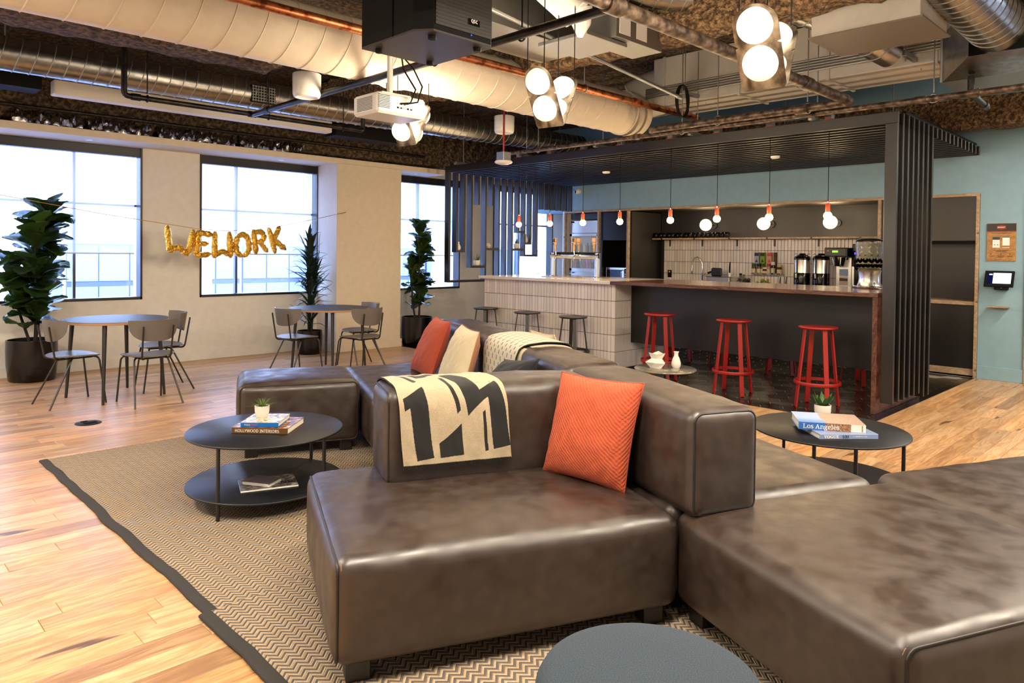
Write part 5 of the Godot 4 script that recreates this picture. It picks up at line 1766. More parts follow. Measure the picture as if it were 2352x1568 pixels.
func _pendants() -> void:
	var lab := ["first pendant bulb from the window", "second pendant bulb from the window", "third pendant bulb from the window", "fourth pendant bulb from the window", "pendant bulb over the start of the walnut bar", "pendant bulb over the middle red stool", "pendant bulb between middle red stool and slatted screen", "pendant bulb closest to the slatted screen"]
	for k in 8:
		var z: float = [-7.222, -6.627, -6.043, -5.446, -4.713, -4.11, -3.502, -2.893][k]
		var t := thing("pendant_lamp", "bare " + lab[k] + " with orange socket", "pendant lamp", Vector3(7.235, 0, z), 0.0, "orange socket pendants")
		t.position.y = 1.82
		var y := -1.82
		part("canopy", MB.new().lathe([Vector2(0, 2.794 + y), Vector2(0.062, 2.794 + y), Vector2(0.062, 2.812 + y), Vector2(0.05, 2.817 + y), Vector2(0, 2.817 + y)], 28), M.orange_metal, t)
		part("junction_box", MB.new().box(Vector3(0, 2.84 + y, 0), Vector3(0.07, 0.045, 0.07), 0.003), M.galv_flat, t)
		part("cord", MB.new().cyl(Vector3(0, 2.795 + y, 0), Vector3(0, 1.995 + y, 0), 0.0035, 6), M.black_plastic, t)
		part("cord_grip", MB.new().cyl(Vector3(0, 1.985 + y, 0), Vector3(0, 2.005 + y, 0), 0.009, 10), M.steel, t)
		part("socket", MB.new().lathe([Vector2(0.0, 1.900 + y), Vector2(0.022, 1.900 + y), Vector2(0.023, 1.902 + y), Vector2(0.023, 1.983 + y), Vector2(0.021, 1.986 + y), Vector2(0, 1.986 + y)], 20), M.orange_metal, t)
		part("bulb", MB.new().lathe([Vector2(0, 1.822 + y), Vector2(0.02, 1.8265 + y), Vector2(0.036, 1.84 + y), Vector2(0.0425, 1.862 + y), Vector2(0.037, 1.884 + y), Vector2(0.022, 1.9 + y)], 24), M.bulb, t)
		omni(t, Vector3(0, 1.862 + y, 0), Color(1.0, 0.86, 0.66), PEND, 0.04)

func _mug(m: Material) -> Node3D:
	var t := thing("mug", "glossy black coffee mug on the long wall shelf", "mug", Vector3.ZERO, 0.0, "black mugs on the shelf")
	part("cup", MB.new().lathe([Vector2(0, 0), Vector2(0.036, 0), Vector2(0.041, 0.005), Vector2(0.042, 0.09), Vector2(0.038, 0.094), Vector2(0.037, 0.09), Vector2(0.036, 0.01), Vector2(0, 0.01)], 20), m, t)
	part("handle", MB.new().tube(bend([Vector3(0, 0.075, 0.038), Vector3(0, 0.075, 0.068), Vector3(0, 0.022, 0.068), Vector3(0, 0.022, 0.038)], 0.02, 3), 0.006, 7), m, t)
	return t

func _back_bar() -> void:
	var xb := 11.08      # face of the back wall
	# plywood frame round the recess
	var f := thing("plywood_frame", "pale plywood frame around the back bar recess", "frame", Vector3(10.15, 0, -5.5))
	var o := f.position
	part("top_rail", MB.new().box(Vector3(10.15, 2.228, -5.57) - o, Vector3(0.06, 0.036, 6.66), 0.002), M.ply, f)
	for z in [-8.90, -8.10, -7.455, -3.375, -2.256]:
		part("stile", MB.new().box(Vector3(10.15, 1.105, z) - o, Vector3(0.06, 2.21, 0.036), 0.002), M.ply, f)
	part("recess_soffit", MB.new().box(Vector3(10.63, 2.232, -5.57) - o, Vector3(0.93, 0.012, 6.6)), M.dark_panel, f)
	# tall cabinet block: fridge and microwave bays
	var c := thing("tall_cabinet", "tall dark cabinet with the fridge and microwave bays", "cabinet", Vector3(10.6, 0, -8.18))
	o = c.position
	part("side_panel", MB.new().box(Vector3(10.63, 1.1, -7.425) - o, Vector3(0.88, 2.2, 0.03)), M.dark_panel, c)
	part("divider", MB.new().box(Vector3(10.65, 1.1, -8.10) - o, Vector3(0.84, 2.2, 0.03)), M.dark_panel, c)
	part("upper_door", MB.new().box(Vector3(10.20, 1.95, -7.77) - o, Vector3(0.03, 0.50, 0.60), 0.002), M.dark_panel2, c)
	part("door_latch", MB.new().box(Vector3(10.18, 1.735, -7.53) - o, Vector3(0.02, 0.02, 0.03), 0.002), M.black_plastic, c)
	part("fridge_header", MB.new().box(Vector3(10.30, 2.15, -8.50) - o, Vector3(0.03, 0.11, 0.74)), M.dark_panel, c)
	part("shelf", MB.new().box(Vector3(10.6, 0.93, -7.77) - o, Vector3(0.8, 0.04, 0.6)), M.dark_panel, c)
	var fr := thing("fridge", "steel fridge with a glass door behind the tap tower", "fridge", Vector3(10.55, 0, -8.50))
	o = fr.position
	part("body", MB.new().box(Vector3(10.62, 1.04, -8.50) - o, Vector3(0.72, 2.06, 0.70), 0.004), M.steel, fr)
	part("top_grille", MB.new().box(Vector3(10.235, 1.955, -8.50) - o, Vector3(0.03, 0.23, 0.70), 0.004), M.steel, fr)
	part("badge", MB.new().box(Vector3(10.218, 2.045, -8.78) - o, Vector3(0.004, 0.03, 0.08)), M.black_plastic, fr)
	var dr := MB.new()
	for b in [[1.78, 1.83], [1.12, 1.19]]: dr.box(Vector3(10.235, (b[0] + b[1]) * 0.5, -8.50) - o, Vector3(0.04, b[1] - b[0], 0.70), 0.003)
	for z in [-8.82, -8.18]: dr.box(Vector3(10.235, 1.49, z) - o, Vector3(0.04, 0.70, 0.06), 0.003)
	dr.box(Vector3(10.235, 0.56, -8.50) - o, Vector3(0.04, 1.06, 0.70), 0.003)
	part("door", dr, M.steel, fr)
	part("interior", MB.new().box(Vector3(10.262, 1.48, -8.50) - o, Vector3(0.008, 0.62, 0.58)), mat(Color(0.62, 0.68, 0.74), 0.6), fr)
	part("glass", MB.new().box(Vector3(10.23, 1.485, -8.50) - o, Vector3(0.008, 0.60, 0.58)), M.clear, fr)
	rng.seed = 9
	for k in 14:
		var cc := Color.from_hsv(rng.randf(), rng.randf_range(0.1, 0.6), rng.randf_range(0.3, 0.8))
		var bt := MB.new().lathe([Vector2(0, 0), Vector2(0.03, 0), Vector2(0.032, 0.1), Vector2(0.014, 0.14), Vector2(0.014, 0.17), Vector2(0, 0.17)], 10)
		var q := part("bottle", bt, mat(cc, 0.3), fr)
		q.position = Vector3(10.205 + 0.0, 0, 0) + Vector3(0.045, 1.19 + 0.3 * (k / 7), -8.74 + 0.075 * (k % 7)) - o
		q.scale = Vector3(0.35, 1, 1)
	var mw := thing("microwave", "steel fronted microwave in the dark cabinet bay", "microwave", Vector3(10.5, 0.9505, -7.80))
	part("body", MB.new().box(Vector3(0, 0.137, 0), Vector3(0.40, 0.274, 0.51), 0.006), M.steel, mw)
	part("window", MB.new().box(Vector3(-0.202, 0.137, -0.06), Vector3(0.006, 0.19, 0.33), 0.002), M.black_gloss, mw)
	part("key_pad", MB.new().box(Vector3(-0.202, 0.137, 0.20), Vector3(0.006, 0.23, 0.075), 0.002), M.black_plastic, mw)
	part("display", MB.new().box(Vector3(-0.206, 0.205, 0.20), Vector3(0.003, 0.04, 0.055)), M.dark_panel2, mw)
	for r in 4:
		for q in 3: part("button", MB.new().box(Vector3(-0.207, 0.155 - 0.035 * r, 0.18 + 0.02 * q), Vector3(0.004, 0.02, 0.014), 0.001), M.white_paint, mw)
	part("handle", MB.new().tube(bend([Vector3(-0.20, 0.23, 0.128), Vector3(-0.245, 0.22, 0.128), Vector3(-0.245, 0.06, 0.128), Vector3(-0.20, 0.05, 0.128)], 0.03, 4), 0.009, 8), M.chrome, mw)
	# back counter
	var bc := thing("back_counter", "dark back counter with a pale stone worktop under the tiles", "counter", Vector3(10.75, 0, -5.4))
	o = bc.position
	part("cabinet", MB.new().box(Vector3(10.76, 0.44, -5.4) - o, Vector3(0.60, 0.88, 4.0)), M.dark_panel, bc)
	part("worktop", MB.new().box(Vector3(10.74, 0.90, -5.4) - o, Vector3(0.64, 0.04, 4.0), 0.003), M.quartz, bc)
	# tile splashback
	var sp := thing("tile_splashback", "tall white tile splashback behind the back counter", "tiles", Vector3(xb, 0.92, -5.4))
	o = sp.position
	part("grout_bed", MB.new().box(Vector3(xb - 0.006, 1.335, -5.36) - o, Vector3(0.012, 0.83, 3.94)), M.grout_dark, sp)
	_kit_tiles(sp, Vector3(xb - 0.013, 0, -7.325) - o, Vector3(0, 0, 0.0545), 72, [0.925 , 1.131, 1.34, 1.543, 1.745], Vector3(-1, 0, 0), 300, 8)
	# shelf with mugs
	var sh := thing("wall_shelf", "long thin plywood shelf on black brackets above the tiles", "shelf", Vector3(10.93, 1.725, -5.4))
	o = sh.position
	part("board", MB.new().box(Vector3(10.93, 1.736, -5.41) - o, Vector3(0.29, 0.026, 3.98), 0.002), M.ply, sh)
	for z in [-7.2, -6.55, -5.9, -5.25, -4.55, -3.85]:
		var br := MB.new()
		br.box(Vector3(10.93, 1.720, z) - o, Vector3(0.28, 0.005, 0.03))
		br.box(Vector3(xb - 0.024, 1.665, z) - o, Vector3(0.005, 0.11, 0.03))
		br.box(Vector3(10.785, 1.735, z) - o, Vector3(0.004, 0.034, 0.03))
		part("bracket", br, M.black_metal, sh)
	var m0 := _mug(M.black_gloss)
	for k in 17:
		var at := Vector3(10.86 + 0.03 * (k % 2), 1.7495, -7.36 + 0.086 * k)
		var mg: Node3D = m0 if k == 0 else copy(m0, "mug", "", at, 0.0)
		mg.position = at
		mg.rotation.y = 0.6 + 0.9 * sin(k * 7.0)
	# globe wall lamps
	for k in 3:
		var z: float = [-6.34, -5.316, -4.28][k]
		var g := thing("globe_lamp", ["glowing globe lamp above the faucet", "glowing globe lamp above the tea boxes", "glowing globe lamp above the coffee brewer"][k], "wall lamp", Vector3(xb, 1.965, z), 0.0, "globe lamps over the back counter")
		part("wall_plate", MB.new().cyl(Vector3(0, 0, 0), Vector3(-0.018, 0, 0), 0.055, 20), M.black_metal, g)
		part("arm", MB.new().cyl(Vector3(-0.018, 0, 0), Vector3(-0.19, 0, 0), 0.01, 10), M.black_metal, g)
		part("globe", MB.new().sphere(Vector3(-0.28, 0, 0), 0.1, 28, 18), M.globe2, g)
		omni(g, Vector3(-0.28, 0, 0), Color(1.0, 0.86, 0.66), GLOBE2, 0.1)
	# right bay
	var rc := thing("side_cabinet", "dark service niche with plywood ledge beside the slatted screen", "cabinet", Vector3(10.5, 0, -2.82))
	o = rc.position
	part("upper_panel", MB.new().box(Vector3(10.17, 1.94, -2.815) - o, Vector3(0.03, 0.54, 1.08), 0.002), M.dark_panel, rc)
	part("back_panel", MB.new().box(Vector3(10.75, 1.1, -2.815) - o, Vector3(0.03, 2.2, 1.08)), M.dark_panel, rc)
	part("side_wall", MB.new().box(Vector3(10.63, 1.1, -3.40) - o, Vector3(0.88, 2.2, 0.012)), M.dark_panel, rc)
	part("ledge", MB.new().box(Vector3(10.45, 0.905, -2.815) - o, Vector3(0.60, 0.045, 1.08), 0.002), M.ply, rc)
	part("lower_panel", MB.new().box(Vector3(10.19, 0.49, -2.815) - o, Vector3(0.03, 0.78, 1.08), 0.002), M.dark_panel, rc)
	part("kick_board", MB.new().box(Vector3(10.18, 0.06, -2.815) - o, Vector3(0.03, 0.08, 1.08), 0.002), M.ply, rc)
	_kitchen_things(xb)

func _kitchen_things(xb: float) -> void:
	var y := 0.9205
	var fa := thing("kitchen_faucet", "tall chrome spring faucet on the back counter", "faucet", Vector3(10.9, y, -6.45))
	part("column", MB.new().cyl(Vector3.ZERO, Vector3(0, 0.30, 0), 0.016, 14), M.chrome, fa)
	part("spring_arch", MB.new().tube([Vector3(0, 0.30, 0), Vector3(0, 0.40, -0.005), Vector3(-0.01, 0.47, -0.04), Vector3(-0.02, 0.50, -0.09), Vector3(-0.03, 0.48, -0.145), Vector3(-0.035, 0.41, -0.17), Vector3(-0.035, 0.36, -0.172)], 0.013, 12), M.steel, fa)
	part("spray_head", MB.new().tube([Vector3(-0.035, 0.37, -0.172), Vector3(-0.036, 0.30, -0.175), Vector3(-0.037, 0.22, -0.178)], [0.012, 0.017, 0.015], 12), M.chrome, fa)
	part("lever", MB.new().cyl(Vector3(0, 0.18, 0.02), Vector3(0, 0.24, 0.07), 0.006, 8), M.chrome, fa)
	var ou := thing("wall_outlet", "small black outlet plate on the white tiles", "outlet", Vector3(xb - 0.02, 1.12, -7.20))
	part("plate", MB.new().box(Vector3(-0.004, 0, 0), Vector3(0.008, 0.13, 0.08), 0.002), M.black_plastic, ou)
	part("switch", MB.new().box(Vector3(-0.009, 0.035, 0), Vector3(0.004, 0.02, 0.03), 0.001), M.white_paint, ou)
	# dish rack with pans
	var dr := thing("dish_rack", "steel dish rack with pans beside the faucet", "dish rack", Vector3(10.83, y, -6.03))
	part("basin", MB.new().box(Vector3(0, 0.09, 0), Vector3(0.34, 0.18, 0.42), 0.01), M.steel, dr)
	part("rim", MB.new().box(Vector3(0, 0.185, 0), Vector3(0.36, 0.015, 0.44), 0.006), M.chrome, dr)
	var pn := thing("grey_pan", "grey pan leaning in the dish rack", "pan", Vector3(10.76, y + 0.19, -6.10))
	part("pan", MB.new().box(Vector3(0, 0.07, 0), Vector3(0.05, 0.14, 0.2), 0.022), M.dark_panel2, pn)
	part("grip", MB.new().cyl(Vector3(0, 0.07, -0.1), Vector3(0, 0.05, -0.16), 0.018, 10), M.black_plastic, pn)
	var br := thing("dish_brush", "black handled dish brush standing in the rack", "brush", Vector3(10.86, y + 0.19, -5.92))
	part("handle", MB.new().tube([Vector3(0, 0.06, 0), Vector3(0, 0.14, 0), Vector3(0, 0.24, 0.005)], [0.01, 0.014, 0.01], 10), M.black_plastic, br)
	part("bristles", MB.new().cyl(Vector3.ZERO, Vector3(0, 0.06, 0), 0.02, 12), M.ceramic, br)
	var cr := thing("clear_bin", "clear storage bin with black scoops beside the dish rack", "bin", Vector3(10.85, y, -5.70))
	part("bin", MB.new().box(Vector3(0, 0.11, 0), Vector3(0.26, 0.22, 0.24), 0.01), M.clear, cr)
	part("scoop", MB.new().box(Vector3(0.0, 0.13, -0.02), Vector3(0.05, 0.24, 0.035), 0.01), M.black_plastic, cr)
	part("scoop", MB.new().box(Vector3(-0.05, 0.12, 0.06), Vector3(0.05, 0.22, 0.035), 0.01), M.black_plastic, cr)
	# spice ledge with boxes and jars
	var sl := thing("clear_ledge", "narrow clear wall ledge holding jars and tea boxes", "ledge", Vector3(xb - 0.07, 1.155, -5.34))
	part("ledge", MB.new().box(Vector3(0, 0.004, 0), Vector3(0.12, 0.008, 0.52), 0.001), mat(Color(0.7, 0.72, 0.72), 0.1, 0.0, {"alpha": 0.5}), sl)
	part("lip", MB.new().box(Vector3(-0.058, 0.015, 0), Vector3(0.004, 0.03, 0.52)), M.clear, sl)
	var yb := 1.1635
	var bx := [["tea_box", "tall black and white tea box", -5.53, Color(0.55, 0.57, 0.62), Color(0.08, 0.08, 0.09)], ["tea_box", "tall lime green tea box", -5.43, Color(0.42, 0.55, 0.04), Color(0.05, 0.06, 0.03)], ["tea_box", "tall pink and orange tea box", -5.315, Color(0.72, 0.50, 0.42), Color(0.72, 0.18, 0.05)], ["tea_box", "narrow brown box behind the syrup bottle", -5.225, Color(0.28, 0.13, 0.08), Color(0.18, 0.08, 0.05)]]
	for b in bx:
		var t := thing(b[0], b[1] + " on the clear ledge", "box", Vector3(xb - 0.045, yb, b[2]))
		var w: float = 0.075 if b != bx[3] else 0.04
		part("carton", MB.new().box(Vector3(0, 0.175, 0), Vector3(0.05, 0.35, w), 0.002), mat(b[3], 0.5), t)
		part("label_band", MB.new().box(Vector3(-0.026, 0.315, 0), Vector3(0.002, 0.05, w - 0.002)), mat(b[4], 0.5), t)
		var tr := MB.new()
		tr.tri(Vector3(-0.0262, 0.19, -w * 0.32), Vector3(-0.0262, 0.19, w * 0.32), Vector3(-0.0262, 0.245, 0))
		part("emblem", tr, mat(b[4], 0.5), t)
	var jars := [["spice jar with green lid", -5.56, Color(0.35, 0.22, 0.06), Color(0.06, 0.30, 0.12), 0.17, 0.034], ["spice jar with dark lid and red band", -5.475, Color(0.40, 0.30, 0.25), Color(0.08, 0.08, 0.10), 0.17, 0.034], ["spice jar with lime lid behind the jam", -5.41, Color(0.45, 0.40, 0.08), Color(0.15, 0.30, 0.05), 0.17, 0.03], ["short jam jar with white label", -5.365, Color(0.30, 0.05, 0.03), Color(0.72, 0.70, 0.66), 0.11, 0.045], ["spice jar with pink lid", -5.31, Color(0.65, 0.45, 0.35), Color(0.62, 0.22, 0.22), 0.17, 0.03], ["dark syrup bottle with white pump", -5.235, Color(0.08, 0.03, 0.015), Color(0.78, 0.77, 0.74), 0.2, 0.034], ["brown sugar jar with cream lid", -5.13, Color(0.34, 0.20, 0.10), Color(0.72, 0.66, 0.52), 0.16, 0.04]]
	for j in jars:
		var h: float = j[4]
		var r: float = j[5]
		var t := thing("condiment_jar", j[0] + " on the clear ledge", "jar", Vector3(xb - 0.098, yb, j[1]), 0.0, "jars on the clear ledge")
		part("jar", MB.new().lathe([Vector2(0, 0), Vector2(r * 0.95, 0), Vector2(r, 0.006), Vector2(r, h * 0.62), Vector2(r * 0.8, h * 0.72), Vector2(r * 0.8, h * 0.74), Vector2(0, h * 0.74)], 18), mat(j[2], 0.15), t)
		part("lid", MB.new().lathe([Vector2(r * 0.86, h * 0.74), Vector2(r * 0.9, h * 0.75), Vector2(r * 0.88, h), Vector2(0, h)], 18), mat(j[3], 0.45), t)
		part("label", MB.new().lathe([Vector2(r * 1.015, h * 0.12), Vector2(r * 1.015, h * 0.5)], 18), mat(Color(0.72, 0.68, 0.58), 0.6), t)
	# snacks on a tray
	for k in 2:
		var t := thing("snack_tray", ["tray of dark dried dates under the jars", "tray of pale green bananas under the jars"][k], "food", Vector3(10.70, y, [-5.55, -5.25][k]))
		part("tray", MB.new().box(Vector3(0, 0.006, 0), Vector3(0.22, 0.012, 0.26), 0.004), M.black_plastic, t)
		rng.seed = 31 + k
		for q in 12:
			var a := rng.randf() * TAU
			var p := Vector3(rng.randf_range(-0.07, 0.07), 0.05 + 0.045 * rng.randi_range(0, 2), rng.randf_range(-0.09, 0.09))
			var d := Vector3(cos(a), 0.25, sin(a)) * 0.05
			part("piece", MB.new().tube([p - d, p + Vector3(0, 0.02, 0), p + d], [0.006, 0.022, 0.006], 8), mat([Color(0.06, 0.035, 0.02), Color(0.36, 0.36, 0.10)][k], 0.5), t)
	# cups of cutlery
	for k in 2:
		var t := thing("cutlery_cup", ["small clear cup of spoons left of the airpots", "small clear cup of knives next to the airpots"][k], "cup", Vector3(10.62, y, [-4.95, -4.86][k]))
		part("cup", MB.new().lathe([Vector2(0, 0), Vector2(0.035, 0), Vector2(0.04, 0.12), Vector2(0.037, 0.12), Vector2(0.033, 0.005)], 16), M.clear, t)
		for q in 5: part("utensil", MB.new().cyl(Vector3(0.01 * (q - 2), 0.01, 0), Vector3(0.018 * (q - 2), 0.22, 0.02 * sin(q)), 0.005, 6), M.chrome if q % 2 == 0 else M.black_plastic, t)
	# airpots
	var ap := thing("airpot", "tall steel and black coffee airpot nearest the jars", "airpot", Vector3(10.60, y, -4.60), 0.0, "coffee airpots")
	part("lower_body", MB.new().lathe([Vector2(0, 0), Vector2(0.115, 0), Vector2(0.118, 0.01), Vector2(0.118, 0.285), Vector2(0.116, 0.29)], 36), M.black_gloss, ap)
	part("steel_body", MB.new().lathe([Vector2(0.116, 0.288), Vector2(0.114, 0.295), Vector2(0.114, 0.485), Vector2(0.112, 0.49)], 36), M.steel, ap)
	part("shoulder", MB.new().lathe([Vector2(0.117, 0.485), Vector2(0.118, 0.5), Vector2(0.112, 0.53), Vector2(0.08, 0.55), Vector2(0.05, 0.56), Vector2(0.045, 0.58), Vector2(0, 0.585)], 36), M.black_gloss, ap)
	part("sight_tube", MB.new().box(Vector3(-0.116, 0.37, -0.03), Vector3(0.02, 0.27, 0.018), 0.004), M.black_gloss, ap)
	part("spigot", MB.new().tube(bend([Vector3(-0.11, 0.21, -0.02), Vector3(-0.17, 0.21, -0.02), Vector3(-0.175, 0.15, -0.02)], 0.02, 3), 0.014, 10), M.black_gloss, ap)
	part("tap_lever", MB.new().box(Vector3(-0.17, 0.25, -0.02), Vector3(0.02, 0.07, 0.022), 0.005), M.chrome, ap)
	part("gauge", MB.new().cyl(Vector3(-0.112, 0.22, 0.045), Vector3(-0.124, 0.22, 0.045), 0.026, 18), M.chrome, ap)
	for s in [-1.0, 1.0]:
		part("bail_handle", MB.new().tube(circle_pts(Vector3(0, 0.55, s * 0.095), 0.024, 14, Vector3.UP, Vector3.BACK), 0.005, 6, false), M.chrome, ap)
	copy(ap, "airpot", "tall steel and black coffee airpot nearest the brewer", Vector3(10.60, y, -4.32))
	# coffee brewer
	var cb := thing("coffee_brewer", "steel coffee brewer with a lit green display", "coffee machine", Vector3(10.66, y, -4.03))
	part("base", MB.new().box(Vector3(0, 0.02, 0), Vector3(0.40, 0.04, 0.24), 0.006), M.steel, cb)
	part("column", MB.new().box(Vector3(0.05, 0.28, 0.02), Vector3(0.16, 0.50, 0.22), 0.006), M.steel, cb)
	part("head", MB.new().box(Vector3(-0.04, 0.60, -0.02), Vector3(0.36, 0.13, 0.33), 0.01), M.black_gloss, cb)
	part("control_panel", MB.new().box(Vector3(-0.222, 0.60, -0.03), Vector3(0.004, 0.10, 0.29), 0.002), M.dark_panel2, cb)
	part("display_screen", MB.new().box(Vector3(-0.226, 0.61, -0.03), Vector3(0.003, 0.028, 0.08)), mat(Color(0.5, 0.8, 0.2), 0.4, 0.0, {"emit": Color(0.55, 0.9, 0.25), "ee": 1.2}), cb)
	part("status_light", MB.new().box(Vector3(-0.226, 0.62, -0.13), Vector3(0.003, 0.012, 0.012)), mat(Color(0.9, 0.4, 0.1), 0.4, 0.0, {"emit": Color(1.0, 0.4, 0.08), "ee": 1.0}), cb)
	part("brew_basket", MB.new().lathe([Vector2(0, 0.40), Vector2(0.065, 0.40), Vector2(0.075, 0.42), Vector2(0.10, 0.53), Vector2(0.0, 0.53)], 28, Vector3(-0.11, 0, -0.02)), M.chrome, cb)
	part("basket_grip", MB.new().box(Vector3(-0.225, 0.475, -0.02), Vector3(0.03, 0.15, 0.025), 0.008), M.black_plastic, cb)
	for k in 3: part("notice", MB.new().box(Vector3(-0.032, 0.44 - 0.13 * k, 0.02), Vector3(0.002, 0.10, 0.12)), [M.print_white, mat(Color(0.42, 0.52, 0.64), 0.6), mat(Color(0.62, 0.52, 0.45), 0.6)][k], cb)
	for k in 2: part("notice_band", MB.new().box(Vector3(-0.034, [0.246, 0.21][k], 0.02), Vector3(0.002, [0.012, 0.045][k], 0.115)), [mat(Color(0.5, 0.12, 0.05), 0.6), M.dark_panel][k], cb)
	# grinder
	var gr := thing("coffee_grinder", "black coffee grinder with a blue lit display", "coffee grinder", Vector3(10.66, y, -3.76))
	part("tower", MB.new().box(Vector3(0.02, 0.36, 0), Vector3(0.26, 0.72, 0.22), 0.01), M.black_gloss, gr)
	part("nose", MB.new().lathe([Vector2(0, 0.34), Vector2(0.05, 0.345), Vector2(0.085, 0.40), Vector2(0.10, 0.52), Vector2(0.09, 0.62), Vector2(0, 0.64)], 24, Vector3(-0.10, 0, 0)), M.black_gloss, gr)
	part("display_screen", MB.new().box(Vector3(-0.203, 0.585, -0.01), Vector3(0.006, 0.03, 0.07)), mat(Color(0.2, 0.2, 0.9), 0.4, 0.0, {"emit": Color(0.25, 0.25, 1.0), "ee": 2.0}), gr)
	part("steel_flank", MB.new().box(Vector3(-0.115, 0.2, -0.09), Vector3(0.01, 0.4, 0.03)), M.steel, gr)

func _dispenser() -> void:
	var t := thing("fruit_water_dispenser", "clear drink dispenser full of citrus slices on a steel stand", "drink dispenser", Vector3(8.08, 1.1255, -2.78))
	part("tray", MB.new().lathe([Vector2(0, 0), Vector2(0.17, 0), Vector2(0.175, 0.004), Vector2(0.175, 0.028), Vector2(0.165, 0.03), Vector2(0, 0.02)], 48), M.chrome, t)
	part("pedestal", MB.new().lathe([Vector2(0.115, 0.025), Vector2(0.122, 0.03), Vector2(0.112, 0.05), Vector2(0.104, 0.11), Vector2(0.112, 0.17), Vector2(0.118, 0.19), Vector2(0.105, 0.205), Vector2(0.09, 0.21)], 48), M.steel, t)
	part("jug", MB.new().lathe([Vector2(0.0, 0.212), Vector2(0.112, 0.212), Vector2(0.125, 0.23), Vector2(0.135, 0.30), Vector2(0.140, 0.42), Vector2(0.141, 0.495)], 56), M.clear, t)
	part("juice", MB.new().lathe([Vector2(0, 0.216), Vector2(0.106, 0.216), Vector2(0.119, 0.232), Vector2(0.128, 0.30), Vector2(0.132, 0.42), Vector2(0.132, 0.475), Vector2(0, 0.475)], 48), mat(Color(0.60, 0.58, 0.18), 0.2), t)
	part("lid", MB.new().lathe([Vector2(0.145, 0.49), Vector2(0.147, 0.497), Vector2(0.135, 0.512), Vector2(0.09, 0.528), Vector2(0.03, 0.534), Vector2(0, 0.536)], 48), M.chrome, t)
	part("spigot", MB.new().tube(bend([Vector3(-0.1, 0.06, 0.07), Vector3(-0.15, 0.06, 0.10), Vector3(-0.155, 0.03, 0.105)], 0.015, 3), 0.012, 8), M.chrome, t)
	var cols := [[Color(0.50, 0.62, 0.16), Color(0.16, 0.36, 0.05)], [Color(0.85, 0.52, 0.07), Color(0.82, 0.40, 0.03)], [Color(0.74, 0.70, 0.22), Color(0.72, 0.60, 0.08)], [Color(0.62, 0.68, 0.22), Color(0.45, 0.52, 0.06)]]
	var rows := [[0.245, 0.026, 0, 17], [0.300, 0.031, 2, 14], [0.353, 0.031, 3, 14], [0.410, 0.038, 1, 11], [0.460, 0.026, 0, 17]]
	for r in rows:
		for k in r[3]:
			var a: float = TAU * (k + 0.5 * (r[2] % 2)) / r[3]
			var rad := 0.1325 if r[0] > 0.28 else 0.126
			var cc: Array = cols[r[2] if not (r[2] == 1 and k % 2 == 1) else 2]
			var d := Vector3(cos(a), 0, sin(a))
			var bs := Basis(Vector3.UP.cross(d), d, d.cross(Vector3.UP.cross(d))).orthonormalized()
			var s := MB.new()
			s.xf = Transform3D(bs, d * rad + Vector3(0, r[0], 0))
			s.lathe([Vector2(0, -0.003), Vector2(r[1], -0.003), Vector2(r[1], 0.001), Vector2(r[1] * 0.9, 0.002)], 16)
			var so := part("citrus_slice", s, mat(cc[1], 0.35), t)
			var q := MB.new()
			q.xf = s.xf
			q.lathe([Vector2(r[1] * 0.9, 0.0018), Vector2(r[1] * 0.86, 0.0024), Vector2(0, 0.0024)], 16)
			part("flesh", q, mat(cc[0], 0.35), so)

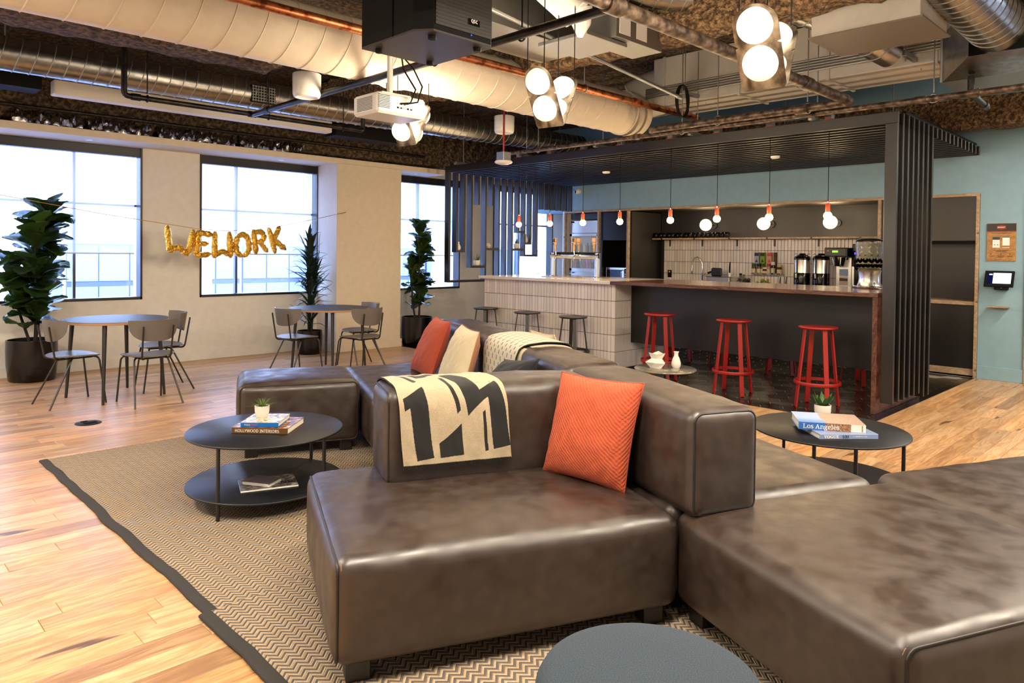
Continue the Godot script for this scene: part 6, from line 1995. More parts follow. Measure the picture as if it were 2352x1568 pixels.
func _wall_items() -> void:
	var x := 10.14
	var s := thing("market_sign", "pale wooden notice board with a dark header on the blue wall", "sign", Vector3(x, 1.43, -2.012), -PI / 2)
	# local: +z faces the room, x along the wall
	part("board", MB.new().box(Vector3(0, 0.222, 0.008), Vector3(0.292, 0.445, 0.014), 0.001), mat(Color(1.0, 0.86, 0.64), 0.6, 0.0, {"tex": M.ply.albedo_texture, "tri": Vector3(1.5, 1.5, 1.5)}), s)
	part("header", MB.new().box(Vector3(0, 0.40, 0.0155), Vector3(0.292, 0.085, 0.002)), M.dark_panel, s)
	part("red_line", MB.new().box(Vector3(0, 0.352, 0.0157), Vector3(0.292, 0.012, 0.002)), mat(Color(0.45, 0.10, 0.05), 0.6), s)
	var em := MB.new()
	em.prism(PackedVector2Array([Vector2(-0.046, 0.38), Vector2(-0.024, 0.374), Vector2(0, 0.369), Vector2(0.024, 0.374), Vector2(0.046, 0.38), Vector2(0.046, 0.416), Vector2(0.024, 0.422), Vector2(0, 0.426), Vector2(-0.024, 0.422), Vector2(-0.046, 0.416)]), 0.0165, 0.0185)
	part("emblem", em, mat(Color(0.50, 0.09, 0.05), 0.5), s)
	text_part("lettering", "MARKET", 0.02, M.print_white, s, Vector3(0, 0.398, 0.0188), Basis.IDENTITY, "Droid Sans", 0.0005, true)
	for k in 2:
		var px: float = [-0.05, 0.048][k]
		part("phone_picture", MB.new().box(Vector3(px, 0.222, 0.0157), Vector3(0.072, 0.13, 0.001)), M.print_white, s)
		part("phone_header", MB.new().box(Vector3(px, [0.268, 0.281][k], 0.0163), Vector3(0.072, [0.036, 0.01][k], 0.001)), M.dark_panel2, s)
	part("phone_footer", MB.new().box(Vector3(0.048, 0.172, 0.0163), Vector3(0.072, 0.02, 0.001)), mat(Color(0.62, 0.42, 0.12), 0.6), s)
	var pr := MB.new()
	for l in [[0.0, 0.330, 0.19, 0.005], [0.0, 0.125, 0.15, 0.005], [0.0, 0.113, 0.11, 0.005], [0.0, 0.097, 0.24, 0.0015], [-0.09, 0.06, 0.06, 0.004], [-0.09, 0.05, 0.04, 0.004], [0.0, 0.06, 0.07, 0.004], [0.0, 0.05, 0.06, 0.004], [0.0, 0.04, 0.05, 0.004], [0.09, 0.06, 0.06, 0.004], [0.09, 0.05, 0.05, 0.004], [0.0, 0.012, 0.12, 0.003], [-0.065, 0.19, 0.012, 0.008], [-0.035, 0.19, 0.012, 0.008], [-0.1, 0.08, 0.012, 0.01], [0.0, 0.08, 0.008, 0.012], [0.09, 0.08, 0.008, 0.012]]:
		pr.box(Vector3(l[0], l[1], 0.0162), Vector3(l[2], l[3], 0.0008))
	part("printed_lines", pr, mat(Color(0.16, 0.11, 0.08), 0.7), s)
	# tablet
	var t := thing("wall_tablet", "black framed tablet with a lit screen on the blue wall", "tablet", Vector3(x, 1.09, -2.012), -PI / 2)
	var g := MB.new()
	g.xf = Transform3D(Basis(Vector3.RIGHT, -0.42), Vector3(0, 0.125, 0.075))
	g.box(Vector3.ZERO, Vector3(0.295, 0.205, 0.022), 0.005)
	part("housing", g, M.black_plastic, t)
	var sc := MB.new()
	sc.xf = g.xf
	sc.box(Vector3(0.03, 0.005, 0.0118), Vector3(0.18, 0.135, 0.001))
	part("screen", sc, mat(Color(0.8, 0.85, 0.95), 0.2, 0.0, {"emit": Color(0.80, 0.86, 1.0), "ee": 1.0}), t)
	var sb := MB.new()
	sb.xf = g.xf
	sb.box(Vector3(-0.09, 0.0, 0.0118), Vector3(0.05, 0.125, 0.001))
	part("screen_menu", sb, mat(Color(0.02, 0.05, 0.2), 0.2, 0.0, {"emit": Color(0.02, 0.06, 0.25), "ee": 0.6}), t)
	var sd := MB.new()
	sd.xf = g.xf
	sd.box(Vector3(-0.085, 0.052, 0.0124), Vector3(0.035, 0.018, 0.001))
	sd.box(Vector3(0.085, -0.04, 0.0124), Vector3(0.06, 0.008, 0.001))
	part("screen_marks", sd, mat(Color(0.7, 0.75, 0.95), 0.2, 0.0, {"emit": Color(0.6, 0.66, 0.9), "ee": 0.8}), t)
	part("bracket", MB.new().box(Vector3(0.02, 0.02, 0.055), Vector3(0.13, 0.05, 0.11), 0.006), M.black_plastic, t)
	part("status_light", MB.new().box(Vector3(0.03, 0.02, 0.1115), Vector3(0.006, 0.006, 0.002)), mat(Color(0.1, 0.5, 0.4), 0.4, 0.0, {"emit": Color(0.1, 0.8, 0.6), "ee": 1.0}), t)
	var sh := thing("card_shelf", "tiny plywood shelf below the wall tablet", "shelf", Vector3(x, 0.875, -2.02), -PI / 2)
	part("board", MB.new().box(Vector3(0, 0.008, 0.055), Vector3(0.21, 0.016, 0.11), 0.002), M.ply, sh)
	# security camera and detectors
	var ca := thing("security_camera", "small white dome camera on the blue wall above the fridge", "camera", Vector3(x, 2.60, -8.56), -PI / 2)
	part("base", MB.new().cyl(Vector3(0, 0, 0), Vector3(0, 0, 0.04), 0.05, 20), M.white_gloss, ca)
	part("ball", MB.new().sphere(Vector3(0, -0.005, 0.055), 0.046, 20, 12), M.white_gloss, ca)
	part("lens", MB.new().cyl(Vector3(-0.015, -0.01, 0.085), Vector3(-0.02, -0.012, 0.104), 0.026, 18), M.black_gloss, ca)
	for k in 2:
		var d := thing("smoke_detector", ["white smoke detector under the slats over the tiled counter", "white smoke detector under the slats over the walnut bar"][k], "smoke detector", Vector3(8.5, 2.655, [-6.66, -4.05][k]))
		part("body", MB.new().lathe([Vector2(0, 0), Vector2(0.04, 0.0), Vector2(0.056, 0.01), Vector2(0.058, 0.028), Vector2(0, 0.029)], 28), M.white_gloss, d)

# ---------------------------------------------------------------- things under the ceiling
func _duct(called: String, label: String, pts: Array, r: float, m: Material, rib: float, rib_m: Material, slant := 0.35) -> Node3D:
	var o: Vector3 = pts[0]
	for p in pts: o.y = minf(o.y, p.y)
	var t := thing(called, label, "duct", o)
	var l := []
	for p in pts: l.append(p - o)
	part("duct_wall", MB.new().tube(l, r, 40), m, t)
	if rib > 0.0:
		var g := MB.new()
		for k in l.size() - 1:
			var a: Vector3 = l[k]
			var b: Vector3 = l[k + 1]
			var d := (b - a).normalized()
			var up := Vector3.UP if absf(d.y) < 0.9 else Vector3.RIGHT
			var u := d.cross(up).normalized()
			var w := u.cross(d)
			var n := int(a.distance_to(b) / rib)
			for i in n:
				var c := a + d * (i + 0.5) * rib
				var ring := []
				for q in 33:
					var an := TAU * q / 32.0
					ring.append(c + (u * cos(an) + w * sin(an)) * (r + 0.001) + d * sin(an) * slant * rib)
				g.tube(ring, 0.005, 5, false)
		part("spiral_seam", g, rib_m, t)
	return t

func _pipe(label: String, pts: Array, r: float, m: Material, joints: Array = [], called := "pipe") -> Node3D:
	var o: Vector3 = pts[0]
	for p in pts: o.y = minf(o.y, p.y)
	var t := thing(called, label, "pipe", o)
	var l := []
	for p in pts: l.append(p - o)
	part("tube", MB.new().tube(bend(l, r * 1.6, 4) if l.size() > 2 else l, r, 14), m, t)
	for j in joints:
		var c: Vector3 = j[0] - o
		var d: Vector3 = j[1]
		part("coupling", MB.new().cyl(c - d * r * 1.5, c + d * r * 1.5, r * 1.28, 16), m, t)
	return t

func _hanger(parent: Node, p: Vector3, r: float, m: Material) -> void:
	# clevis ring and rod up to the slab
	var o: Vector3 = (parent as Node3D).position
	part("hanger_rod", MB.new().cyl(p + Vector3(0, r + 0.02, 0) - o, Vector3(p.x, 3.74, p.z) - o, 0.006, 6), m, parent)
	part("clamp", MB.new().tube(circle_pts(p - o, r + 0.006, 16, Vector3.UP, Vector3.BACK), 0.006, 6, false), m, parent)

func _twin_globe(label: String, at: Vector3, turn: float, energy: float) -> void:
	var t := thing("folded_globe_pendant", label, "pendant lamp", at, turn, "folded plate globe pendants")
	# crease along local z, plates lean towards -x and +x
	for s in [-1.0, 1.0]:
		var lean: float = deg_to_rad(27.0) * s
		var dir := Vector3(sin(lean), cos(lean), 0)
		var nrm: Vector3 = Vector3(cos(lean), -sin(lean), 0) * s
		var bs := Basis(Vector3(0, 0, 1), dir, Vector3(0, 0, 1).cross(dir))
		var outer := PackedVector2Array([Vector2(-0.115, 0.0), Vector2(0.115, 0.0)])
		for k in 13:
			var a := PI * k / 12.0
			outer.append(Vector2(cos(a) * 0.115, 0.335 + sin(a) * 0.095))
		var g := MB.new()
		g.xf = Transform3D(bs, Vector3.ZERO)
		# plate with two round holes: ring strips between hole and outline
		_plate_with_holes(g, outer, [[Vector2(0.0, 0.135), 0.082], [Vector2(0.0, 0.325), 0.082]], 0.0025)
		var pl := part("plate", g, M.brushed, t)
		for h in [0.135, 0.325]:
			var c: Vector3 = dir * float(h)
			part("globe", MB.new().sphere(c, 0.09, 32, 20), M.globe, pl)
			omni(pl, c, Color(1.0, 0.90, 0.76), energy, 0.09)
		for z in [-0.07, 0.07]:
			part("cord", MB.new().cyl(dir * 0.40 + Vector3(0, 0, z), Vector3(dir.x * 0.40, 3.74 - at.y, z), 0.0035, 6), M.black_plastic, t)

func _plate_with_holes(g: MB, outer: PackedVector2Array, holes: Array, th: float) -> void:
	# split at the middle between the two holes, then bridge each half to its hole
	var half := [PackedVector2Array(), PackedVector2Array()]
	var ym := 0.23
	half[0] = PackedVector2Array([Vector2(-0.115, 0), Vector2(0.115, 0), Vector2(0.115, ym), Vector2(-0.115, ym)])
	var top := PackedVector2Array([Vector2(-0.115, ym), Vector2(0.115, ym)])
	for k in range(2, outer.size()): top.append(outer[k])
	half[1] = top
	for i in 2:
		var c: Vector2 = holes[i][0]
		var r: float = holes[i][1]
		var n := 48
		var ring := []
		var bound := []
		for k in n:
			var a := TAU * k / n
			var d := Vector2(cos(a), sin(a))
			ring.append(c + d * r)
			var best := 9.0
			var poly: PackedVector2Array = half[i]
			for e in poly.size():
				var hit = Geometry2D.segment_intersects_segment(c, c + d * 2.0, poly[e], poly[(e + 1) % poly.size()])
				if hit != null: best = minf(best, c.distance_to(hit))
			bound.append(c + d * best)
		for k in n:
			var k1 := (k + 1) % n
			for z in [th, -th]:
				var a3 := Vector3(ring[k].x, ring[k].y, z)
				var b3 := Vector3(bound[k].x, bound[k].y, z)
				var c3 := Vector3(bound[k1].x, bound[k1].y, z)
				var d3 := Vector3(ring[k1].x, ring[k1].y, z)
				if z > 0: g.quad(a3, b3, c3, d3)
				else: g.quad(d3, c3, b3, a3)
			var e0 := Vector3(bound[k].x, bound[k].y, -th)
			var e1 := Vector3(bound[k1].x, bound[k1].y, -th)
			g.quad(e0, e1, Vector3(e1.x, e1.y, th), Vector3(e0.x, e0.y, th))

func build_ceiling_things() -> void:
	M.brushed = mat(Color(1, 1, 1), 0.32, 1.0, {"tex": ntex(noise(0.01, 141, 5), [Color(0.30, 0.27, 0.24), Color(0.50, 0.47, 0.43), Color(0.66, 0.63, 0.58)], [0.25, 0.5, 0.8], 256), "tri": Vector3(2.5, 2.5, 2.5)})
	_twin_globe("folded metal pendant with glowing globes near the projector", Vector3(3.73, 2.38, -5.10), 0.12, GLOBE)
	_twin_globe("folded metal pendant with glowing globes right of the loudspeaker", Vector3(3.71, 2.34, -3.40), 0.12, GLOBE)
	_twin_globe("large looking folded metal pendant with glowing globes over the leather blocks", Vector3(3.52, 2.315, -1.74), 0.12, GLOBE)
	# ducts
	var wd := _duct("white_duct", "thick white painted spiral duct running the length of the lounge", [Vector3(-2.1, 3.135, -5.2), Vector3(7.2, 3.135, -5.2)], 0.245, M.duct_white, 0.23, M.duct_white, 0.3)
	part("end_collar", MB.new().tube([Vector3(9.0, 0, 0), Vector3(9.12, 0, 0), Vector3(9.22, 0, 0), Vector3(9.32, 0, 0)], [0.262, 0.262, 0.24, 0.19], 36), M.duct_white, wd)
	part("elbow_fold", MB.new().tube([Vector3(5.66, 0, 0), Vector3(5.72, 0, 0), Vector3(5.82, -0.005, 0), Vector3(5.88, -0.01, 0)], [0.246, 0.262, 0.262, 0.246], 36), M.duct_white, wd)
	var sd := _duct("silver_duct", "bare silver spiral duct along the windows", [Vector3(-2.1, 3.15, -7.6), Vector3(4.95, 3.15, -7.6), Vector3(9.0, 3.22, -7.6)], 0.15, M.galv, 0.125, M.galv_flat, 0.3)
	var so: Vector3 = sd.position
	var gr := MB.new()
	for i in 9: gr.box(Vector3(3.42 + 0.03 * i, 3.14, -7.447) - so, Vector3(0.006, 0.17, 0.012))
	for i in 6: gr.box(Vector3(3.54, 3.065 + 0.03 * i, -7.447) - so, Vector3(0.26, 0.006, 0.012))
	part("grille_bars", gr, M.galv_flat, sd)
	part("grille_opening", MB.new().box(Vector3(3.54, 3.14, -7.463) - so, Vector3(0.27, 0.19, 0.03)), M.black_plastic, sd)
	part("branch_box", MB.new().box(Vector3(5.2, 3.20, -7.28) - so, Vector3(0.30, 0.26, 0.75), 0.004), M.galv, sd)
	# rectangular white duct over the bar
	var rd := thing("rectangular_duct", "long white painted rectangular duct above the slat canopy", "duct", Vector3(7.53, 3.21, -3.2))
	part("duct_wall", MB.new().box(Vector3(0, 0.28, 0.1), Vector3(0.66, 0.56, 3.7), 0.006), M.duct_panel, rd)
	for k in 4: part("flange", MB.new().box(Vector3(0, 0.275, -1.6 + 0.95 * k), Vector3(0.69, 0.585, 0.03), 0.003), M.duct_panel, rd)
	part("round_end", MB.new().tube([Vector3(-0.02, 0.25, -1.75), Vector3(-0.1, 0.2, -2.0), Vector3(-0.2, 0.12, -2.15)], [0.29, 0.27, 0.25], 30), M.duct_panel, rd)
	# silver ducts in the upper right
	_duct("silver_duct", "bare silver duct with an elbow dropping towards the rectangular duct", [Vector3(4.3, 3.62, -3.75), Vector3(5.24, 3.5, -3.03), Vector3(5.75, 3.50, -2.62), Vector3(6.05, 3.46, -2.50), Vector3(6.85, 3.26, -2.22)], 0.125, M.galv, 0.11, M.galv_flat, 0.2)
	var bd := _duct("silver_duct", "wide bare silver spiral duct entering a metal transition box", [Vector3(4.9, 3.52, -1.55), Vector3(6.62, 3.26, -1.36)], 0.2, M.galv, 0.09, M.galv_flat, 0.2)
	var bo: Vector3 = bd.position
	var tb := MB.new()
	var A := [Vector3(6.6, 3.06, -1.56), Vector3(6.6, 3.06, -1.16), Vector3(6.6, 3.46, -1.16), Vector3(6.6, 3.46, -1.56)]
	var B := [Vector3(7.05, 2.98, -1.86), Vector3(7.05, 2.98, -0.6), Vector3(7.05, 3.4, -0.6), Vector3(7.05, 3.4, -1.86)]
	for i in 4: tb.quad(A[i] - bo, A[(i + 1) % 4] - bo, B[(i + 1) % 4] - bo, B[i] - bo)
	part("transition", tb, M.galv, bd)
	part("box", MB.new().box(Vector3(7.3, 3.19, -1.23) - bo, Vector3(0.5, 0.42, 1.3), 0.004), M.galv_flat, bd)
	part("paper_label", MB.new().box(Vector3(6.86, 3.06, -1.30) - bo, Vector3(0.1, 0.003, 0.2)), M.print_white, bd)
	var ah := thing("air_unit", "grey painted box unit hung between the silver ducts", "air unit", Vector3(5.75, 3.10, -1.95))
	part("case", MB.new().box(Vector3(0, 0.26, 0), Vector3(0.62, 0.5, 0.75), 0.005), M.duct_panel, ah)
	part("base_sheet", MB.new().box(Vector3(0, 0.006, 0), Vector3(0.66, 0.012, 0.79)), mat(Color(0.42, 0.39, 0.35), 0.5), ah)
	var vv := thing("control_box", "galvanised air control box with paper labels", "air unit", Vector3(4.75, 3.13, -3.55))
	part("case", MB.new().box(Vector3(0, 0.11, 0), Vector3(0.62, 0.22, 0.3), 0.003), M.galv_flat, vv)
	part("tray", MB.new().box(Vector3(-0.35, -0.02, -0.15), Vector3(0.5, 0.03, 0.5), 0.003), M.galv_flat, vv)
	for k in 2: part("paper_label", MB.new().box(Vector3(-0.2 + 0.22 * k, 0.11, 0.151), Vector3(0.14, 0.15, 0.003)), M.print_white, vv)
	var ins := _duct("wrapped_duct", "white wrapped flexible duct with a loose plastic end", [Vector3(3.55, 3.75, -3.85), Vector3(3.86, 3.42, -3.58), Vector3(4.02, 3.22, -3.42)], 0.14, M.white_paint, 0.0, M.white_paint)
	var ins_o: Vector3 = ins.position
	part("plastic_end", MB.new().tube([Vector3(4.02, 3.24, -3.42) - ins_o, Vector3(4.05, 3.13, -3.42) - ins_o, Vector3(4.07, 3.05, -3.45) - ins_o], [0.1, 0.07, 0.02], 14), mat(Color(0.8, 0.8, 0.8), 0.1, 0.0, {"alpha": 0.35}), ins)
	var gd := thing("galvanised_duct", "flat galvanised duct running behind the loudspeaker", "duct", Vector3(4.15, 3.22, -4.35))
	part("duct_wall", MB.new().box(Vector3(0, 0.16, 0), Vector3(1.5, 0.3, 0.55), 0.003), M.galv_flat, gd)
	# pipes
	var cp := _pipe("long copper pipe below the white duct", [Vector3(-2.0, 3.12, -4.68), Vector3(7.75, 3.12, -4.68)], 0.036, M.copper, [[Vector3(6.5, 3.12, -4.68), Vector3.RIGHT], [Vector3(1.0, 3.12, -4.68), Vector3.RIGHT]], "copper_pipe")
	for x in [0.9, 3.02, 5.6]: _hanger(cp, Vector3(x, 3.12, -4.68), 0.036, M.galv_flat)
	var bp := _pipe("black iron pipe with elbows under the silver duct", [Vector3(2.10, 3.34, -7.25), Vector3(2.10, 2.87, -7.25), Vector3(4.66, 2.87, -7.25), Vector3(4.66, 3.05, -7.25)], 0.026, M.iron_pipe, [[Vector3(3.32, 2.87, -7.25), Vector3.RIGHT], [Vector3(2.2, 2.87, -7.25), Vector3.RIGHT]])
	for x in [2.3, 3.5, 4.4]: _hanger(bp, Vector3(x, 2.87, -7.25), 0.026, M.iron_pipe)
	var sr := part("sprinkler_cage", MB.new().tube(circle_pts(Vector3(2.10, 3.42, -7.25) - bp.position, 0.035, 12, Vector3.RIGHT, Vector3.UP), 0.004, 5, false).tube(circle_pts(Vector3(2.10, 3.42, -7.25) - bp.position, 0.035, 12, Vector3.BACK, Vector3.UP), 0.004, 5, false), mat(Color(0.4, 0.05, 0.03), 0.5), bp)
	var dp := _pipe("dark sprinkler pipe crossing the lounge towards the windows", [Vector3(3.32, 2.865, -7.23), Vector3(3.30, 2.87, -2.56)], 0.029, M.iron_pipe, [[Vector3(3.32, 2.865, -6.9), Vector3.BACK]])
	for z in [-6.9, -4.2, -3.3]: _hanger(dp, Vector3(3.315, 2.867, z), 0.03, M.iron_pipe)
	var rp := _pipe("thick rusty pipe from the lounge to the bar canopy", [Vector3(1.2, 2.885, -2.555), Vector3(6.85, 2.885, -2.555), Vector3(6.85, 2.885, -2.72)], 0.045, M.rust_pipe, [[Vector3(3.30, 2.885, -2.555), Vector3.RIGHT], [Vector3(5.9, 2.885, -2.555), Vector3.RIGHT]])
	for x in [2.4, 5.0]: _hanger(rp, Vector3(x, 2.885, -2.555), 0.047, M.iron_pipe)
	var rb := _pipe("rusty pipe lying along the front of the slat canopy", [Vector3(6.85, 2.88, -2.70), Vector3(6.85, 2.87, -4.75), Vector3(7.02, 2.87, -4.75)], 0.04, M.rust_pipe, [[Vector3(6.85, 2.87, -3.0), Vector3.BACK]])
	for z in [-2.95, -3.9]: _hanger(rb, Vector3(6.85, 2.875, z), 0.042, M.galv_flat)
	var lb := _pipe("long dark pipe in front of the canopy beam", [Vector3(6.96, 2.835, -7.3), Vector3(6.96, 2.835, -0.8)], 0.028, M.rust_pipe, [[Vector3(6.96, 2.835, -5.0), Vector3.BACK], [Vector3(6.96, 2.835, -2.0), Vector3.BACK], [Vector3(6.96, 2.835, -1.6), Vector3.BACK]])
	for z in [-6.6, -4.4, -1.9, -1.2]: _hanger(lb, Vector3(6.96, 2.835, z), 0.03, M.galv_flat)
	_pipe("dark pipe stub with a hook beside the blue wall", [Vector3(6.96, 2.98, -1.62), Vector3(6.96, 2.84, -1.62), Vector3(7.5, 2.80, -1.62)], 0.026, M.iron_pipe, [[Vector3(7.42, 2.806, -1.62), Vector3.RIGHT]])
	# bundle of conduits along the rectangular duct
	for k in 5:
		var y := 3.30 + 0.026 * k
		_pipe("thin galvanised conduit clipped along the rectangular duct", [Vector3(7.12, y, -5.0), Vector3(7.12, y, -0.9)], 0.0105, M.galv_flat, [], "conduit").set_meta("group", "conduits along the duct")
	for k in 2:
		var z: float = [-4.35, -2.12][k]
		var st := thing("strut_channel", ["slotted steel strut over the walnut bar carrying conduits", "slotted steel strut near the blue wall carrying conduits"][k], "strut", Vector3(7.15, 3.25, z))
		part("channel", MB.new().box(Vector3(0, 0, 0), Vector3(0.5, 0.04, 0.04), 0.003), M.galv_flat, st)
		for x in [-0.22, 0.22]: part("rod", MB.new().cyl(Vector3(x, -0.06, 0), Vector3(x, 0.5, 0), 0.005, 6), M.galv_flat, st)
	_pipe("bright conduit slanting down behind the globe pendants", [Vector3(2.9, 3.23, -3.75), Vector3(6.15, 3.0, -3.9)], 0.016, M.galv_flat, [[Vector3(6.1, 3.003, -3.898), Vector3.RIGHT]], "conduit")
	_pipe("thin dark pipe along the top of the window soffit", [Vector3(-2.0, 2.965, -9.12), Vector3(7.0, 2.965, -9.12)], 0.02, M.iron_pipe, [[Vector3(2.6, 2.965, -9.12), Vector3.RIGHT], [Vector3(4.9, 2.965, -9.12), Vector3.RIGHT]])
	_pipe("black pipe running out above the slat screen", [Vector3(8.0, 2.93, -2.45), Vector3(10.1, 2.83, -2.3)], 0.025, M.iron_pipe)
	# steel conduits by the left beams
	for k in 2: _pipe("bright conduit tight under the slab by the rough beam", [Vector3(2.05 + 0.45 * k, 3.40, -7.3), Vector3(2.05 + 0.45 * k, 3.42, -5.5)], 0.016, M.galv_flat, [], "conduit").set_meta("group", "conduits under the slab")
	# linear fixtures along the window side
	var lf := thing("linear_light_housing", "long white linear light housing behind the silver duct", "light housing", Vector3(3.37, 3.01, -8.5))
	part("housing", MB.new().box(Vector3(0, 0.075, 0), Vector3(3.15, 0.15, 0.16), 0.01), M.white_paint, lf)
	for x in [-1.2, 1.2]: part("hanger", MB.new().cyl(Vector3(x, 0.15, 0), Vector3(x, 0.74, 0), 0.004, 6), M.black_metal, lf)
	var bk := thing("black_box_housing", "matt black long box at the end of the white light housing", "housing", Vector3(5.52, 2.99, -8.55))
	part("case", MB.new().box(Vector3(0, 0.085, 0), Vector3(1.05, 0.17, 0.3), 0.006), M.black_plastic, bk)
	for x in [-0.3, 0.3]: part("hanger", MB.new().cyl(Vector3(x, 0.17, 0), Vector3(x, 0.76, 0), 0.008, 6), M.galv_flat, bk)
	var bk2 := thing("black_box_housing", "matt black long box above the wide window", "housing", Vector3(1.10, 3.02, -8.5))
	part("case", MB.new().box(Vector3(0, 0.1, 0), Vector3(1.15, 0.2, 0.3), 0.006), M.black_plastic, bk2)
	for x in [-0.3, 0.3]: part("hanger", MB.new().cyl(Vector3(x, 0.2, 0), Vector3(x, 0.74, 0), 0.008, 6), M.galv_flat, bk2)
	# crumpled foil on the soffit
	for k in 4:
		var x0: float = [1.56, 2.28, 3.02, 4.02][k]
		var x1: float = [2.22, 2.95, 3.95, 4.92][k]
		var nz := noise(6.0, 150 + k, 4)
		var t := thing("foil_wrap", ["crumpled foil insulation above the wide window, outer piece", "crumpled foil insulation above the wide window, inner piece", "crumpled foil insulation above the gold letters", "crumpled foil insulation nearest the cream column"][k], "insulation", Vector3((x0 + x1) * 0.5, 2.793, -9.24), 0.0, "foil insulation on the soffit")
		var rows := []
		for i in 10:
			var row := []
			for j in 46:
				var f := i / 9.0
				var x := lerpf(x0, x1, j / 45.0) - t.position.x
				var a := f * PI * 0.62
				var p := Vector3(x, sin(a) * 0.14 + 0.002, 0.12 * cos(a))
				var d := nz.get_noise_3d(x * 2.0, f * 1.2, k * 4.0)
				row.append(p + Vector3(0, 1, 0.9) * d * 0.075 * sin(PI * clampf(f + 0.06, 0, 1)))
			rows.append(row)
		part("foil", MB.new().grid(rows, false, false), M.foil, t)
	# speaker
	_speaker()
	_projector()
	for k in 2:
		var c: Vector3 = [Vector3(3.19, 2.82, -5.87), Vector3(6.11, 2.92, -6.37)][k]
		var t := thing("drum_light", ["white drum shaped ceiling light beside the silver duct", "white drum shaped ceiling light right of the projector"][k], "ceiling lamp", c, 0.0, "white drum lights")
		part("drum", MB.new().lathe([Vector2(0, 0.012), Vector2(0.085, 0.012), Vector2(0.098, 0.0), Vector2(0.112, 0.004), Vector2(0.122, 0.03), Vector2(0.124, 0.205), Vector2(0.118, 0.21), Vector2(0, 0.21)], 40), M.white_gloss, t)
		for s in [-1.0, 1.0]: part("suspension", MB.new().cyl(Vector3(s * 0.05, 0.21, 0), Vector3(s * 0.02, 3.74 - c.y, 0), 0.003, 5), M.galv_flat, t)
	var wp := thing("wireless_sensor", "white round sensor hanging on a red conduit", "sensor", Vector3(5.75, 2.475, -6.0))
	part("dome", MB.new().lathe([Vector2(0, 0), Vector2(0.05, 0.002), Vector2(0.095, 0.016), Vector2(0.105, 0.03), Vector2(0.095, 0.045), Vector2(0, 0.046)], 32), M.white_gloss, wp)
	part("back_box", MB.new().box(Vector3(0, 0.095, 0), Vector3(0.12, 0.1, 0.12), 0.004), M.galv_flat, wp)
	part("red_conduit", MB.new().cyl(Vector3(0, 0.145, 0), Vector3(0, 1.26, 0), 0.012, 10), mat(Color(0.5, 0.03, 0.04), 0.4), wp)
	# coil of black cable
	var co := thing("cable_coil", "coil of black cable hanging from the copper pipe", "cable", Vector3(6.25, 2.83, -3.95))
	var cl := []
	for i in 121:
		var a := TAU * i / 24.0
		cl.append(Vector3(cos(a) * (0.10 + 0.006 * sin(i * 0.7)), 0.16 + sin(a) * 0.16, 0.012 * sin(i * 0.37)))
	part("coil", MB.new().tube(cl, 0.007, 6), M.black_plastic, co)
	part("tail", MB.new().tube(path_between(Vector3(0, 0.32, 0), Vector3(0.5, 0.42, -0.3), 0.03), 0.007, 6), M.black_plastic, co)

func _speaker() -> void:
	var t := thing("loudspeaker", "large black hanging loudspeaker with metal grille", "loudspeaker", Vector3(2.605, 2.65, -3.37))
	# grille on the +z side, sides tapered
	var w := 0.26
	var d := 0.295
	var poly := PackedVector2Array([Vector2(-w, -d), Vector2(w, -d), Vector2(w, d - 0.03), Vector2(w - 0.03, d), Vector2(-w + 0.07, d), Vector2(-w, d - 0.09)])
	var g := MB.new()
	g.xf = Transform3D(Basis(Vector3.RIGHT, PI / 2), Vector3.ZERO)
	# polygon in (x, z) -> extrude up: rotate so that poly y becomes z, depth becomes -y
	g.prism(poly, -0.75, -0.012)
	part("cabinet", g, M.black_plastic, t)
	var b := MB.new()
	b.xf = g.xf
	b.prism(poly, -0.014, 0.0)
	part("bottom_plate", b, mat(Color(1, 1, 1), 0.42, 0.0, {"tex": ntex(noise(0.4, 161, 2), [Color(0.10, 0.09, 0.085), Color(0.24, 0.22, 0.2)], [], 256), "tri": Vector3(3, 3, 3)}), t)
	var gr := MB.new()
	gr.box(Vector3(0.025, 0.385, d + 0.004), Vector3(2.0 * w - 0.11, 0.69, 0.006), 0.001)
	for i in 34: gr.box(Vector3(0.025, 0.06 + 0.02 * i, d + 0.008), Vector3(2.0 * w - 0.12, 0.006, 0.004))
	part("grille", gr, M.black_metal, t)
	part("badge", MB.new().box(Vector3(0.09, 0.105, d + 0.011), Vector3(0.085, 0.036, 0.004), 0.002), M.black_gloss, t)
	text_part("badge_lettering", "QSC", 0.026, M.print_white, t, Vector3(0.09, 0.11, d + 0.0136), Basis.IDENTITY, "Droid Sans", 0.0006, true)
	part("status_light", MB.new().sphere(Vector3(0.07, 0.03, d + 0.012), 0.004, 8, 6), mat(Color(0.2, 0.3, 1.0), 0.3, 0.0, {"emit": Color(0.2, 0.3, 1.0), "ee": 3.0}), t)
	for p in [Vector2(-0.19, -0.22), Vector2(0.19, -0.22), Vector2(0.19, 0.22), Vector2(-0.14, 0.22)]:
		part("rubber_foot", MB.new().lathe([Vector2(0, -0.022), Vector2(0.02, -0.022), Vector2(0.024, -0.016), Vector2(0.024, 0.0)], 16, Vector3(p.x, 0, p.y)), M.black_plastic, t)
	part("side_handle", MB.new().box(Vector3(-w - 0.004, 0.40, -0.05), Vector3(0.014, 0.05, 0.16), 0.006), M.black_gloss, t)
	part("side_seam", MB.new().box(Vector3(-w - 0.001, 0.37, 0.02), Vector3(0.006, 0.72, 0.008)), M.black_gloss, t)
	for x in [-0.2, 0.2]: part("chain_rod", MB.new().cyl(Vector3(x, 0.75, 0), Vector3(x, 1.10, 0), 0.006, 6), M.black_metal, t)

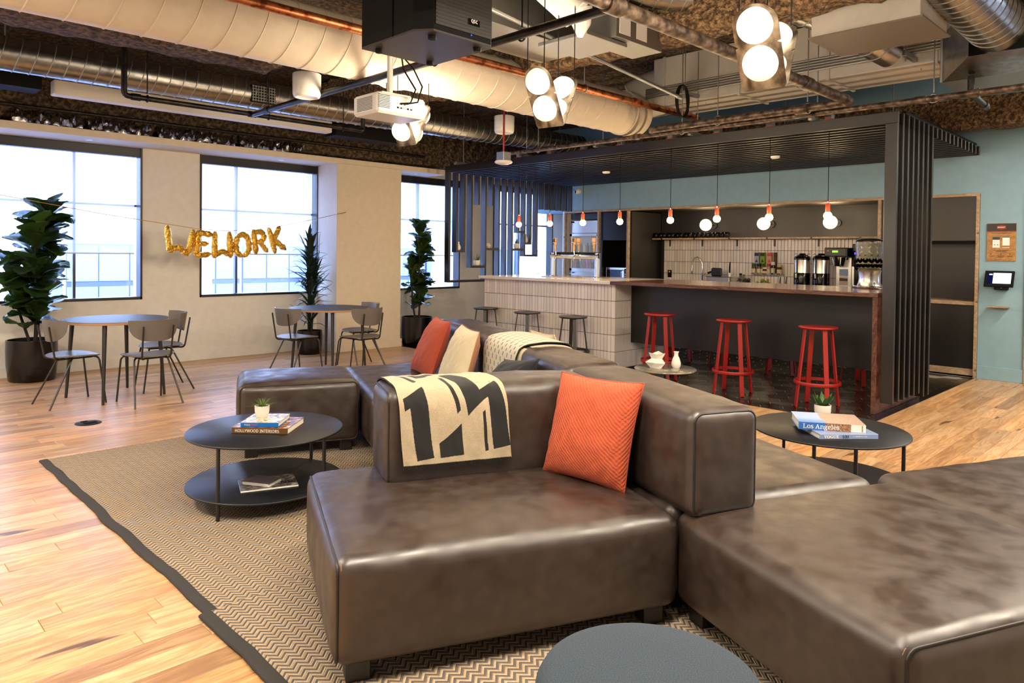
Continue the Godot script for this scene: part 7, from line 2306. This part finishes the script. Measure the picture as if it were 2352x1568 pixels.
func _projector() -> void:
	var t := thing("projector", "white ceiling projector with cables at its ports", "projector", Vector3(3.14, 2.46, -4.52))
	part("case", MB.new().box(Vector3(0, 0.075, 0), Vector3(0.44, 0.15, 0.32), 0.018), M.white_gloss, t)
	var v := MB.new()
	for i in 9: v.box(Vector3(-0.16 + 0.0 * i, 0.04 + 0.011 * i, 0.161), Vector3(0.1, 0.004, 0.003))
	part("vent", v, M.black_plastic, t)
	var vs := MB.new()
	for i in 10: vs.box(Vector3(-0.2205, 0.03 + 0.01 * i, 0.0), Vector3(0.003, 0.004, 0.2))
	part("side_vent", vs, mat(Color(0.3, 0.3, 0.3), 0.6), t)
	for i in 9: part("port", MB.new().box(Vector3(-0.04 + 0.03 * (i % 5), 0.055 + 0.03 * (i / 5), 0.1615), Vector3(0.018, 0.012, 0.004), 0.001), [M.black_plastic, M.dark_panel2, M.galv_flat][i % 3], t)
	part("mount_plate", MB.new().box(Vector3(0, 0.165, 0), Vector3(0.26, 0.02, 0.18), 0.004), M.white_paint, t)
	part("pole", MB.new().cyl(Vector3(0, 0.17, 0), Vector3(0, 1.28, 0), 0.022, 18), M.white_paint, t)
	part("cable", MB.new().tube([Vector3(0.03, 0.09, 0.165), Vector3(0.08, 0.10, 0.24), Vector3(0.12, 0.22, 0.24), Vector3(0.10, 0.36, 0.16), Vector3(0.04, 0.50, 0.05), Vector3(0.03, 0.8, 0.03)], 0.006, 6), M.black_plastic, t)
	part("cable", MB.new().tube([Vector3(-0.02, 0.085, 0.165), Vector3(0.03, 0.09, 0.22), Vector3(0.09, 0.2, 0.2), Vector3(0.05, 0.36, 0.1), Vector3(0.03, 0.8, 0.02)], 0.006, 6), M.black_plastic, t)

func _ready() -> void:
	make_materials()
	set_up_view()
	build_shell()
	build_outside()
	build_lounge()
	build_corner()
	build_bar()
	build_ceiling_things()
	var warm := Color(1.0, 0.94, 0.85)  # lamps out of view, placed for the general light of the room
	unseen_linear_lamp(Vector3(1.2, 3.05, -1.2), 2.4, 0.14, 0.0, 22.0, warm, "unseen linear ceiling lamp lighting the near rug")
	unseen_linear_lamp(Vector3(3.6, 3.05, 0.1), 2.4, 0.14, 0.0, 22.0, warm, "unseen linear ceiling lamp lighting the seat blocks")
	unseen_linear_lamp(Vector3(-0.4, 3.1, -4.0), 2.0, 0.14, PI / 2, 22.0, warm, "unseen linear ceiling lamp lighting the bare boards")
	unseen_linear_lamp(Vector3(-1.2, 3.1, -7.2), 2.0, 0.14, PI / 2, 22.0, warm, "unseen linear ceiling lamp lighting the corner past the tall fig")
	unseen_linear_lamp(Vector3(6.3, 3.1, 1.0), 2.4, 0.14, 0.0, 22.0, warm, "unseen linear ceiling lamp lighting the room behind the wide silver duct")
	unseen_linear_lamp(Vector3(9.0, 3.1, -0.4), 2.0, 0.14, 0.0, 18.0, warm, "unseen linear ceiling lamp lighting the passage past the sign")
